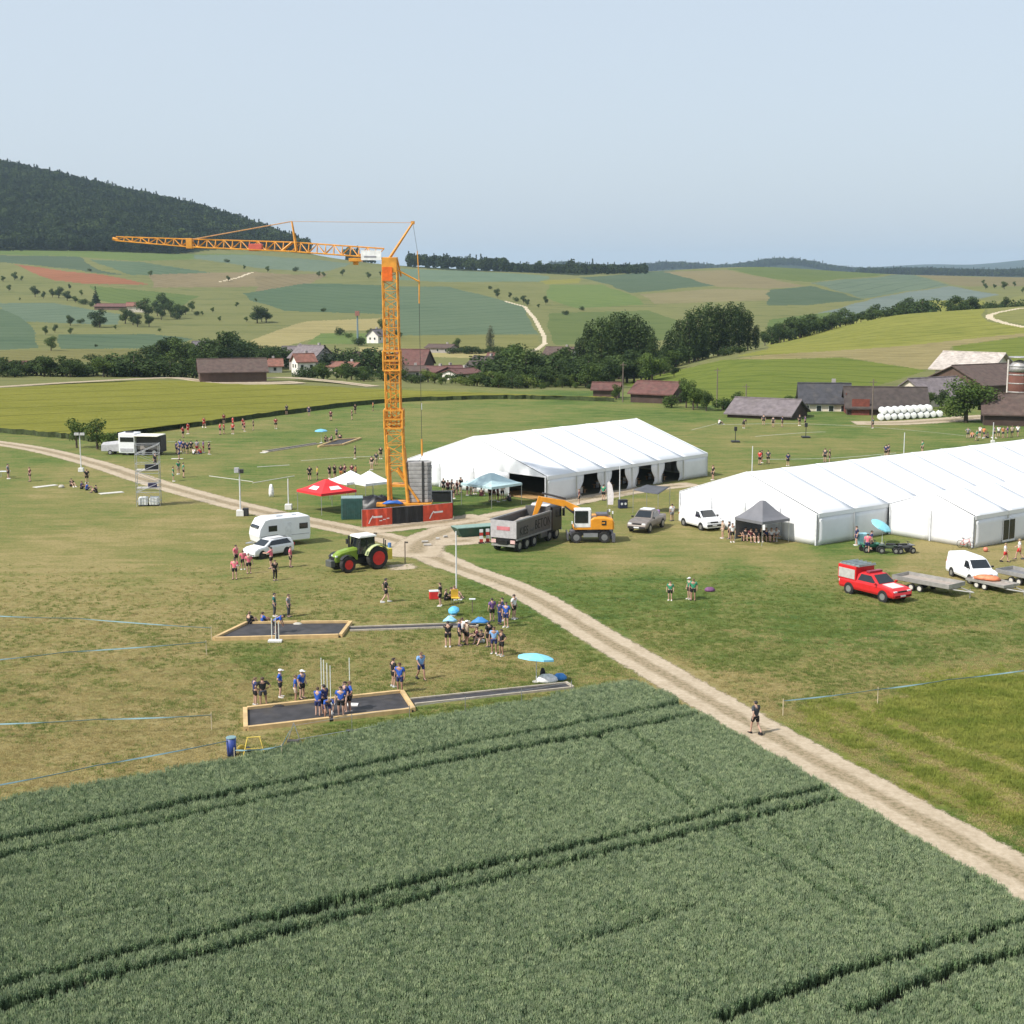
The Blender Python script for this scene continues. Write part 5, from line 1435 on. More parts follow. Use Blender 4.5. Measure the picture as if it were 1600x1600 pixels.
# dark green container and black sheeted pile
x, y = at(549, 812)
t = thing('container', 'dark green corrugated container beside the orange-red banner', 'container', (x, y + .9, 0), R(6))
GRN = M('container_green', (.035, .105, .095), .5, var=.15, dirt=.2)
MB().box((0, 0, 1.05), (2.1, 1.7, 2.1)).build('body', GRN, t, bevel=.02)
for k in range(9):
    MB().box((-.92 + k * .23, -.88, 1.05), (.09, .05, 1.95)).build('rib', GRN, t)
for k in range(6): MB().box((-1.07, -.7 + k * .28, 1.05), (.05, .1, 1.95)).build('rib', GRN, t)
MB().box((0, 0, 2.13), (2.15, 1.75, .06)).build('roof', M('container_roof', (.22, .30, .30), .5), t)
x, y = at(583, 805)
rings = []
for k in range(5):
    f = (1, .93, .78, .62, .3)[k]
    rings.append([(2.0 * f * math.cos(a / 18 * 6.283) * (1 + .16 * math.sin(a * 2.3)) + .35 * k * .3, 1.2 * f * math.sin(a / 18 * 6.283) * (1 + .1 * math.sin(a * 3.1)), (0, .7, 1.15, 1.5, 1.62)[k] + (.28 * math.sin(a * 1.3 + k) if k else 0)) for a in range(18)])
o = MB().loft(rings).build('covered_pile', M('black_sheet', (.012, .012, .015), .45, var=.4), smooth=True, loc=(x, y + 1.4, 0)); tag(o, 'pile under black sheeting between gazebos and crane', 'pile')
# ------------------------------------------------------------------ vehicles (local +x is forward)
TYRE = M('tyre_rubber', (.016, .016, .017), .85, var=.25, dirt=.3)
RIM = M('rim_alloy', (.42, .42, .44), .35, .7)
CARGL = M('car_glass', (.012, .016, .02), .06, var=.1, spec=.7)
BLK = M('black_plastic', (.018, .018, .02), .55, var=.2)
LAMPW = M('headlamp', (.75, .76, .78), .15, var=.05)
LAMPR = M('tail_lamp', (.45, .02, .02), .25)
CARW = M('car_white', (.76, .77, .79), .22, var=.02, dirt=.05)
def wheel(t, x, y, r, w, rim=RIM, rimr=.62, name='wheel'):
    mb = MB(); mb.lathe([(r * .55, -w / 2), (r * .93, -w / 2), (r, -w * .32), (r, w * .32), (r * .93, w / 2), (r * .55, w / 2)], 22, axis='y')
    o = mb.build(name, TYRE, t, loc=(x, y, r), smooth=False)
    s = 1 if y > 0 else -1
    mb = MB(); mb.lathe([(.02, s * w * .30), (r * rimr * .35, s * w * .40), (r * rimr * .9, s * w * .28), (r * rimr, s * (w / 2 + .006))], 18, axis='y')
    mb.build('rim', rim, o)
    return o
def arch(t, x, y, r, mat=None):
    s = 1 if y > 0 else -1
    MB().lathe([(.02, 0), (r, 0), (r, s * .02), (.02, s * .02)], 20, (x, y, 0), 'y').build('wheel_arch', mat or BLK, t, loc=(0, 0, r * .86))
class Car:
    """body shell lofted along x; top line given by (x, z)"""
    def __init__(s, t, top, zb, w, belt, k, paint, n=28):
        s.t, s.top, s.zb, s.w, s.belt, s.k = t, top, zb, w, belt, k
        xs0, zs0 = [p[0] for p in top], [p[1] for p in top]
        xs = sorted(set(list(np.linspace(xs0[0], xs0[-1], n)) + xs0))
        rings = []
        for x in xs:
            zt = float(np.interp(x, xs0, zs0)); e = min(1, min(x - xs0[0], xs0[-1] - x) / .35 * .5 + .86)
            ww = w * e; b_ = min(zt, belt)
            if zt > belt + .02: wt = ww - .05 - (zt - belt) * k
            else: wt = ww - .09
            ring = [(ww * .93, zb), (ww, zb + .16), (ww, b_ - .12), (ww - .04, b_), (wt, zt - .05) if zt > belt + .02 else (ww - .06, zt - .012), (wt - .13, zt)]
            rings.append([(x, y, z) for y, z in ring] + [(x, -y, z) for y, z in reversed(ring)])
        s.body = MB().loft(rings).build('body', paint, t, bevel=.02)
    def yz(s, z): return s.w - .04 - max(0, z - s.belt) * s.k * 1.02
    def side(s, poly, name='side_window', mat=CARGL, off=.012):
        out = []
        for sg in (-1, 1):
            mb = MB(); a = [(x, sg * (s.yz(z) + off), z) for x, z in poly]; b_ = [(x, sg * (s.yz(z) - .03), z) for x, z in poly]
            mb.loft([a, b_]); out.append(mb.build(name, mat, s.t))
        return out
    def cross(s, x0, z0, x1, z1, name='windscreen', mat=CARGL, inset=.12, off=.015):
        d = Vector((z1 - z0, 0, -(x1 - x0))).normalized() * off
        if d.z < 0: d = -d
        y0, y1 = s.yz(z0) - inset, s.yz(z1) - inset
        a = [(x0 + d.x, -y0, z0 + d.z), (x0 + d.x, y0, z0 + d.z), (x1 + d.x, y1, z1 + d.z), (x1 + d.x, -y1, z1 + d.z)]
        b_ = [(p[0] - d.x * 3, p[1], p[2] - d.z * 3) for p in a]
        return MB().loft([a, b_]).build(name, mat, s.t)
    def extras(s, xf, xr, zl, zt=None):
        for sg in (-1, 1):
            MB().box((xf, sg * s.w * .70, zl), (.10, s.w * .34, .15)).build('headlight', LAMPW, s.t, bevel=.02)
            MB().box((xr, sg * s.w * .80, zt or zl + .1), (.08, s.w * .2, .22)).build('tail_light', LAMPR, s.t)
        MB().box((xf + .02, 0, zl - .02), (.08, s.w * .9, .16)).build('grille', BLK, s.t)
        MB().box((xf + .06, 0, zl - .30), (.14, s.w * 1.75, .18)).build('bumper', BLK, s.t, bevel=.03)
        MB().box((xf + .135, 0, zl - .28), (.01, .5, .11)).build('number_plate', CARW, s.t)
        MB().box((xr - .01, 0, zl - .1), (.06, .5, .11)).build('number_plate', CARW, s.t)
    def mirrors(s, x, z, mat=BLK):
        for sg in (-1, 1): MB().box((x, sg * (s.w + .10), z), (.12, .2, .15)).build('mirror', mat, s.t, bevel=.02)
def mid(a, b): return ((a[0] + b[0]) / 2, (a[1] + b[1]) / 2)
def vehicle(name, label, cat, rear_px, front_px):
    a, b_ = at(*rear_px), at(*front_px)
    return a, b_, yaw(a, b_)
# white estate car
a, b_ = at(446, 861.5), at(407, 868); rz = yaw(a, b_); c = mid(a, b_)
off = (-math.sin(rz) * -.8, math.cos(rz) * -.8)
t = thing('estate_car', 'white estate car parked in front of the caravan', 'car', (c[0] - off[0] - .75, c[1] - off[1] - .5, 0), rz); t.scale = (.93, .97, 1)
V = Car(t, [(-2.3, .75), (-2.28, 1.05), (-2.05, 1.42), (-1.5, 1.55), (-.3, 1.56), (.35, 1.46), (1.15, 1.02), (1.9, .93), (2.25, .78), (2.35, .6)], .3, .90, 1.0, .30, CARW)
V.side([(-1.95, 1.05), (.72, 1.05), (.22, 1.42), (-1.55, 1.47)]); V.cross(1.12, 1.05, .40, 1.45); V.cross(-2.25, 1.08, -2.02, 1.42, 'rear_window')
V.extras(2.22, -2.32, .70, .9); V.mirrors(.75, 1.05)
for x in (-1.38, 1.42):
    for s in (-1, 1): arch(t, x, s * .885, .40); wheel(t, x, s * .80, .34, .22, M('rim_dark', (.06, .06, .065), .4, .6))
for s in (-1, 1): MB().box((-.6, s * .62, 1.59), (2.0, .04, .04)).build('roof_rail', BLK, t)
# caravan
a, b_ = at(478, 852), at(405, 860); rz = yaw(a, b_)
c = at(443, 851)
t = thing('caravan', 'white caravan with dark windows behind the white estate car', 'caravan', (c[0] - .3, c[1] + .1, 0), rz); t.scale = (.88, 1, 1)
prof = [(-2.75, .45), (-2.85, 1.0), (-2.8, 2.5), (-2.6, 2.62), (1.6, 2.62), (2.2, 2.5), (2.75, 1.75), (2.9, 1.1), (2.75, .45)]
MB().extr(prof, -1.12, 1.12).build('body', CARW, t, bevel=.08)
GREYS = M('grey_stripe', (.35, .36, .38), .4)
for s in (-1, 1):
    for x, w_ in ((1.35, .95), (-2.05, .95)):
        w = MB().box((x, s * 1.125, 1.72), (w_, .04, .52)).build('window', BLK, t, bevel=.02); MB().box((x, s * 1.14, 1.72), (w_ - .12, .03, .4)).build('pane', CARGL, w)
    MB().box((-.3, s * 1.125, 1.0), (4.8, .02, .05)).build('stripe', GREYS, t)
    MB().box((-.35, s * 1.125, 1.35), (.65, .03, 1.6)).build('door', M('caravan_door', (.70, .71, .73), .3), t)
    wheel(t, -.3, s * 1.0, .32, .2); MB().lathe([(.02, 0), (.42, 0), (.42, s * .02), (.02, s * .02)], 18, (-.3, s * 1.11, .36), 'y').build('wheel_arch', BLK, t)
MB().box((2.62, 0, 1.75), (.3, 1.5, .5), ry=R(38)).build('window', CARGL, t)
MB().box((.2, 0, 2.68), (.7, .7, .1)).build('roof_light', M('skylight', (.55, .57, .6), .3), t); MB().box((-1.4, .1, 2.66), (.5, .5, .09)).build('roof_light', M('skylight'), t)
MB().path([(2.8, -.4, .45), (3.8, 0, .45), (2.8, .4, .45)], .05).build('drawbar', ALU, t)
# tractor
a, b_ = at(583, 888), at(540, 894); rz = yaw(a, b_); c = mid(a, b_)
t = thing('tractor', 'lime green tractor with red wheel rims and white cab roof', 'tractor', (c[0] - .25, c[1] + .6, 0), rz)
LIME = M('tractor_lime', (.20, .30, .03), .35, var=.08, dirt=.1); REDR = M('rim_red', (.55, .02, .018), .4); TWH = M('tractor_white', (.75, .75, .72), .35, dirt=.1)
for s in (-1, 1):
    wheel(t, -1.35, s * .98, .95, .56, REDR, .62); wheel(t, 1.45, s * .92, .68, .46, REDR, .58)
rings = []
for x, w_, z0, z1 in ((.15, .42, .85, 1.85), (.9, .42, .85, 1.82), (1.7, .40, .82, 1.68), (2.15, .34, .8, 1.45), (2.3, .28, .8, 1.25)):
    rings.append([(x, w_, z0), (x, w_, z1 - .18), (x, w_ - .12, z1), (x, -w_ + .12, z1), (x, -w_, z1 - .18), (x, -w_, z0)])
MB().loft(rings).build('bonnet', LIME, t, bevel=.03)
MB().box((2.2, 0, 1.02), (.26, .5, .5)).build('grille', BLK, t)
MB().box((.2, 0, .72), (3.6, .55, .5)).build('chassis', BLK, t, bevel=.03)
MB().box((2.55, 0, .75), (.4, .9, .55)).build('front_weight', M('weight_grey', (.08, .085, .08), .6), t, bevel=.05)
cab = MB(); cab.loft([[(-1.35, -.7, 1.35), (.25, -.7, 1.35), (.25, .7, 1.35), (-1.35, .7, 1.35)], [(-1.25, -.66, 2.68), (.05, -.66, 2.68), (.05, .66, 2.68), (-1.25, .66, 2.68)]]); cb_ = cab.build('cab', CARGL, t)
fr = MB()
for sx, sx2 in ((-1.35, -1.25), (-.55, -.58), (.25, .05)):
    for s in (-1, 1): fr.cyl((sx, s * .71, 1.35), (sx2, s * .67, 2.7), .045, n=6)
fr.build('cab_frame', BLK, cb_)
MB().loft([[(-1.5, -.78, 2.68), (.25, -.78, 2.68), (.25, .78, 2.68), (-1.5, .78, 2.68)], [(-1.4, -.72, 2.86), (.1, -.72, 2.86), (.1, .72, 2.86), (-1.4, .72, 2.86)]]).build('cab_roof', TWH, t, bevel=.05)
for s in (-1, 1):
    rings = []
    for k in range(9):
        a_ = R(15 + k * 17); r0 = 1.06
        rings.append([(-1.35 + r0 * math.cos(a_), s * .68, .95 + r0 * math.sin(a_)), (-1.35 + r0 * math.cos(a_), s * 1.24, .95 + r0 * math.sin(a_)), (-1.35 + (r0 + .05) * math.cos(a_), s * 1.24, .95 + (r0 + .05) * math.sin(a_)), (-1.35 + (r0 + .05) * math.cos(a_), s * .68, .95 + (r0 + .05) * math.sin(a_))])
    MB().loft(rings).build('rear_mudguard', M('mudguard_pale', (.50, .56, .28), .4), t)
    rings = []
    for k in range(6):
        a_ = R(35 + k * 24); r0 = .76
        rings.append([(1.45 + r0 * math.cos(a_), s * .72, .68 + r0 * math.sin(a_)), (1.45 + r0 * math.cos(a_), s * 1.12, .68 + r0 * math.sin(a_)), (1.45 + (r0 + .03) * math.cos(a_), s * 1.12, .68 + (r0 + .03) * math.sin(a_)), (1.45 + (r0 + .03) * math.cos(a_), s * .72, .68 + (r0 + .03) * math.sin(a_))])
    MB().loft(rings).build('front_mudguard', BLK, t)
    MB().box((.35, s * 1.0, 2.2), (.08, .25, .4)).build('mirror', BLK, t)
    MB().box((2.12, s * .3, 1.32), (.16, .16, .12)).build('headlight', LAMPW, t)
MB().cyl((.42, -.55, 1.6), (.42, -.55, 2.75), .09, n=8).build('exhaust', BLK, t)
imp = MB(); imp.box((-2.75, 0, 1.05), (.5, 1.5, .9)); imp.box((-2.4, 0, .7), (.6, .7, .2)); imp.build('rear_implement', M('implement_yellow', (.62, .50, .05), .5), t, bevel=.04)
MB().cyl((-2.85, -.35, 1.5), (-2.85, -.35, 2.2), .05, n=6).build('lever', BLK, t); MB().cyl((-2.85, -.1, 1.5), (-2.85, -.1, 2.1), .05, n=6).build('lever', BLK, t)
MB().box((-3.0, .3, 1.7), (.2, .25, .4)).build('canister', M('canister_blue', (.10, .22, .5), .4), t)
# five axle tipper
a, b_ = at(803, 862), at(872, 838); rz = yaw(a, b_)
c = (a[0] + math.cos(rz) * 3.6 - math.sin(rz) * 1.15, a[1] + math.sin(rz) * 3.6 + math.cos(rz) * 1.15)
t = thing('tipper_truck', 'dark grey five axle tipper lorry being loaded by the excavator', 'lorry', (c[0] + .45, c[1], 0), rz)
TGR = M('tipper_grey', (.105, .102, .102), .5, .3, var=.12, dirt=.25); TBK = M('lorry_black', (.012, .012, .014), .35, var=.15, dirt=.1); TSL = M('tailgate_silver', (.50, .48, .50), .4, .3, dirt=.15)
for x in (-3.55, -2.15, -.75, 2.3, 3.75):
    for s in (-1, 1): wheel(t, x, s * 1.02, .52, .36, RIM, .55)
MB().box((.1, 0, .85), (9.2, .9, .35)).build('chassis', TBK, t)
L0, L1, W_, z0, z1 = -4.3, 2.35, 1.22, 1.2, 2.75
MB().box(((L0 + L1) / 2, 0, z0 + .06), (L1 - L0, 2 * W_, .12)).build('bed_floor', TGR, t)
for s in (-1, 1):
    sd = MB().box(((L0 + L1) / 2, s * (W_ + .02), (z0 + z1) / 2), (L1 - L0, .1, z1 - z0)).build('bed_side', TGR, t)
    MB().box(((L0 + L1) / 2, s * (W_ + .04), z1 + .04), (L1 - L0 + .1, .2, .14)).build('bed_rail', M('rail_light', (.24, .24, .24), .5, .3), sd)
    MB().box(((L0 + L1) / 2, s * (W_ + .05), z0 - .06), (L1 - L0, .14, .14)).build('bed_sill', M('rail_light'), sd)
    MB().box((L1 - .08, s * (W_ + .05), (z0 + z1) / 2), (.12, .14, z1 - z0)).build('bed_post', M('rail_light'), sd)
MB().box((L1 - .06, 0, (z0 + z1) / 2 + .2), (.12, 2 * W_ + .1, z1 - z0 + .4)).build('bed_headboard', TGR, t)
tg = MB().box((L0 - .02, 0, (z0 + z1) / 2 + .05), (.1, 2 * W_ + .12, z1 - z0)).build('tailgate', TSL, t)
MB().box((L0 - .085, 0, 2.1), (.012, 1.3, .34)).build('lettering', M('tailgate_red', (.50, .16, .18), .6), tg)
load = MB()
for k in range(1):
    n_ = 12; vs = []; fs = []
    for i in range(n_ + 1):
        for j in range(7):
            u, v = i / n_, j / 6
            vs.append((L0 + .1 + (L1 - L0 - .25) * u, -W_ + .05 + 2 * (W_ - .05) * v, z0 + .35 + 1.0 * math.sin(u * 2.7) * math.sin(math.pi * (v * .8 + .1)) + random.uniform(-.07, .07)))
    for i in range(n_):
        for j in range(6): a_ = i * 7 + j; fs.append((a_, a_ + 7, a_ + 8, a_ + 1))
    load.add(vs, fs)
lo = load.build('gravel_load', M('load_gravel', (.26, .23, .20), .95, var=.3, scale=4), smooth=True, loc=(c[0] + .45, c[1], 0), rz=rz); tag(lo, 'heap of grey gravel in the bed of the tipper lorry', 'gravel')
MB().box((3.75, 0, 1.95), (2.1, 2.46, 2.35)).build('cab', TBK, t, bevel=.12)
MB().box((3.5, 0, 3.2), (1.5, 2.1, .25), top=(.8, .9)).build('roof_spoiler', M('spoiler_grey', (.30, .30, .31), .4), t, bevel=.05)
MB().box((4.83, 0, 2.35), (.06, 2.2, .95)).build('windscreen', CARGL, t)
MB().box((4.85, 0, 1.25), (.08, 1.9, .8)).build('grille', BLK, t)
for s in (-1, 1):
    MB().box((4.0, s * 1.245, 2.4), (1.0, .03, .7)).build('side_window', CARGL, t); MB().box((4.75, s * 1.4, 2.4), (.14, .2, .75)).build('mirror', BLK, t)
    MB().box((4.86, s * .95, .8), (.08, .4, .22)).build('headlight', LAMPW, t)
    MB().box((L0 - .1, s * .95, .95), (.08, .45, .3)).build('tail_light', M('tail_cluster', (.62, .40, .38), .3), t)
    MB().box((1.2, s * 1.05, .8), (1.3, .35, .55)).build('fuel_tank', M('tank_alu', (.20, .20, .21), .35, .7), t, bevel=.08)
MB().box((L0 - .1, 0, .6), (.12, 2.3, .16)).build('rear_bumper', M('bumper_grey', (.24, .24, .22), .5), t)
MB().box((L0 + .05, 0, .95), (.2, 1.4, .5)).build('rear_frame', TBK, t)
# lettering on the sides of the bed
def text_mesh(s, size, mat, name, parent, loc, rot):
    cu = bpy.data.curves.new(name, 'FONT'); cu.body = s; cu.size = size; cu.extrude = .006; cu.align_x = 'CENTER'; cu.align_y = 'CENTER'; cu.space_character = 1.05
    o = bpy.data.objects.new(name, cu); col.objects.link(o)
    dg = bpy.context.evaluated_depsgraph_get()
    me = bpy.data.meshes.new_from_object(o.evaluated_get(dg)); me.name = name
    bpy.data.objects.remove(o); bpy.data.curves.remove(cu)
    me.materials.clear(); me.materials.append(mat)
    r = ob(name, me, parent); r.location = loc; r.rotation_euler = rot
    return r
LETT = M('letter_black', (.006, .006, .007), .6)
for s in (-1, 1):
    w = text_mesh('KIES', .85, LETT, 'lettering', t, (-2.95 if s < 0 else 1.1, s * (W_ + .085), z0 + .55), (math.pi / 2, 0, 0 if s < 0 else math.pi)); w.scale = (1.0, 1.25, 1)
    w = text_mesh('BETON', .95, LETT, 'lettering', t, (.75 if s < 0 else -2.6, s * (W_ + .085), z0 + .75), (math.pi / 2, 0, 0 if s < 0 else math.pi)); w.scale = (1.0, 1.25, 1)
    w = text_mesh('und', .5, M('letter_grey', (.10, .10, .10), .6), 'lettering', t, (-1.4 if s < 0 else -.75, s * (W_ + .085), z0 + .45), (math.pi / 2, 0, 0 if s < 0 else math.pi))
# wheeled excavator
c = at(922, 848)
t = thing('wheeled_excavator', 'orange and white wheeled excavator reaching over the tipper lorry', 'excavator', (c[0], c[1] + 1.0, 0), R(182))
EOR = M('digger_orange', (.70, .28, .02), .4, var=.08, dirt=.1); EGR = M('digger_grey', (.10, .10, .115), .5, dirt=.2); EWH = M('digger_white', (.72, .72, .72), .35)
for x in (-1.25, 1.3):
    for s in (-1, 1): wheel(t, x, s * 1.0, .52, .45, M('rim_grey', (.22, .22, .23), .5, .4), .55)
MB().box((0, 0, .8), (3.6, 1.0, .45)).build('undercarriage', EGR, t, bevel=.05)
MB().box((0, -1.05, .72), (1.3, .3, .35)).build('step', M('step_grey', (.30, .31, .34), .4, .5), t); MB().box((0, 1.05, .72), (1.3, .3, .35)).build('step', M('step_grey'), t)
bl = MB(); bl.box((2.05, 0, .55), (.12, 2.4, .6)); bl.box((1.75, 0, .7), (.6, .3, .15)); bl.build('dozer_blade', EGR, t, bevel=.03)
og = MB()
for s in (-1, 1): og.box((-2.1, s * 1.0, .45), (.3, .4, .8))
og.box((-2.0, 0, .75), (.25, 2.0, .25)); og.build('stabiliser', EGR, t, bevel=.03)
MB().lathe([(.75, 1.02), (.75, 1.2)], 20).build('slew_ring', EGR, t)
rings = []
for x, z1_ in ((-2.15, 1.9), (-2.0, 2.2), (-1.3, 2.35), (-.3, 2.35), (.0, 2.2)):
    w_ = 1.05 if x < -2.1 else 1.2
    rings.append([(x, -w_, 1.22), (x, w_, 1.22), (x, w_, z1_ - .1), (x, w_ - .12, z1_), (x, -w_ + .12, z1_), (x, -w_, z1_ - .1)])
MB().loft(rings).build('engine_housing', EOR, t, bevel=.05)
MB().box((.75, 0, 1.35), (1.6, 2.3, .28)).build('deck', EOR, t, bevel=.04)
MB().box((-1.15, -.2, 2.45), (1.1, 1.3, .2)).build('engine_cover', EGR, t, bevel=.04)
MB().cyl((-1.6, .5, 2.4), (-1.6, .5, 2.95), .08, n=8).build('exhaust', EGR, t)
for s, yy in ((1, .68),):
    cbm = MB().box((.72, yy, 2.25), (1.55, .98, 1.75)).build('cab', EWH, t, bevel=.1)
    MB().box((.85, yy + .49, 2.4), (1.2, .05, 1.1)).build('side_window', CARGL, cbm); MB().box((.85, yy - .49, 2.4), (1.2, .05, 1.1)).build('side_window', CARGL, cbm)
    MB().box((1.5, yy, 2.35), (.06, .84, 1.3)).build('windscreen', CARGL, cbm); MB().box((-.06, yy, 2.5), (.05, .7, .7)).build('rear_window', CARGL, cbm)
for s in (-1, 1):
    mk = MB().box((-1.2, s * 1.215, 1.85), (.42, .02, .42)).build('emblem', BLK, t); MB().box((-1.15, s * 1.23, 1.85), (.26, .015, .12)).build('emblem_mark', EOR, mk)
for p_ in ((-2.0, .9, 2.75), (-1.9, -.9, 2.65), (1.7, 1.25, 1.9)):
    MB().box(p_, (.12, .22, .22)).build('work_lamp', LAMPW, t); MB().cyl((p_[0], p_[1], p_[2] - .55), p_, .03, n=5).build('lamp_bracket', BLK, t)
def ep(px, py):   # photo point in the excavator's plane, local coordinates
    x, z = zat(px, py, c[1] + 1.0); return (c[0] - x, 0, z)
def beam(pts, w, mat, name, wid=.36):
    rings = []
    for i, (p, h) in enumerate(zip(pts, w)):
        a_ = Vector(pts[max(0, i - 1)]); b2 = Vector(pts[min(len(pts) - 1, i + 1)]); d = (b2 - a_).normalized(); n_ = Vector((-d.z, 0, d.x))
        p = Vector(p)
        rings.append([p + n_ * h / 2 + Vector((0, s * wid / 2, 0)) for s in (-1, 1)] + [p - n_ * h / 2 + Vector((0, -s * wid / 2, 0)) for s in (-1, 1)])
    return MB().loft(rings).build(name, mat, t, bevel=.03)
bm_ = [ep(912, 812), ep(905, 797), ep(880, 786), ep(845, 779)]
beam(bm_, (.35, .55, .6, .4), EOR, 'boom')
beam([ep(846, 776), ep(841, 789), ep(834, 808)], (.55, .5, .32), EOR, 'stick', .32)
hy = MB()
for s in (-1, 1): hy.cyl((ep(914, 806)[0], s * .28, ep(914, 815)[2]), (ep(882, 790)[0], s * .28, ep(882, 790)[2]), .08, n=8)
hy.cyl(ep(884, 779), ep(847, 770), .09, n=8); hy.build('ram', M('ram_dark', (.08, .07, .07), .4, .5), t)
bk = ep(830, 812); q = []
for k in range(7):
    a_ = R(-30 + k * 38); q.append((bk[0] + .15 + .52 * math.cos(a_), bk[2] - .1 + .45 * math.sin(a_)))
MB().extr(q, -.55, .55).build('bucket', M('bucket_steel', (.10, .12, .13), .5, .4, dirt=.3), t, bevel=.03)
# vans
def van(rear, front, label, name='panel_van', long=4.9):
    a, b_ = at(*rear), at(*front); rz = yaw(a, b_)
    c = mid(a, b_)
    o = (-math.sin(rz) * .85, math.cos(rz) * .85)
    t = thing(name, label, 'van', (c[0] + o[0], c[1] + o[1], 0), rz)
    h = long / 2
    V = Car(t, [(-h, 1.0), (-h + .03, 1.75), (-h + .15, 1.93), (.3, 1.97), (.85, 1.86), (1.62, 1.22), (h - .15, 1.0), (h, .72)], .32, .95, 1.12, .16, CARW)
    V.side([(.45, 1.2), (1.45, 1.2), (.95, 1.70), (.5, 1.72)]); V.cross(1.60, 1.25, .95, 1.80)
    V.extras(h - .08, -h, .85, 1.1); V.mirrors(1.35, 1.3)
    V.side([(-1.9, .72), (.3, .72), (.3, .76), (-1.9, .76)], 'rub_strip', BLK)
    V.side([(-.62, 1.78), (-.6, .5), (-.58, .5), (-.6, 1.78)], 'door_seam', M('seam', (.4, .4, .42), .5), .006)
    for x in (-1.5, 1.5):
        for s in (-1, 1): arch(t, x, s * .935, .42); wheel(t, x, s * .85, .34, .22)
    for s in (-.3, .3): MB().box((-h - .005, s, 1.5), (.03, .5, .4)).build('rear_window', CARGL, t)
    return t
van((1068, 821), (1097, 829), 'white panel van parked at the left end of the long marquee')
van((1484, 899), (1520, 914), 'white panel van parked behind the trailers', long=5.2)
# silver pickup with open tailgate things
a, b_ = at(1032, 822), at(1006, 833); rz = yaw(a, b_); c = mid(a, b_)
t = thing('pickup_truck', 'dusty brown-grey pickup facing the excavator', 'pickup', (c[0] - .5, c[1] + .2, 0), rz); t.scale = (1.06, 1.06, 1.1)
PG = M('pickup_taupe', (.22, .19, .17), .4, .3, var=.1, dirt=.3)
V = Car(t, [(-2.6, .75), (-2.55, 1.08), (-.95, 1.1), (-.9, 1.6), (-.6, 1.74), (.35, 1.74), (1.1, 1.15), (2.1, 1.02), (2.5, .85), (2.6, .6)], .42, .93, 1.1, .28, PG)
V.side([(-.8, 1.16), (.85, 1.16), (.3, 1.62), (-.55, 1.62)]); V.cross(1.05, 1.2, .42, 1.68); V.extras(2.48, -2.6, .82, .95); V.mirrors(.95, 1.2)
for x in (-1.55, 1.6):
    for s in (-1, 1): arch(t, x, s * .915, .46); wheel(t, x, s * .84, .39, .25)
MB().box((-.1, 0, 1.79), (1.0, 1.1, .06)).build('roof_panel', CARW, t)
lo = thing('cargo_load', 'bags and boxes piled on the bed of the brown-grey pickup', 'load', (c[0] - .6, c[1] + .5, 0), rz)
for i, (x_, y_, s_, cc) in enumerate(((-1.4, .2, .55, (.6, .6, .58)), (-1.7, -.4, .5, (.12, .08, .2)), (-2.2, .3, .45, (.3, .18, .38)), (-2.3, -.3, .4, (.55, .53, .5)), (-1.2, -.5, .45, (.05, .05, .06)))):
    MB().box((x_, y_, 1.1 + s_ / 2), (s_ * 1.2, s_, s_), rz=i).build('bag', M('bag%d' % i, cc, .8), lo, bevel=.08)
# flat sail canopy behind the pickup
x, y = at(1018, 800)
t = thing('sail_canopy', 'flat dark grey canopy on thin poles behind the pickup', 'canopy', (x, y, 0), R(20))
cs = [(-2.0, .2, 2.35), (.1, -1.3, 2.0), (2.1, .1, 2.5), (.2, 1.6, 2.6)]
mb = MB(); sheet(mb, *cs, sag=.12); mb.build('canopy', M('sail_grey', (.085, .088, .10), .7), t, True)
for p_ in cs: MB().cyl((p_[0], p_[1], 0), p_, .03, n=6).build('pole', ALU, t)
# red fire pickup
a, b_ = at(1339, 929), at(1387, 941); rz = yaw(a, b_); c = mid(a, b_)
t = thing('fire_pickup', 'red fire service pickup with white stripe and box body', 'pickup', (c[0] + .35, c[1] + .7, 0), rz); t.scale = (1.08, 1.05, 1.05)
FRED = M('fire_red', (.56, .018, .022), .3, var=.05, dirt=.06)
V = Car(t, [(-2.7, .7), (-2.65, 1.05), (-.95, 1.08), (-.92, 1.6), (-.65, 1.76), (.4, 1.76), (1.15, 1.15), (2.2, 1.03), (2.55, .85), (2.65, .6)], .42, .95, 1.1, .28, FRED)
V.side([(-.8, 1.18), (.9, 1.18), (.32, 1.64), (-.6, 1.64)]); V.cross(1.1, 1.2, .46, 1.70); V.extras(2.52, -2.68, .82, .95); V.mirrors(1.0, 1.2, FRED)
for x in (-1.6, 1.62):
    for s in (-1, 1): arch(t, x, s * .935, .46); wheel(t, x, s * .86, .39, .25)
V.side([(-2.6, .80), (1.1, .80), (2.2, .88), (2.2, .98), (1.1, .95), (-2.6, .98)], 'stripe', CARW, .014)
MB().box((1.7, 0, 1.105), (1.0, 1.1, .02), ry=R(6.5)).build('bonnet_panel', M('bonnet_white', (.75, .55, .55), .35), t)
bx_ = MB().box((-1.85, 0, 1.55), (1.75, 1.86, 1.05)).build('box_body', FRED, t, bevel=.04)
for s in (-1, 1): MB().box((-1.85, s * .94, 1.5), (1.55, .03, .7)).build('shutter', M('shutter_alu', (.62, .60, .58), .4, .4), bx_)
MB().box((-2.75, 0, 1.45), (.03, 1.6, .8)).build('rear_shutter', M('shutter_alu'), bx_)
rk = MB(); rk.box((-1.7, 0, 2.12), (1.9, 1.7, .06))
for k in range(5): rk.box((-2.5 + k * .42, 0, 2.2), (.05, 1.7, .08))
rk.build('roof_rack', M('rack_alu', (.45, .50, .50), .35, .6), t)
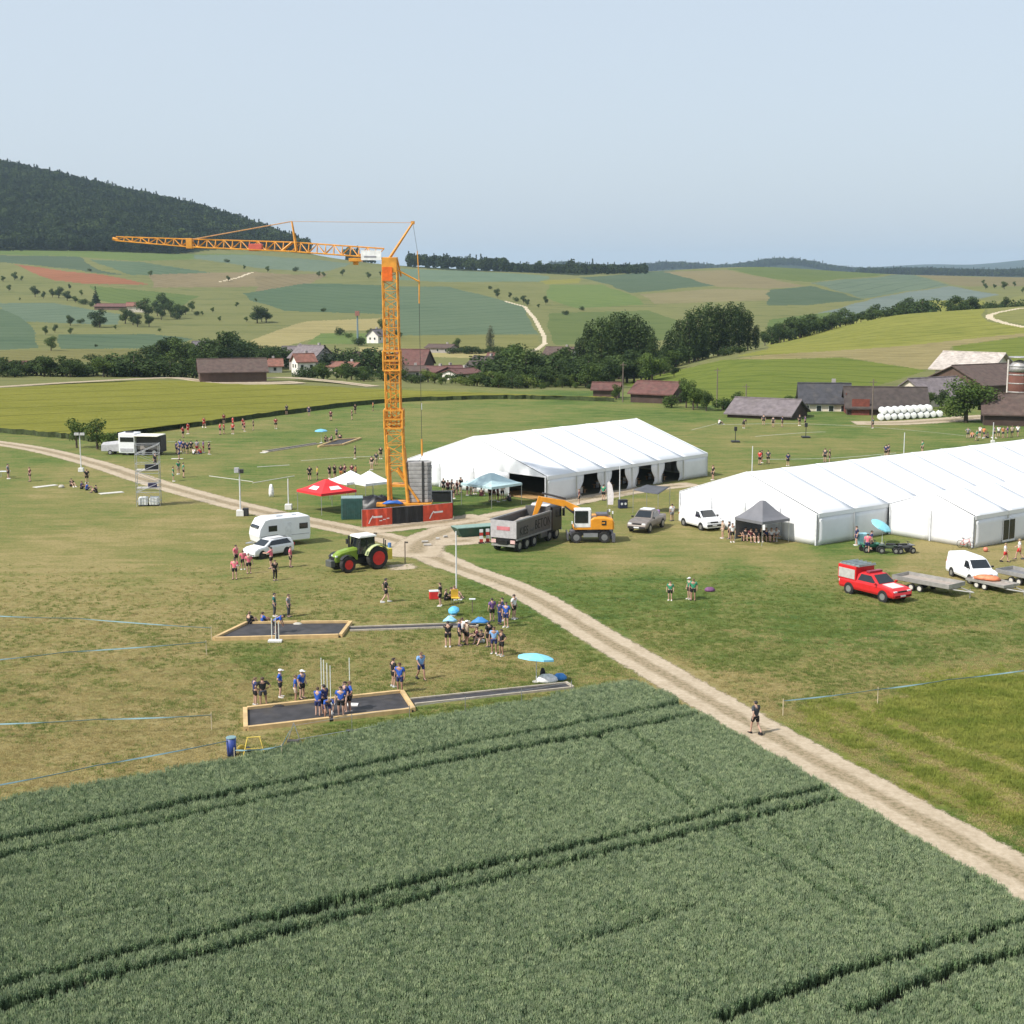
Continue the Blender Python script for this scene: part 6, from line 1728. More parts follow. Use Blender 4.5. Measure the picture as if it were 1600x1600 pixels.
MB().box((-.1, 0, 1.84), (.35, 1.3, .16)).build('beacon_bar', M('beacon_red', (.25, .03, .05), .3), t, bevel=.03)
# trailers
def trailer(p0, p1, L, W, label, deck, z=.72, sides=.32, sh=(0, 1.0)):
    a, b_ = at(*p0), at(*p1); rz = yaw(a, b_); c = mid(a, b_)
    t = thing('flatbed_trailer', label, 'trailer', (c[0] + sh[0], c[1] + sh[1], 0), rz)
    GAL = M('galvanised', (.42, .41, .39), .45, .5, var=.12, dirt=.15)
    n_ = max(5, int(W / .28))
    for k in range(n_): MB().box((0, -W / 2 + W * (k + .5) / n_, z), (L, W / n_ - .012, .05)).build('deck_board', deck, t)
    MB().box((0, 0, z - .12), (L - .1, W * .5, .14)).build('chassis', GAL, t)
    for s in (-1, 1): MB().box((0, s * (W / 2 + .02), z + sides / 2 - .03), (L, .04, sides)).build('side_board', GAL, t); MB().box((s * (L / 2 + .02), 0, z + sides / 2 - .03), (.04, W + .08, sides)).build('end_board', GAL, t)
    for x in (-.75, .0):
        for s in (-1, 1): wheel(t, x - .1, s * (W / 2 - .16), .29, .2, M('rim_cream', (.55, .53, .48), .4), .62)
    d = MB()
    for s in (-1, 1): d.cyl((L / 2 - .1, s * .6, z - .14), (L / 2 + 1.5, 0, z - .2), .05, n=6)
    d.build('drawbar', GAL, t); MB().cyl((L / 2 + 1.1, .12, 0), (L / 2 + 1.1, .12, z), .04, n=6).build('jockey_wheel', GAL, t)
    return t
DK = M('deck_ply', (.34, .29, .25), .6, var=.12, dirt=.1)
trailer((1415, 921), (1500, 937), 5.0, 2.1, 'galvanised flatbed trailer beside the red fire pickup', DK, sh=(0, 1.3))
trailer((1535, 918), (1585, 929), 3.6, 1.7, 'small open trailer carrying orange gear in front of the white van', DK, .55, .2, sh=(-.3, .6))
trailer((1570, 915), (1640, 930), 4.5, 2.0, 'grey flatbed trailer cut off by the right edge', M('deck_grey', (.20, .20, .21), .5, .2, dirt=.15), sh=(.8, 2.2))
x, y = at(1545, 920)
o = MB().loft([[(1.0 * f * math.cos(a / 12 * 6.283), .5 * f * math.sin(a / 12 * 6.283) * (1 + .2 * math.sin(a * 2)), z_) for a in range(12)] for f, z_ in ((1, 0), (1.05, .15), (.8, .3), (.3, .36))]).build('orange_gear', M('gear_orange', (.62, .20, .09), .6, var=.25, scale=4), smooth=True, loc=(x, y + .6, .62), rz=R(-30)); tag(o, 'orange hose and gear heaped on the small trailer', 'gear')
# white food lorry with awning at far left
c = at(196, 713)
t = thing('food_truck', 'white high-sided lorry with awning behind the scaffold tower', 'lorry', (c[0] + 1.5, c[1] + 2.0, 0), R(-8))
MB().box((-1.4, 0, 1.65), (2.3, 2.4, 2.7)).build('cab', CARW, t, bevel=.1)
MB().box((-1.35, -1.215, 2.15), (1.9, .04, .62)).build('windscreen', CARGL, t)
MB().box((-1.4, -1.22, .75), (1.8, .05, .4)).build('grille', M('grille_grey', (.4, .4, .42), .5), t)
MB().box((-1.4, .0, 3.08), (.9, .7, .14)).build('roof_hatch', BLK, t)
bo = MB().box((1.5, .4, 1.5), (3.4, 2.0, 2.2)).build('body', M('body_dark', (.05, .045, .045), .7), t)
MB().box((1.5, -.65, 1.02), (3.2, .1, .5)).build('counter', M('counter_grey', (.28, .25, .23), .6), t)
MB().box((1.5, -.4, 2.72), (3.5, 3.0, .1), ry=0).build('awning', M('awning_cream', (.78, .75, .66), .6), t)
for x_ in (-1.4, .9, 2.4):
    for s in (-1, 1): wheel(t, x_, s * .95, .45, .3)
o = thing('covered_trailer', 'small grey sheeted trailer left of the white lorry', 'trailer', (c[0] - 2.4, c[1] + 2.6, 0), R(-8))
MB().loft([[(-1.3, y_, z_) for y_, z_ in ((-.8, .45), (.8, .45), (.75, 1.3), (0, 1.6), (-.75, 1.3))], [(1.3, y_, z_) for y_, z_ in ((-.8, .45), (.8, .45), (.75, 1.5), (0, 1.9), (-.75, 1.5))]]).build('cover', M('cover_grey', (.36, .36, .37), .6), o, bevel=.05)
for s in (-1, 1): wheel(o, 0, s * .8, .32, .2)
# ------------------------------------------------------------------ people
def skin_mesh(name, verts, edges, radii, root=0, sub=1):
    me = bpy.data.meshes.new(name); me.from_pydata(verts, edges, []); me.update()
    o = bpy.data.objects.new(name, me); col.objects.link(o)
    o.modifiers.new('skin', 'SKIN')
    sv = me.skin_vertices[0].data
    for i, r in enumerate(radii):
        sv[i].radius = r if isinstance(r, tuple) else (r, r); sv[i].use_root = (i == root)
    if sub: s = o.modifiers.new('sub', 'SUBSURF'); s.levels = sub; s.render_levels = sub
    dg = bpy.context.evaluated_depsgraph_get()
    out = bpy.data.meshes.new_from_object(o.evaluated_get(dg)); out.name = name
    bpy.data.objects.remove(o); bpy.data.meshes.remove(me)
    out.polygons.foreach_set('use_smooth', [True] * len(out.polygons))
    return out
def join_mesh(name, base, mb, mats):
    bm = bmesh.new(); bm.from_mesh(base)
    n0 = len(bm.faces)
    tmp = bpy.data.meshes.new('t'); tmp.from_pydata(mb.v, [], mb.f); tmp.update()
    if len(mb.m): tmp.polygons.foreach_set('material_index', mb.m)
    bm.from_mesh(tmp); bmesh.ops.recalc_face_normals(bm, faces=bm.faces)
    bm.to_mesh(base); bm.free(); bpy.data.meshes.remove(tmp)
    base.materials.clear()
    for m in mats: base.materials.append(m)
    return base
SKINM = [M('skin_light', (.50, .31, .23), .55, var=.06), M('skin_tan', (.36, .20, .14), .55, var=.06)]
EYE = M('eye_dark', (.03, .02, .02), .3)
# pose: joints in metres, facing +y
def pose(kind):
    J = dict(pel=(0, 0, .93), spi=(0, 0, 1.12), che=(0, .01, 1.33), nec=(0, 0, 1.49), hea=(0, .025, 1.60), top=(0, .02, 1.70))
    for s, n in ((-1, 'l'), (1, 'r')):
        J.update({'hip' + n: (s * .10, 0, .88), 'kne' + n: (s * .105, .02, .49), 'ank' + n: (s * .11, -.02, .09), 'toe' + n: (s * .125, .13, .035),
                  'sho' + n: (s * .185, 0, 1.41), 'elb' + n: (s * .25, -.03, 1.14), 'wri' + n: (s * .26, .05, .90), 'han' + n: (s * .255, .08, .81)})
    if kind == 'walk':
        J['knel'] = (-.10, .16, .52); J['ankl'] = (-.10, .20, .10); J['toel'] = (-.10, .35, .05)
        J['kner'] = (.10, -.06, .49); J['ankr'] = (.11, -.30, .16); J['toer'] = (.115, -.20, .05)
        J['elbl'] = (-.25, -.14, 1.17); J['wril'] = (-.24, -.10, .92); J['hanl'] = (-.235, -.07, .83)
        J['elbr'] = (.25, .08, 1.16); J['wrir'] = (.22, .26, 1.0); J['hanr'] = (.21, .33, .96)
    if kind == 'hips':
        for s, n in ((-1, 'l'), (1, 'r')): J['elb' + n] = (s * .36, -.08, 1.17); J['wri' + n] = (s * .20, .04, .99); J['han' + n] = (s * .13, .09, .97)
        J['kner'] = (.15, .04, .49); J['ankr'] = (.17, .0, .09); J['toer'] = (.21, .14, .035)
    if kind == 'reach':
        for s, n in ((-1, 'l'), (1, 'r')): J['elb' + n] = (s * .22, .20, 1.22); J['wri' + n] = (s * .12, .40, 1.20); J['han' + n] = (s * .08, .48, 1.21)
    if kind == 'bend':
        J.update(pel=(0, -.10, .90), spi=(0, .06, 1.05), che=(0, .24, 1.16), nec=(0, .38, 1.21), hea=(0, .47, 1.23), top=(0, .56, 1.24))
        for s, n in ((-1, 'l'), (1, 'r')):
            J['hip' + n] = (s * .1, -.10, .86); J['kne' + n] = (s * .13, .04, .47)
            J['sho' + n] = (s * .18, .30, 1.19); J['elb' + n] = (s * .22, .34, .92); J['wri' + n] = (s * .18, .42, .70); J['han' + n] = (s * .16, .45, .61)
    if kind == 'sit':   # on the ground, knees drawn up
        dz = -.80
        for k in ('pel', 'spi', 'che', 'nec', 'hea', 'top'): x, y, z = J[k]; J[k] = (x, y - .05 + (z - .93) * .05, z + dz)
        for s, n in ((-1, 'l'), (1, 'r')):
            J['hip' + n] = (s * .10, 0, .12); J['kne' + n] = (s * .14, .36, .42); J['ank' + n] = (s * .13, .56, .09); J['toe' + n] = (s * .14, .70, .035)
            J['sho' + n] = (s * .185, 0, .61); J['elb' + n] = (s * .25, .14, .40); J['wri' + n] = (s * .16, .33, .45); J['han' + n] = (s * .10, .40, .44)
    if kind == 'chair':  # on a bench
        dz = -.45
        for k in ('pel', 'spi', 'che', 'nec', 'hea', 'top'): x, y, z = J[k]; J[k] = (x, y, z + dz)
        for s, n in ((-1, 'l'), (1, 'r')):
            J['hip' + n] = (s * .10, .02, .50); J['kne' + n] = (s * .13, .42, .50); J['ank' + n] = (s * .13, .44, .09); J['toe' + n] = (s * .14, .58, .035)
            J['sho' + n] = (s * .185, 0, .96); J['elb' + n] = (s * .24, .10, .72); J['wri' + n] = (s * .18, .32, .66); J['han' + n] = (s * .15, .40, .64)
    return J
def lerp(a, b, t): return tuple(a[i] + (b[i] - a[i]) * t for i in range(3))
def person_meshes(kind):
    J = pose(kind)
    names = ['pel', 'spi', 'che', 'nec', 'hea', 'top']
    rad = {'pel': (.145, .10), 'spi': (.13, .09), 'che': (.155, .105), 'nec': .055, 'hea': (.078, .095), 'top': (.06, .07)}
    E_ = [('pel', 'spi'), ('spi', 'che'), ('che', 'nec'), ('nec', 'hea'), ('hea', 'top')]
    for n in 'lr':
        names += [k + n for k in ('hip', 'kne', 'ank', 'toe', 'sho', 'elb', 'wri', 'han')]
        rad.update({'hip' + n: .085, 'kne' + n: .058, 'ank' + n: .042, 'toe' + n: .035, 'sho' + n: .06, 'elb' + n: .042, 'wri' + n: .029, 'han' + n: (.036, .02)})
        E_ += [('pel', 'hip' + n), ('hip' + n, 'kne' + n), ('kne' + n, 'ank' + n), ('ank' + n, 'toe' + n), ('che', 'sho' + n), ('sho' + n, 'elb' + n), ('elb' + n, 'wri' + n), ('wri' + n, 'han' + n)]
    ix = {k: i for i, k in enumerate(names)}
    body = skin_mesh('body', [J[k] for k in names], [(ix[a], ix[b]) for a, b in E_], [rad[k] for k in names])
    ex = MB()
    h = Vector(J['hea']); up = (Vector(J['top']) - h).normalized(); fw = Vector((0, 1, 0)) - up * up.y; fw.normalize() if fw.length > .1 else None
    sd = up.cross(fw)
    ex.cyl(h + fw * .08 + up * .02, h + fw * .125 - up * .015, .01, .016, 6)
    for s in (-1, 1):
        ex.cyl(h + sd * s * .075, h + sd * s * .098 + up * .005, .024, .022, 8)
        ex.cyl(h + fw * .075 + sd * s * .034 + up * .03, h + fw * .108 + sd * s * .034 + up * .03, .012, .010, 6, 1)
    ex.box(h + fw * .098 - up * .048, (.04, .012, .008), 0, 1)
    for n, s in (('l', -1), ('r', 1)):
        hn = Vector(J['han' + n]); d = (hn - Vector(J['wri' + n])).normalized(); a = d.orthogonal().normalized(); b = d.cross(a)
        for k, l in enumerate((.062, .074, .070, .055)):
            o = hn + a * ((k - 1.5) * .019); q = o + d * (l * .55) ; r_ = q + (d * .7 + b * .6 * s).normalized() * (l * .5)
            ex.cyl(o - d * .03, q, .0095, .009, 5); ex.cyl(q, r_, .009, .007, 5)
        o = hn - d * .04 + a * .03; ex.cyl(o, o + (d * .7 + a * .7).normalized() * .055, .011, .008, 5)
    join_mesh('body', body, ex, [SKINM[0], EYE])
    # shirt
    vn = [J['pel'], J['spi'], J['che'], lerp(J['che'], J['nec'], .7)]
    ve = [(0, 1), (1, 2), (2, 3)]; vr = [(.155, .115), (.15, .11), (.175, .125), (.075, .07)]
    for n in 'lr':
        i = len(vn); vn += [J['sho' + n], lerp(J['sho' + n], J['elb' + n], .78)]; ve += [(2, i), (i, i + 1)]; vr += [.082, .066]
    shirt = skin_mesh('shirt', vn, ve, vr, 1)
    vn = [lerp(J['pel'], J['spi'], .25)]; ve = []; vr = [(.15, .112)]
    vl = list(vn); vel = []; vrl = list(vr)
    for n in 'lr':
        i = len(vn); vn += [J['hip' + n], lerp(J['hip' + n], J['kne' + n], .75)]; ve += [(0, i), (i, i + 1)]; vr += [.105, .088]
        i = len(vl); vl += [J['hip' + n], J['kne' + n], lerp(J['kne' + n], J['ank' + n], .92)]; vel += [(0, i), (i, i + 1), (i + 1, i + 2)]; vrl += [.105, .075, .06]
    shorts = skin_mesh('shorts', vn, ve, vr, 0); trousers = skin_mesh('trousers', vl, vel, vrl, 0)
    hr = MB()
    rings = []
    for k in range(6):
        t = k / 5; c = h - up * .015 - fw * .012 + up * (.125 * t); r_ = .098 * math.sqrt(max(.02, 1 - (t * .98) ** 2.4))
        ring = []
        for i in range(14):
            a_ = 2 * math.pi * i / 14
            p = c + sd * (r_ * .92 * math.cos(a_)) + fw * (r_ * 1.08 * math.sin(a_))
            if k < 2 and math.sin(a_) > .3: p = p - fw * .05 + up * .03
            ring.append(p)
        rings.append(ring)
    hair = hr.loft(rings).mesh('hair', BLK, True)
    cp_ = MB(); cp_.loft([[h + up * (.03 + .10 * k / 4) + (sd * math.cos(2 * math.pi * i / 14) + fw * math.sin(2 * math.pi * i / 14) * 1.1) * (.105 * math.sqrt(max(.03, 1 - (k / 4) ** 2.2))) for i in range(14)] for k in range(5)])
    cp_.box(h + up * .045 + fw * .14, (.13, .11, .012)); cap = cp_.mesh('cap', CARW, True)
    sh = MB()
    for n in 'lr':
        a_, t_ = Vector(J['ank' + n]), Vector(J['toe' + n]); d = (t_ - a_); d.z = 0; d = d.normalized() if d.length > .01 else Vector((0, 1, 0)); s_ = Vector((-d.y, d.x, 0))
        z0 = min(a_.z - .09, t_.z - .035)
        sh.loft([[a_ + d * u + s_ * (w * q) + Vector((0, 0, zz)) for q, zz in ((-1, z0 - a_.z + .0), (1, z0 - a_.z), (.9, hh), (-.9, hh))] for u, w, hh in ((-.07, .04, .0), (.03, .048, .0), (.14, .052, -.045), (.21, .036, -.06))])
    shoes = sh.mesh('shoe', BLK)
    return dict(body=body, shirt=shirt, shorts=shorts, trousers=trousers, hair=hair, cap=cap, shoes=shoes)
PM = {k: person_meshes(k) for k in ('stand', 'walk', 'hips', 'reach', 'bend', 'sit', 'chair')}
def slot(o, m):
    if len(o.data.materials) == 0: o.data.materials.append(m)
    o.material_slots[0].link = 'OBJECT'; o.material_slots[0].material = m
CLOTH = dict(navy=(.018, .028, .11), blue=(.022, .085, .38), lightblue=(.20, .36, .62), black=(.012, .012, .014), pink=(.72, .16, .22), red=(.50, .03, .03), darkred=(.22, .02, .03), green=(.03, .22, .12), teal=(.03, .14, .13), white=(.74, .74, .74), grey=(.22, .22, .24),
             yellow=(.65, .48, .05), orange=(.55, .2, .07), purple=(.16, .08, .24), dgrey=(.05, .055, .065), maroon=(.10, .02, .03), beige=(.45, .36, .27))
HAIRC = [(.03, .02, .015), (.06, .035, .02), (.14, .09, .045), (.02, .018, .018), (.30, .22, .11)]
def cloth(c): return M('cloth_' + c, CLOTH[c], .85, var=.15, scale=6)
NP = [0]
def person(px, py, shirt, legs='black', kind='stand', face=None, hat=None, h=None, long=False, label=None, group=None, z=0., hair=None, pos_=None):
    """px, py: where the feet (or seat) touch the ground in the photograph"""
    x, y = pos_ or at(px, py, z)
    NP[0] += 1
    o = thing('person', label, 'person', (x, y, z), R(face) if face is not None else random.uniform(0, 6.28), group)
    s = (h or random.uniform(1.66, 1.84)) / 1.74; bw = random.uniform(1.05, 1.22); o.scale = (s * bw, s * bw, s)
    P_ = PM[kind]
    b_ = ob('body', P_['body'], o); slot(b_, random.choice(SKINM) if random.random() < .3 else SKINM[0])
    slot(ob('shirt', P_['shirt'], o), cloth(shirt))
    slot(ob('trousers' if long else 'shorts', P_['trousers' if long else 'shorts'], o), cloth(legs))
    slot(ob('shoe', P_['shoes'], o), cloth(random.choice(['white', 'black', 'dgrey', 'white'])))
    if hat: slot(ob('cap', P_['cap'], o), cloth(hat))
    hc = HAIRC[hair if hair is not None else random.randrange(4)]
    slot(ob('hair', P_['hair'], o), M('hair_%.2f' % hc[0], hc, .7))
    return o
def people(items, where, group):
    """items: (px, py, shirt, legs, pose, extra); labels name the clothing, the place and the rank among their like"""
    items = sorted(items, key=lambda e: e[0])
    out = []
    n = len(items)
    verb = dict(stand="standing", walk='walking', hips='standing hands on hips', reach='standing arms forward', bend='bending', sit='sitting', chair='sitting')
    like = {}
    for it in items: like.setdefault((it[2], it[4] if len(it) > 4 else 'stand'), []).append(it)
    for it in items:
        sh, kd = it[2], (it[4] if len(it) > 4 else 'stand'); L = like[(sh, kd)]
        rank = nth(L.index(it), len(L))
        cn = dict(lightblue='light blue', dgrey='dark grey', darkred='dark red').get(sh, sh)
        verb_ = verb[kd]
        lab = 'person in %s top %s %s%s' % (cn, verb[kd], where, (', ' + rank) if rank else '')
        kw = it[5] if len(it) > 5 else {}
        out.append(person(it[0], it[1], sh, it[3] if len(it) > 3 else 'black', kd, label=lab, group=group, **kw))
    # no two alike: count equal labels from the left
    seen = {}
    for o in out: seen.setdefault(o['label'], []).append(o)
    for l, os_ in seen.items():
        if len(os_) > 1:
            for i, o in enumerate(sorted(os_, key=lambda q: q.location.x)): o['label'] = l.split(', ')[0] + ', ' + ORD[i] + ' of its kind from left'
    return out
Hw = dict(hat='white')
people([(399,1102,'navy','black','stand',dict(face=-60)), (411,1103,'black','dgrey','hips',dict(face=20)), (438,1089,'blue','black','hips',dict(face=-90, hat='white')), (462,1099,'blue','beige','stand',dict(face=-80)), (472,1092,'blue','black','stand',dict(face=-120, hat='white')),
        (497,1120,'blue','navy','reach',dict(face=-20)), (507,1116,'navy','black','stand',dict(face=60)), (512,1124,'blue','navy','bend',dict(face=-160)), (533,1119,'blue','black','stand',dict(face=170)), (540,1113,'navy','black','stand',dict(face=120)), (547,1112,'blue','black','hips',dict(face=100))],
       'at the near dark pit', 'people at the near pit')
people([(615,1073,'black','black','stand',dict(face=-60)), (625,1082,'blue','navy','stand',dict(face=160)), (658,1062,'lightblue','navy','walk',dict(face=-150))], 'behind the near pit corner', 'people behind the near pit corner')
people([(603,941,'black','black','walk',dict(face=-70, h=1.85))], 'alone on the meadow below the tractor', None)
people([(700,1011,'black','black','reach',dict(face=0)), (718,1009,'navy','black','stand',dict(face=-90)), (729,1008,'beige','black','reach',dict(face=-60, hat='white')), (752,1004,'black','white','sit',dict(face=150)), (764,1011,'black','black','stand',dict(face=40)), (772,1021,'lightblue','navy','stand',dict(face=170)), (784,1025,'black','black','hips',dict(face=120)), (745,1001,'maroon','black','sit',dict(face=100)), (722,1003,'white','black','stand',dict(face=-30))],
       'beside the far run-up', 'people beside the far run-up')
people([(769,971,'purple','black','stand',dict(face=30)), (781,976,'navy','navy','stand',dict(face=-60, long=True)), (791,980,'blue','navy','stand',dict(face=150)), (803,967,'white','black','stand',dict(face=-120)), (785,970,'navy','black','stand',dict(face=90))], 'at the edge of the dirt track', 'people at the track edge')
people([(369,884,'pink','black','stand'), (367,905,'pink','black','stand'), (380,890,'pink','black','stand'), (389,896,'pink','black','stand'), (424,888,'pink','black','reach',dict(h=1.85)), (454,886,'pink','black','stand')], 'in front of the white car', 'people in pink in front of the white car')
people([(430,907,'black','black','stand',dict(long=True))], 'among the pink group', None)
people([(429,963,'teal','dgrey','stand',dict(long=True, face=-90)), (451,964,'grey','dgrey','stand',dict(long=True, face=-100)), (390,976,'black','black','sit',dict(face=-40)), (411,975,'blue','black','sit',dict(face=-60)), (431,991,'blue','black','bend',dict(face=-90))], 'behind the far dark pit', 'people behind the far pit')
people([(688,947,'black','black','stand'), (697,938,'black','black','sit'), (705,936,'black','black','sit'), (710,934,'red','black','sit')], 'by the red cool box and white mast', 'people by the red cool box')
people([(1180,1147,'dgrey','black','walk',dict(face=30, h=1.86))], 'on the dirt track at right', None)
people([(1047,938,'green','black','stand',dict(h=1.5)), (1077,936,'green','black','stand',dict(hat='white')), (1083,938,'green','black','stand')], 'on the green meadow right of the track', 'people in green on the meadow')
people([(47,752,'maroon','black','stand'), (13,748,'grey','black','stand')], 'at the far left of the meadow', 'people at the far left')
people([(136,755,'black','black','stand'), (136,766,'blue','navy','sit'), (150,770,'black','black','sit'), (128,764,'navy','black','sit'), (112,760,'black','black','sit')], 'on the mats at left', 'people on the mats at left')
people([(271,752,'green','green','stand'), (279,741,'green','beige','stand'), (287,746,'green','black','stand')], 'right of the scaffold tower', 'people in green by the scaffold')
people([(276,709,'navy','navy','stand'), (282,706,'blue','navy','stand'), (287,708,'navy','navy','stand'), (293,709,'navy','black','stand'), (299,708,'black','black','stand'), (303,710,'white','black','sit'), (308,708,'grey','darkred','stand'), (313,709,'red','navy','sit'), (318,707,'purple','darkred','stand'), (327,710,'black','black','stand'), (280,718,'navy','navy','stand')], 'beside the white lorry', 'team beside the white lorry')
people([(286,684,'red','black','stand'), (294,678,'red','red','stand'), (319,668,'red','red','walk'), (344,679,'red','black','stand'), (350,678,'red','black','stand'), (350,662,'darkred','black','stand'), (364,678,'red','black','stand'), (364,668,'red','red','stand'), (382,674,'darkred','black','stand'), (380,671,'red','black','stand'), (396,672,'black','black','stand'), (431,670,'darkred','black','stand'), (448,648,'dgrey','black','stand'), (483,650,'navy','navy','stand'), (517,657,'maroon','black','stand'), (550,656,'maroon','black','stand'), (555,646,'black','black','stand'), (583,642,'orange','black','stand')],
       'on the far training field', 'people on the far training field')
people([(509,690,'black','black','sit'), (518,689,'dgrey','black','sit'), (526,686,'grey','black','stand'), (531,687,'black','black','sit')], 'at the distant pit', 'people at the distant pit')
people([(555,717,'dgrey','black','stand'), (581,734,'black','beige','stand'), (588,727,'dgrey','beige','stand'), (595,717,'black','black','stand'), (484,751,'black','black','stand'), (496,750,'yellow','black','stand'), (515,748,'black','black','stand'), (523,748,'black','black','stand'), (533,748,'black','orange','stand'), (539,747,'maroon','black','stand'), (550,746,'maroon','black','stand'), (556,748,'orange','black','stand')], 'behind the gazebos', 'people behind the gazebos')
people([(693,771,'black','black','stand'), (700,774,'maroon','black','stand'), (706,773,'black','black','stand'), (709,779,'beige','maroon','stand'), (714,773,'maroon','black','stand'), (720,770,'black','black','stand'), (730,774,'maroon','black','stand'), (736,774,'maroon','beige','stand'), (742,772,'black','black','stand'), (752,775,'maroon','maroon','sit'), (766,783,'maroon','black','stand'), (772,782,'black','maroon','stand'), (778,784,'maroon','black','stand'), (785,780,'beige','black','stand'), (796,783,'dgrey','black','sit')],
       'in front of the marquee gable', 'crowd in front of the marquee gable')
people([(943,782,'green','black','stand'), (1050,814,'white','grey','stand'), (1114,750,'black','black','stand'), (905,788,'maroon','black','stand')], 'near the curtained marquee side', 'people near the curtained side')
people([(1162,669,'black','black','bend'), (1193,664,'dgrey','black','stand'), (1208,667,'dgrey','black','stand'), (1222,667,'navy','black','stand'), (1249,665,'black','black','stand'), (1258,666,'purple','black','stand'), (1364,669,'teal','black','stand'), (1187,726,'red','black','stand'), (1190,723,'black','black','stand'), (1200,725,'dgrey','black','stand'), (1231,728,'navy','black','stand'), (1289,722,'dgrey','black','stand'), (1296,723,'black','black','stand'), (1384,715,'navy','black','stand'), (1388,714,'dgrey','black','stand'), (1441,708,'green','black','stand'), (1124,663,'white','black','sit')],
       'on the field behind the marquees', 'people on the field behind the marquees')
its = []
rr = random.Random(5)
for i, px in enumerate((1512, 1519, 1526, 1531, 1537, 1543, 1553, 1560, 1567, 1574, 1581, 1590)):
    its.append((px, 690 - (px - 1512) * .08 - rr.random() * 8, rr.choice(['beige', 'white', 'maroon', 'green', 'purple', 'grey', 'orange']), 'dgrey', rr.choice(['stand', 'walk', 'hips', 'reach', 'sit'])))
people(its, 'in the crowd behind the long marquee', 'crowd behind the long marquee')
people([(1129,841,'beige','beige','stand'), (1144,847,'white','black','stand'), (1139,842,'black','black','stand'), (1223,839,'white','dgrey','stand'), (1176,838,'white','dgrey','stand')], 'beside the grey gazebo', 'people beside the grey gazebo')
people([(1157,843,'white','black','chair',dict(face=-150)), (1165,844,'black','dgrey','chair',dict(face=170)), (1173,846,'maroon','black','chair',dict(face=-170)), (1181,846,'dgrey','black','chair',dict(face=180)), (1189,845,'black','black','chair',dict(face=170)), (1197,845,'navy','black','chair',dict(face=-170)), (1205,845,'white','black','chair',dict(face=180)), (1213,844,'white','black','chair',dict(face=160))], 'in the row under the grey gazebo', 'people seated under the grey gazebo')
people([(1338,852,'navy','navy','stand'), (1355,864,'pink','navy','stand'), (1361,860,'navy','black','stand')], 'at the quad bikes', 'people at the quad bikes')
people([(1570,878,'white','red','walk',dict(hair=4, face=-120)), (1592,874,'white','red','walk',dict(hair=4, face=60))], 'walking by the white van', 'people in red skirts')
# ------------------------------------------------------------------ sports installations and small things
TIMB = M('pit_timber', (.52, .36, .17), .75, var=.15, scale=2)
MATB = M('rubber_mat', (.035, .033, .036), .75, var=.35, scale=1.2, dirt=.35)
LANE = M('lane_board', (.40, .35, .28), .8, var=.15)
def frame_pit(quad, label, h=.24, w=.24):
    q = [at(*p) for p in quad]
    cx, cy = sum(p[0] for p in q) / 4, sum(p[1] for p in q) / 4
    t = thing('jumping_pit', label, 'pit', (cx, cy, 0))
    L_ = [(p[0] - cx, p[1] - cy) for p in q]
    MB().loft([[(*p, .005) for p in L_], [(*p, .09) for p in L_]]).build('mat', MATB, t)
    for i in range(4):
        a, b_ = L_[i], L_[(i + 1) % 4]
        rz = yaw(a, b_); l = math.hypot(b_[0] - a[0], b_[1] - a[1])
        n = max(1, round(l / 4.5))
        for k in range(n):
            u = (k + .5) / n
            MB().box((a[0] + (b_[0] - a[0]) * u, a[1] + (b_[1] - a[1]) * u, h / 2), (l / n - (.02 if i % 2 == 0 else .27), w, h), rz=rz).build('plank', TIMB, t)
    return t
frame_pit([(334, 1001), (386, 976), (548, 975), (532, 996)], 'timber-framed dark jumping pit in the middle of the meadow')
frame_pit([(384, 1142), (383, 1111), (628, 1084), (646, 1112)], 'timber-framed dark jumping pit nearest the wheat')
frame_pit([(497, 699), (528, 688), (564, 686), (535, 696)], 'distant timber-framed jumping pit with blue parasol')
def runup(pA, pB, w, label):
    a, b_ = at(*pA), at(*pB); l = math.hypot(b_[0] - a[0], b_[1] - a[1])
    t = thing('run_up_lane', label, 'run-up', (a[0], a[1], 0), yaw(a, b_))
    MB().box((l / 2, 0, .03), (l, w - .1, .04)).build('mat', MATB, t)
    n = max(3, int(l / 3))
    for s in (-1, 1):
        for k in range(n): MB().box((l * (k + .5) / n, s * w / 2, .06), (l / n - .02, .12, .12)).build('edge_board', LANE, t)
    MB().box((l, 0, .08), (.12, w, .15)).build('end_board', LANE, t)
runup((546, 984), (745, 977), 1.0, 'narrow run-up lane leading to the middle pit')
runup((644, 1098), (890, 1072), 1.05, 'narrow run-up lane leading to the pit nearest the wheat')
runup((498, 693), (415, 706), 1.1, 'narrow run-up lane of the distant pit')
WHT = M('white_post')
CONB = M('concrete')
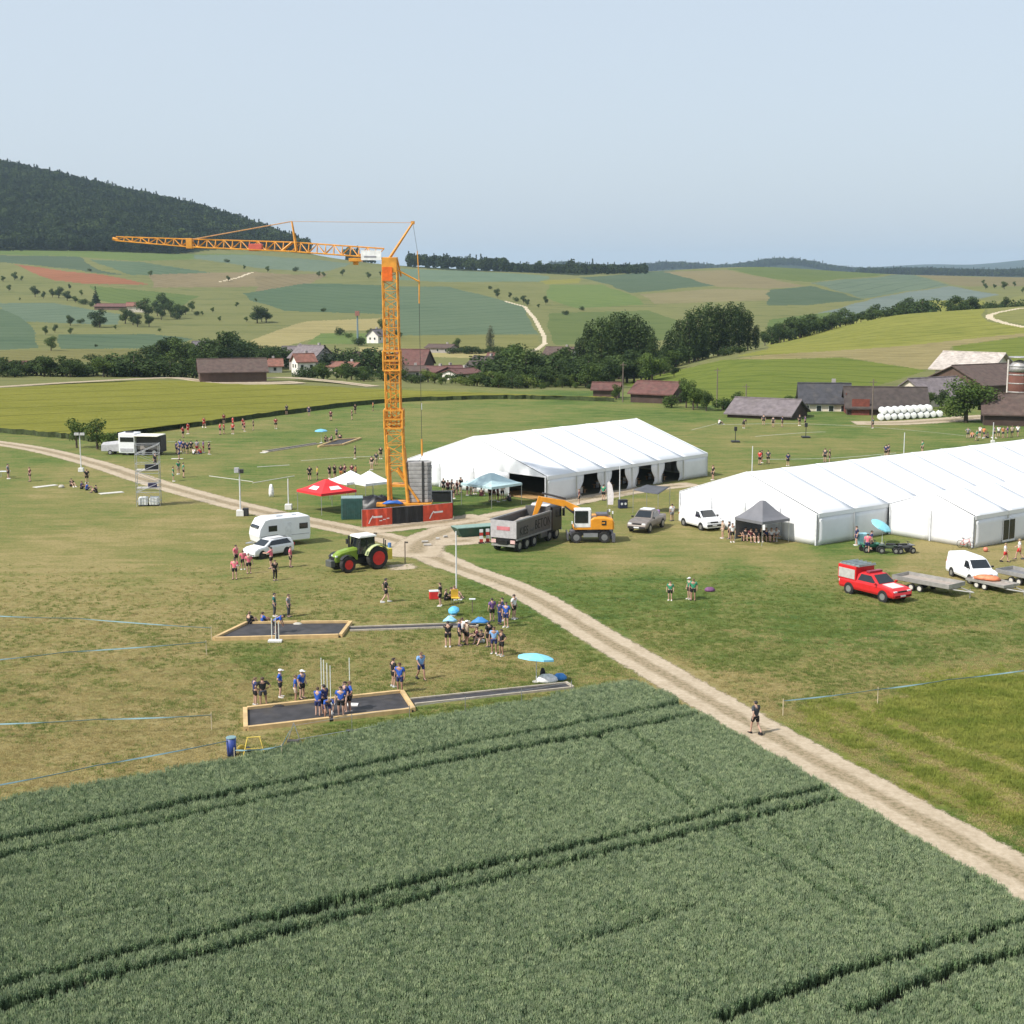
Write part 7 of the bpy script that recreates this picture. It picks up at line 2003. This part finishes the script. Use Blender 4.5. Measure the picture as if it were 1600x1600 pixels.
def mast(px, py, top, label, base=.7, head=None, r=.07):
    x, y = at(px, py); _, zt = zat(px, top, y)
    t = thing('light_mast', label, 'mast', (x, y, 0))
    MB().cyl((0, 0, 0), (0, 0, zt), r, r * .8, 8).build('pole', WHT, t)
    if base: MB().box((0, 0, base * .4), (base, base, base * .8)).build('ballast_block', M('block_white', (.66, .65, .62), .8, var=.08), t, bevel=.03)
    if head == 'speaker':
        MB().box((-.25, -.1, zt - .1), (.45, .4, .5)).build('loudspeaker', M('speaker_grey', (.4, .4, .42), .5), t, bevel=.02); MB().box((.25, -.1, zt - .2), (.35, .35, .4)).build('loudspeaker', BLK, t, bevel=.02)
    if head == 'lamp':
        for s in (-1, 1): MB().box((s * .35, -.1, zt), (.55, .2, .3)).build('lamp', M('lamp_grey', (.5, .5, .5), .4), t)
        MB().box((0, 0, zt - .15), (1.1, .06, .06)).build('crossbar', WHT, t)
    return t
mast(127, 737, 678, 'white mast with twin lamps beside the track at left', .6, 'lamp')
mast(376, 806, 733, 'white mast with loudspeakers left of the caravan', .75, 'speaker', .08)
mast(451, 796, 748, 'white mast on a block left of the red gazebo', .7)
mast(713, 922, 830, 'tall white mast at the edge of the track', 0, None, .06)
mast(1175, 738, 697, 'white mast behind the gap between the marquees', 0)
mast(1412, 714, 676, 'white mast on the field behind the long marquee', 0)
mast(1551, 692, 660, 'white mast in the crowd behind the long marquee', .5)
mast(659, 640, 630, 'short pole on the far field right of the crane', 0)
mast(968, 790, 728, 'slim white flagpole at the curtained marquee', 0, None, .06)
mast(1141, 842, 785, 'slim flagpole left of the grey gazebo', 0, None, .04)
# beach flag at the curtained side
x, y = at(955, 793)
t = thing('beach_flag', 'white curved advertising flag beside the curtained marquee', 'flag', (x, y, 0))
MB().loft([[(u - .35, -.02, z_) for u, z_ in ((0, .3), (.55, .3), (.6, 1.4), (.4, 2.4), (.1, 2.8), (-.1, 2.6))], [(u - .35, .0, z_) for u, z_ in ((0, .3), (.55, .3), (.6, 1.4), (.4, 2.4), (.1, 2.8), (-.1, 2.6))]]).build('cloth', M('flag_pinkwhite', (.78, .72, .73), .7), t)
MB().cyl((-.4, 0, 0), (-.45, 0, 2.7), .03, n=6).build('pole', ALU, t)
x, y = at(973, 794)
t = thing('cool_box', 'dark blue drinks cooler beside the advertising flag', 'cooler', (x, y, 0), R(15))
MB().box((0, 0, .42), (.9, .6, .84)).build('body', M('cooler_navy', (.02, .025, .06), .5), t, bevel=.04)
MB().box((0, 0, .87), (.94, .64, .06)).build('lid', BLK, t)
for s in (-.2, .2): MB().lathe([(.01, 0), (.13, 0), (.13, -.012), (.01, -.012)], 14, (s, -.305, .5), 'y').build('emblem', CARW, t)
x, y = at(678, 936)
t = thing('cool_box', 'red cool box with white lid beside the people in black', 'cooler', (x, y, 0), R(10))
MB().box((0, 0, .3), (.7, .45, .6)).build('body', M('cooler_red', (.6, .03, .03), .45), t, bevel=.05); MB().box((0, 0, .63), (.72, .47, .08)).build('lid', CARW, t, bevel=.02)
x, y = at(712, 943)
t = thing('camp_chair', 'yellow camping chair at the foot of the white mast', 'chair', (x, y, 0), R(200))
YLW = M('chair_yellow', (.70, .45, .05), .7)
MB().box((0, 0, .42), (.55, .5, .05)).build('seat', YLW, t); MB().box((0, -.25, .72), (.55, .05, .6)).build('backrest', YLW, t)
for sx in (-1, 1):
    for sy in (-1, 1): MB().cyl((sx * .25, sy * .22, 0), (sx * .25, sy * .22, .42), .02, n=6).build('leg', ALU, t)
# small pole with flat top
x, y = at(738, 958); _, zt = zat(738, 936, y)
t = thing('marker_post', 'small post with flat white top beside the far run-up', 'post', (x, y, 0))
MB().cyl((0, 0, 0), (0, 0, zt), .03, n=6).build('post', POLEW, t); MB().box((0, 0, zt), (.45, .2, .06)).build('top', CARW, t)
for px, py, tp, lab in ((633, 880, 846, 'dark post at the fork of the tracks'), (585, 862, 832, 'dark post between tractor and banners')):
    x, y = at(px, py); _, zt = zat(px, tp, y)
    t = thing('marker_post', lab, 'post', (x, y, 0)); MB().cyl((0, 0, 0), (0, 0, zt), .05, n=6).build('post', POLEW, t); MB().box((.12, 0, zt - .08), (.3, .06, .14)).build('sign', M('sign_dark', (.10, .085, .07), .7), t)
# vaulting uprights
def uprights(px, py, pts, label):
    x, y = at(px, py)
    t = thing('upright_stand', label, 'stand', (x, y, 0))
    MB().box((0, 0, .08), (.9, .5, .12)).build('base', M('block_white', (.66, .65, .62)), t)
    for qx, qy, top in pts:
        gx, gy = at(qx, qy); _, zt = zat(qx, top, gy)
        MB().cyl((gx - x, gy - y, 0), (gx - x, gy - y, zt), .028, n=6).build('pole', M('pole_pale', (.70, .72, .66), .4), t)
uprights(430, 1003, [(425, 1003, 966), (431, 1003, 965), (436, 1003, 972)], 'white upright poles at the middle pit')
uprights(511, 1102, [(503, 1100, 1028), (507, 1102, 1031), (512, 1104, 1036), (517, 1104, 1040)], 'bundle of pale upright poles at the nearest pit')
uprights(547, 1104, [(547, 1104, 1028)], 'single pale pole behind the people on the nearest pit')
# scaffold tower
sx0, sy0 = at(231, 791)
t = thing('scaffold_tower', 'aluminium scaffold tower with two platforms beside the track', 'scaffold', (sx0, sy0 + .6, 0), R(8))
SC = M('scaffold_alu', (.48, .49, .50), .35, .7)
W_, D_, Hs = 2.4, 1.5, 6.6
for a in (-1, 1):
    for b_ in (-1, 1): MB().cyl((a * W_ / 2, b_ * D_ / 2, 0), (a * W_ / 2, b_ * D_ / 2, Hs), .035, n=6).build('standard', SC, t)
for z in np.arange(.5, Hs + .1, 1.0):
    for b_ in (-1, 1): MB().cyl((-W_ / 2, b_ * D_ / 2, z), (W_ / 2, b_ * D_ / 2, z), .026, n=5).build('ledger', SC, t)
    for a in (-1, 1): MB().cyl((a * W_ / 2, -D_ / 2, z), (a * W_ / 2, D_ / 2, z), .026, n=5).build('transom', SC, t)
for k in range(6):
    for b_ in (-1, 1):
        s = 1 if k % 2 else -1
        MB().cyl((-s * W_ / 2, b_ * D_ / 2, .5 + k), (s * W_ / 2, b_ * D_ / 2, 1.5 + k), .022, n=5).build('brace', SC, t)
for z in (1.9, 3.8):
    for k in range(3): MB().box((0, -.48 + k * .48, z), (W_ - .08, .45, .05)).build('platform_board', M('platform_grey', (.42, .40, .37), .7), t)
for k in range(2):
    x_ = -.55 + k * 1.1
    tk = thing('water_tank', 'white water tank weighting the scaffold tower, ' + ('left' if k == 0 else 'right') + ' one', 'tank', (sx0 + x_ * .99, sy0 + .6 + x_ * .14, 0), R(8), 'tanks in the scaffold')
    MB().box((0, 0, .5), (.95, 1.1, .8)).build('tank', M('tank_white', (.72, .73, .72), .4, var=.06), tk, bevel=.06)
    for i in range(3): MB().box((-.32 + i * .32, -.565, .5), (.03, .02, .86)).build('cage_bar', SC, tk)
    MB().box((0, 0, .06), (1.0, 1.15, .1)).build('pallet', BLK, tk)
for i, (zz, lab, c_) in enumerate(((1.93, 'dark bag on the lower scaffold platform', (.06, .05, .12)), (3.83, 'black equipment case on the upper scaffold platform', (.02, .022, .025)))):
    o = MB().box((0, 0, .25), (.9 + .5 * i, .6, .45 + .1 * i)).build('equipment_case', M('case%d' % i, c_, .6), bevel=.06, loc=(sx0 + .4, sy0 + .7, zz), rz=R(20)); tag(o, lab, 'case')
person(236, 775, 'dgrey', 'black', 'stand', label='person in dark clothes on the upper scaffold platform', z=3.83, pos_=(sx0 + .75, sy0 + .75))
# loudspeaker tripods with black feet behind the marquees
for px, py, tp, lab in ((1149, 691, 670, 'black stand on a dark foot on the field, left one'), (1259, 684, 664, 'black stand on a dark foot on the field, right one')):
    x, y = at(px, py); _, zt = zat(px, tp, y)
    t = thing('speaker_stand', lab, 'stand', (x, y, 0))
    MB().box((0, 0, .12), (1.2, 1.2, .22)).build('foot', BLK, t, bevel=.04); MB().cyl((0, 0, .2), (0, 0, zt), .05, n=6).build('pole', BLK, t); MB().box((0, 0, zt), (.4, .35, .6)).build('loudspeaker', BLK, t, bevel=.03)
# white mats and boards on the grass
for i, (p0, p1, w, lab) in enumerate((((54, 762), (88, 758), .9, 'pale strip mat at far left of the meadow'), ((156, 772), (192, 769), 1.0, 'pale strip mat beside the sitting people'), ((395, 755), (460, 744), .13, 'long white ground strip left of the gazebos'), ((327, 744), (395, 753), .12, 'white ground strip right of the scaffold'), ((402, 730), (452, 727), .2, 'white ground strip on the far field'), ((410, 708), (417, 706), .8, 'white board at the end of the distant run-up'), ((268, 717), (286, 717), .6, 'small white mat in front of the navy team'))):
    a, b_ = at(*p0), at(*p1); l = math.hypot(b_[0] - a[0], b_[1] - a[1])
    o = MB().box((l / 2, 0, .03), (l, w, .05)).build('ground_mat', M('mat_pale', (.52, .50, .45), .8, var=.1), loc=(a[0], a[1], 0), rz=yaw(a, b_)); tag(o, lab, 'mat')
# field lines of the training grounds: tape laid on the grass
LINEM = M('line_tape', (.42, .44, .36), .8, var=.2)
for i, pl in enumerate(([(1120, 664), (1240, 662), (1370, 668), (1480, 678), (1530, 684)], [(1180, 682), (1260, 676), (1290, 675)], [(1190, 718), (1300, 716), (1400, 708)], [(330, 690), (300, 691), (262, 690)], [(470, 720), (560, 714), (600, 713)], [(1120, 662), (1080, 672)])):
    g = smooth_line([at(*p) for p in pl], 6)
    vs = []; fs = []
    for k, (x, y) in enumerate(g): vs += [(x, y - .14, .02), (x, y + .14, .02)]
    for k in range(len(g) - 1): fs.append((2 * k, 2 * k + 2, 2 * k + 3, 2 * k + 1))
    o = MB().add(vs, fs).build('field_line', LINEM); tag(o, kind='structure')
# barrier tapes
TAPE = M('barrier_tape', (.17, .27, .29), .95, var=.2, scale=1)
def tape(pts, label, z=.85, posts=None, sag=.05):
    g = [at(*p, z) for p in pts]
    t = thing('barrier_tape', label, 'tape', (g[0][0], g[0][1], 0))
    mb = MB(); vs = []; fs = []
    P_ = []
    for a, b_ in zip(g[:-1], g[1:]):
        for k in range(8):
            u = k / 8; P_.append((a[0] + (b_[0] - a[0]) * u, a[1] + (b_[1] - a[1]) * u, z - sag * 4 * u * (1 - u)))
    P_.append((*g[-1], z))
    for i, (x, y, zz) in enumerate(P_):
        tw = .035 * math.sin(i * .7); 
        vs += [(x - g[0][0], y - g[0][1] - tw, zz - .028), (x - g[0][0], y - g[0][1] + tw, zz + .028)]
    for k in range(len(P_) - 1): fs.append((2 * k, 2 * k + 2, 2 * k + 3, 2 * k + 1))
    o = MB().add(vs, fs).build('tape', TAPE, t); so = o.modifiers.new('t', 'SOLIDIFY'); so.thickness = .012
    for p in (posts if posts is not None else pts):
        x, y = at(*p, z); MB().cyl((x - g[0][0], y - g[0][1], 0), (x - g[0][0], y - g[0][1], z + .12), .028, n=6).build('post', M('post_wood', (.50, .42, .28), .8), t)
    return t
tape([(1224, 1095), (1372, 1077), (1480, 1062), (1640, 1042)], 'pale blue barrier tape on posts across the right meadow', posts=[(1224, 1095), (1372, 1077), (1640, 1042)])
tape([(-60, 960), (120, 966), (330, 981)], 'pale barrier tape left of the middle pit, upper one', posts=[(-60, 960), (330, 981)])
tape([(-60, 1036), (100, 1019), (322, 1003)], 'pale barrier tape left of the middle pit, lower one', posts=[(-60, 1036), (322, 1003)])
tape([(-60, 1133), (150, 1124), (330, 1117)], 'pale barrier tape left of the nearest pit', posts=[(-60, 1133), (330, 1117)])
tape([(-60, 1237), (150, 1196), (358, 1157)], 'pale blue barrier tape running to the blue bin beside the wheat', posts=[(-60, 1237), (358, 1157)])
tape([(366, 1172), (400, 1172), (440, 1166), (453, 1142)], 'short sagging barrier tape at the yellow trestle', posts=[(366, 1172), (440, 1166)], sag=.02)
# blue bin and yellow trestle
x, y = at(362, 1181)
t = thing('blue_bin', 'upright dark blue sack bin at the wheat edge', 'bin', (x, y, 0))
MB().lathe([(.22, .0), (.24, .4), (.25, .95)], 14).build('sack', M('sack_blue', (.03, .06, .26), .5, var=.2), t, True); MB().lathe([(.26, .93), (.27, .97), (.24, 1.0)], 14).build('rim', TAPE, t)
x, y = at(397, 1180)
t = thing('trestle', 'yellow folding trestle at the wheat edge', 'trestle', (x, y, 0), R(10))
YT = M('trestle_yellow', (.70, .52, .10), .5)
for s in (-1, 1):
    for q in (-1, 1): MB().cyl((s * .55, q * .28, 0), (s * .3, 0, .95), .025, n=6).build('leg', YT, t)
MB().cyl((-.35, 0, .95), (.35, 0, .95), .03, n=6).build('bar', YT, t); MB().cyl((-.45, -.17, .4), (.45, -.17, .4), .02, n=6).build('bar', YT, t)
x, y = at(378, 1176)
t = thing('cable_reel', 'yellow cable reel lying beside the blue bin', 'reel', (x, y, 0), R(30))
MB().lathe([(.1, -.1), (.2, -.1), (.2, -.07), (.13, -.06), (.13, .06), (.2, .07), (.2, .1), (.1, .1)], 16, (0, 0, .2), 'y').build('drum', YT, t); MB().box((.25, 0, .12), (.35, .3, .22)).build('case', BLK, t)
# low cable barrier along the wheat edge
FT = [(458, 1160), (550, 1144), (640, 1130), (727, 1116), (815, 1103), (893, 1090)]
for i, (px, py) in enumerate(FT):
    x, y = at(px, py)
    t = thing('fence_post', 'slim grey fence post on a dark foot along the wheat edge, ' + nth(i, len(FT)), 'post', (x, y, 0), group='fence posts along the wheat edge')
    MB().box((0, 0, .07), (.62, .25, .14)).build('foot', M('foot_rubber', (.06, .058, .055), .9), t, bevel=.03)
    if i == 0:
        MB().cyl((-.3, 0, 0), (.05, 0, 1.05), .025, n=6).build('pole', ALU, t); MB().cyl((.4, 0, 0), (.05, 0, 1.05), .025, n=6).build('pole', ALU, t)
    else: MB().cyl((0, 0, .1), (0, 0, 1.0), .022, n=6).build('pole', ALU, t)
g = [at(*p) for p in FT]; mb = MB()
for a, b_ in zip(g[:-1], g[1:]): mb.cyl((*a, .12), (*b_, .12), .022, n=6); mb.cyl((*a, .9), (*b_, .9), .008, n=5)
o = mb.build('fence_rail', ALU); tag(o, 'thin grey fence rail linking the posts along the wheat edge', 'rail')
# bags at the end of the near run-up
def bag(px, py, s, c, label, z=0):
    x, y = at(px, py)
    rings = [[(s[0] * f * math.cos(a / 12 * 6.283) * (1 + .12 * math.sin(a * 2.7)), s[1] * f * math.sin(a / 12 * 6.283), s[2] * zz) for a in range(12)] for f, zz in ((.85, 0), (1, .25), (.9, .6), (.5, .95), (.1, 1))]
    o = MB().loft(rings).build('kit_bag', M('bag_%s' % label.split()[0], c, .75, var=.2, scale=4), smooth=True, loc=(x, y, z)); tag(o, label, 'bag'); return o
bag(855, 1066, (.65, .4, .5), (.76, .75, .74), 'white cloth heap beside the near run-up'); bag(848, 1059, (.18, .15, .62), (.015, .015, .018), 'black bag beside the white cloth heap')
bag(875, 1062, (.42, .3, .4), (.06, .25, .6), 'blue kit bag beside the white cloth heap'); bag(1109, 924, (.42, .3, .34), (.16, .06, .15), 'purple kit bag beside the people in green')
bag(440, 975, (.3, .2, .22), (.02, .02, .02), 'dark kit bag behind the middle pit'); bag(465, 977, (.35, .2, .2), (.45, .42, .36), 'pale kit bag behind the middle pit'); bag(432, 1106, (.5, .2, .2), (.02, .018, .02), 'long dark kit bag behind the nearest pit')
bag(96, 762, (.35, .3, .35), (.6, .68, .62), 'pale green ball bag on the left meadow'); bag(518, 1119, (.13, .13, .22), (.7, .7, .68), 'small white object on the nearest pit', .09)
bag(424, 776, (.3, .25, 1.4), (.66, .65, .62), 'white wrapped post bundle left of the red gazebo')
# dark block by the track (loudspeaker box)
x, y = at(384, 806); t = thing('speaker_box', 'black loudspeaker box beside the mast with loudspeakers', 'loudspeaker', (x, y, 0)); MB().box((0, 0, .4), (.55, .6, .8)).build('cabinet', BLK, t, bevel=.03); MB().box((0, -.305, .4), (.45, .02, .65)).build('grille', M('grille_cloth', (.03, .03, .03), .9), t)
# quad bikes in front of the marquee corner
def quad(px, py, rz, c, label):
    x, y = at(px, py); t = thing('quad_bike', label, 'quad bike', (x, y, 0), rz, 'quad bikes')
    m = M('quad_%.2f' % c[1], c, .4)
    for xx in (-.6, .6):
        for s in (-1, 1): wheel(t, xx, s * .45, .28, .22, RIM, .5)
    MB().box((0, 0, .55), (1.5, .4, .3)).build('body', m, t, bevel=.08); MB().box((-.15, 0, .78), (.8, .32, .14)).build('seat', BLK, t, bevel=.04)
    for xx in (-.6, .6): MB().box((xx, 0, .72), (.5, .95, .06)).build('mudguard', m, t, bevel=.02)
    MB().cyl((.35, -.35, 1.0), (.35, .35, 1.0), .025, n=6).build('handlebar', BLK, t); MB().cyl((.45, 0, .6), (.35, 0, 1.0), .03, n=6).build('steering_post', BLK, t)
quad(1360, 862, R(10), (.03, .16, .09), 'green quad bike at the left of the three in front of the marquee'); quad(1388, 864, R(170), (.05, .07, .05), 'dark quad bike, the middle one in front of the marquee'); quad(1412, 864, R(15), (.10, .10, .11), 'dark quad bike at the right of the three in front of the marquee')
x, y = at(1347, 850); o = MB().box((0, 0, .5), (1.1, .7, 1.0)).build('tote_box', M('tote_aqua', (.30, .55, .62), .5), bevel=.06, loc=(x, y, 0), rz=R(20)); tag(o, 'aqua plastic tote behind the quad bikes', 'box')
# bicycle leaning at the joined marquee
x, y = at(1508, 857); t = thing('bicycle', 'red bicycle leaning on the smaller joined marquee', 'bicycle', (x, y, 0), R(-50))
for xx in (-.52, .52):
    w_ = MB()
    for k in range(20):
        a, b2 = 2 * math.pi * k / 20, 2 * math.pi * (k + 1) / 20
        w_.cyl((xx + .33 * math.cos(a), 0, .34 + .33 * math.sin(a)), (xx + .33 * math.cos(b2), 0, .34 + .33 * math.sin(b2)), .022, n=5)
    for k in range(6): a = math.pi * k / 6; w_.cyl((xx - .32 * math.cos(a), 0, .34 - .32 * math.sin(a)), (xx + .32 * math.cos(a), 0, .34 + .32 * math.sin(a)), .004, n=4)
    w_.build('wheel', TYRE, t)
fr_ = MB(); BR = M('bike_red', (.5, .03, .03), .4)
for a, b2 in (((-.52, 0, .34), (-.1, 0, .32)), ((-.1, 0, .32), (-.25, 0, .85)), ((-.52, 0, .34), (-.22, 0, .78)), ((-.22, 0, .78), (.36, 0, .82)), ((-.1, 0, .32), (.38, 0, .72)), ((.52, 0, .34), (.34, 0, .95))): fr_.cyl(a, b2, .02, n=6)
fr_.build('frame', BR, t); MB().box((-.26, 0, .9), (.26, .13, .06)).build('saddle', BLK, t); MB().cyl((.33, -.28, .98), (.33, .28, .98), .016, n=6).build('handlebar', BLK, t)
x, y = at(1540, 862); o = MB().lathe([(.04, 0), (.16, .03), (.22, .2), (.16, .37), (.04, .4)], 14).build('exercise_ball', M('ball_coral', (.60, .20, .13), .5), smooth=True, loc=(x, y, 0)); tag(o, 'coral coloured ball at the corner of the joined marquee', 'ball')
# covered excavation and barrier left of the tipper
x, y = at(742, 838)
t = thing('skip', 'dark green skip with pale cover beside the tipper lorry', 'skip', (x, y + .6, 0), R(24))
MB().loft([[(-1.6, -.7, .05), (1.6, -.7, .05), (1.6, .7, .05), (-1.6, .7, .05)], [(-2.1, -.9, .85), (2.1, -.9, .85), (2.1, .9, .85), (-2.1, .9, .85)]]).build('hull', M('skip_green', (.02, .075, .05), .6, dirt=.3), t); MB().box((0, 0, .89), (4.1, 1.7, .06)).build('cover', M('cover_sage', (.20, .30, .26), .7), t)
for i, (px, py) in enumerate(((752, 849), (762, 848))):
    x, y = at(px, py); t = thing('barrier_board', 'red and white barrier board beside the skip, ' + ('left' if i == 0 else 'right') + ' one', 'barrier', (x, y, 0), R(10), 'barrier boards')
    for k in range(4): MB().box((0, 0, .25 + k * .3), (.32, .05, .28)).build('stripe', (CARW if k % 2 else M('stripe_red', (.5, .05, .04), .5)), t)
    MB().box((0, 0, .06), (.5, .3, .1)).build('foot', BLK, t)
for i, (px, py, l, rz) in enumerate(((664, 848, .6, 10), (668, 853, .7, 5), (696, 840, .4, 30), (684, 843, .35, 0))):
    x, y = at(px, py); o = MB().box((0, 0, .12), (l, .22, .16)).build('kerb_block', M('concrete'), loc=(x, y, 0), rz=R(rz), bevel=.03); tag(o, 'pale concrete block lying at the track fork, ' + nth(i, 4), 'block')
# goal-like table at far left
x, y = at(8, 746); t = thing('folding_table', 'small white folding table at the far left edge', 'table', (x, y, 0), R(5))
MB().box((0, 0, .74), (1.2, .7, .05)).build('top', CARW, t)
for sx in (-1, 1):
    for sy in (-1, 1): MB().cyl((sx * .5, sy * .28, 0), (sx * .5, sy * .28, .74), .025, n=6).build('leg', ALU, t)
# benches under the grey gazebo and black barrier near the crane
x, y = at(1186, 845)
t = thing('bench', 'long wooden bench under the people at the grey gazebo', 'bench', (x, y + .0, 0), R(-4))
MB().box((0, .02, .44), (3.9, .28, .04)).build('seat', BENCH, t)
for s in (-1, 0, 1): MB().box((s * 1.6, .02, .21), (.05, .26, .42)).build('leg', ALU, t)
x, y = at(688, 785)
t = thing('bar_counter', 'black bar counter right of the crane ballast', 'counter', (x, y + .6, 0), R(3)); MB().box((0, 0, .55), (2.6, .6, 1.1)).build('front', BBLK, t); MB().box((0, 0, 1.13), (2.8, .75, .06)).build('top', BLK, t)
# ------------------------------------------------------------------ haze
def haze():
    me = bpy.data.meshes.new('haze')
    bm = bmesh.new(); bmesh.ops.create_cube(bm, size=1); bm.to_mesh(me); bm.free()
    o = ob('haze', me)
    o.scale = (36000, 26000, 296); o.location = (0, 4500, 296 / 2 - 13)
    m = bpy.data.materials.new('haze_air'); m.use_nodes = True
    nt = m.node_tree; nt.nodes.remove(nt.nodes['Principled BSDF'])
    v = nt.nodes.new('ShaderNodeVolumePrincipled')
    v.inputs['Color'].default_value = (.62, .80, 1.0, 1)
    v.inputs['Density'].default_value = HAZE
    v.inputs['Anisotropy'].default_value = .2
    nt.links.new(v.outputs[0], nt.nodes['Material Output'].inputs['Volume'])
    me.materials.append(m)
    tag(o, kind='stuff')
HAZE = 5.8e-5
haze()
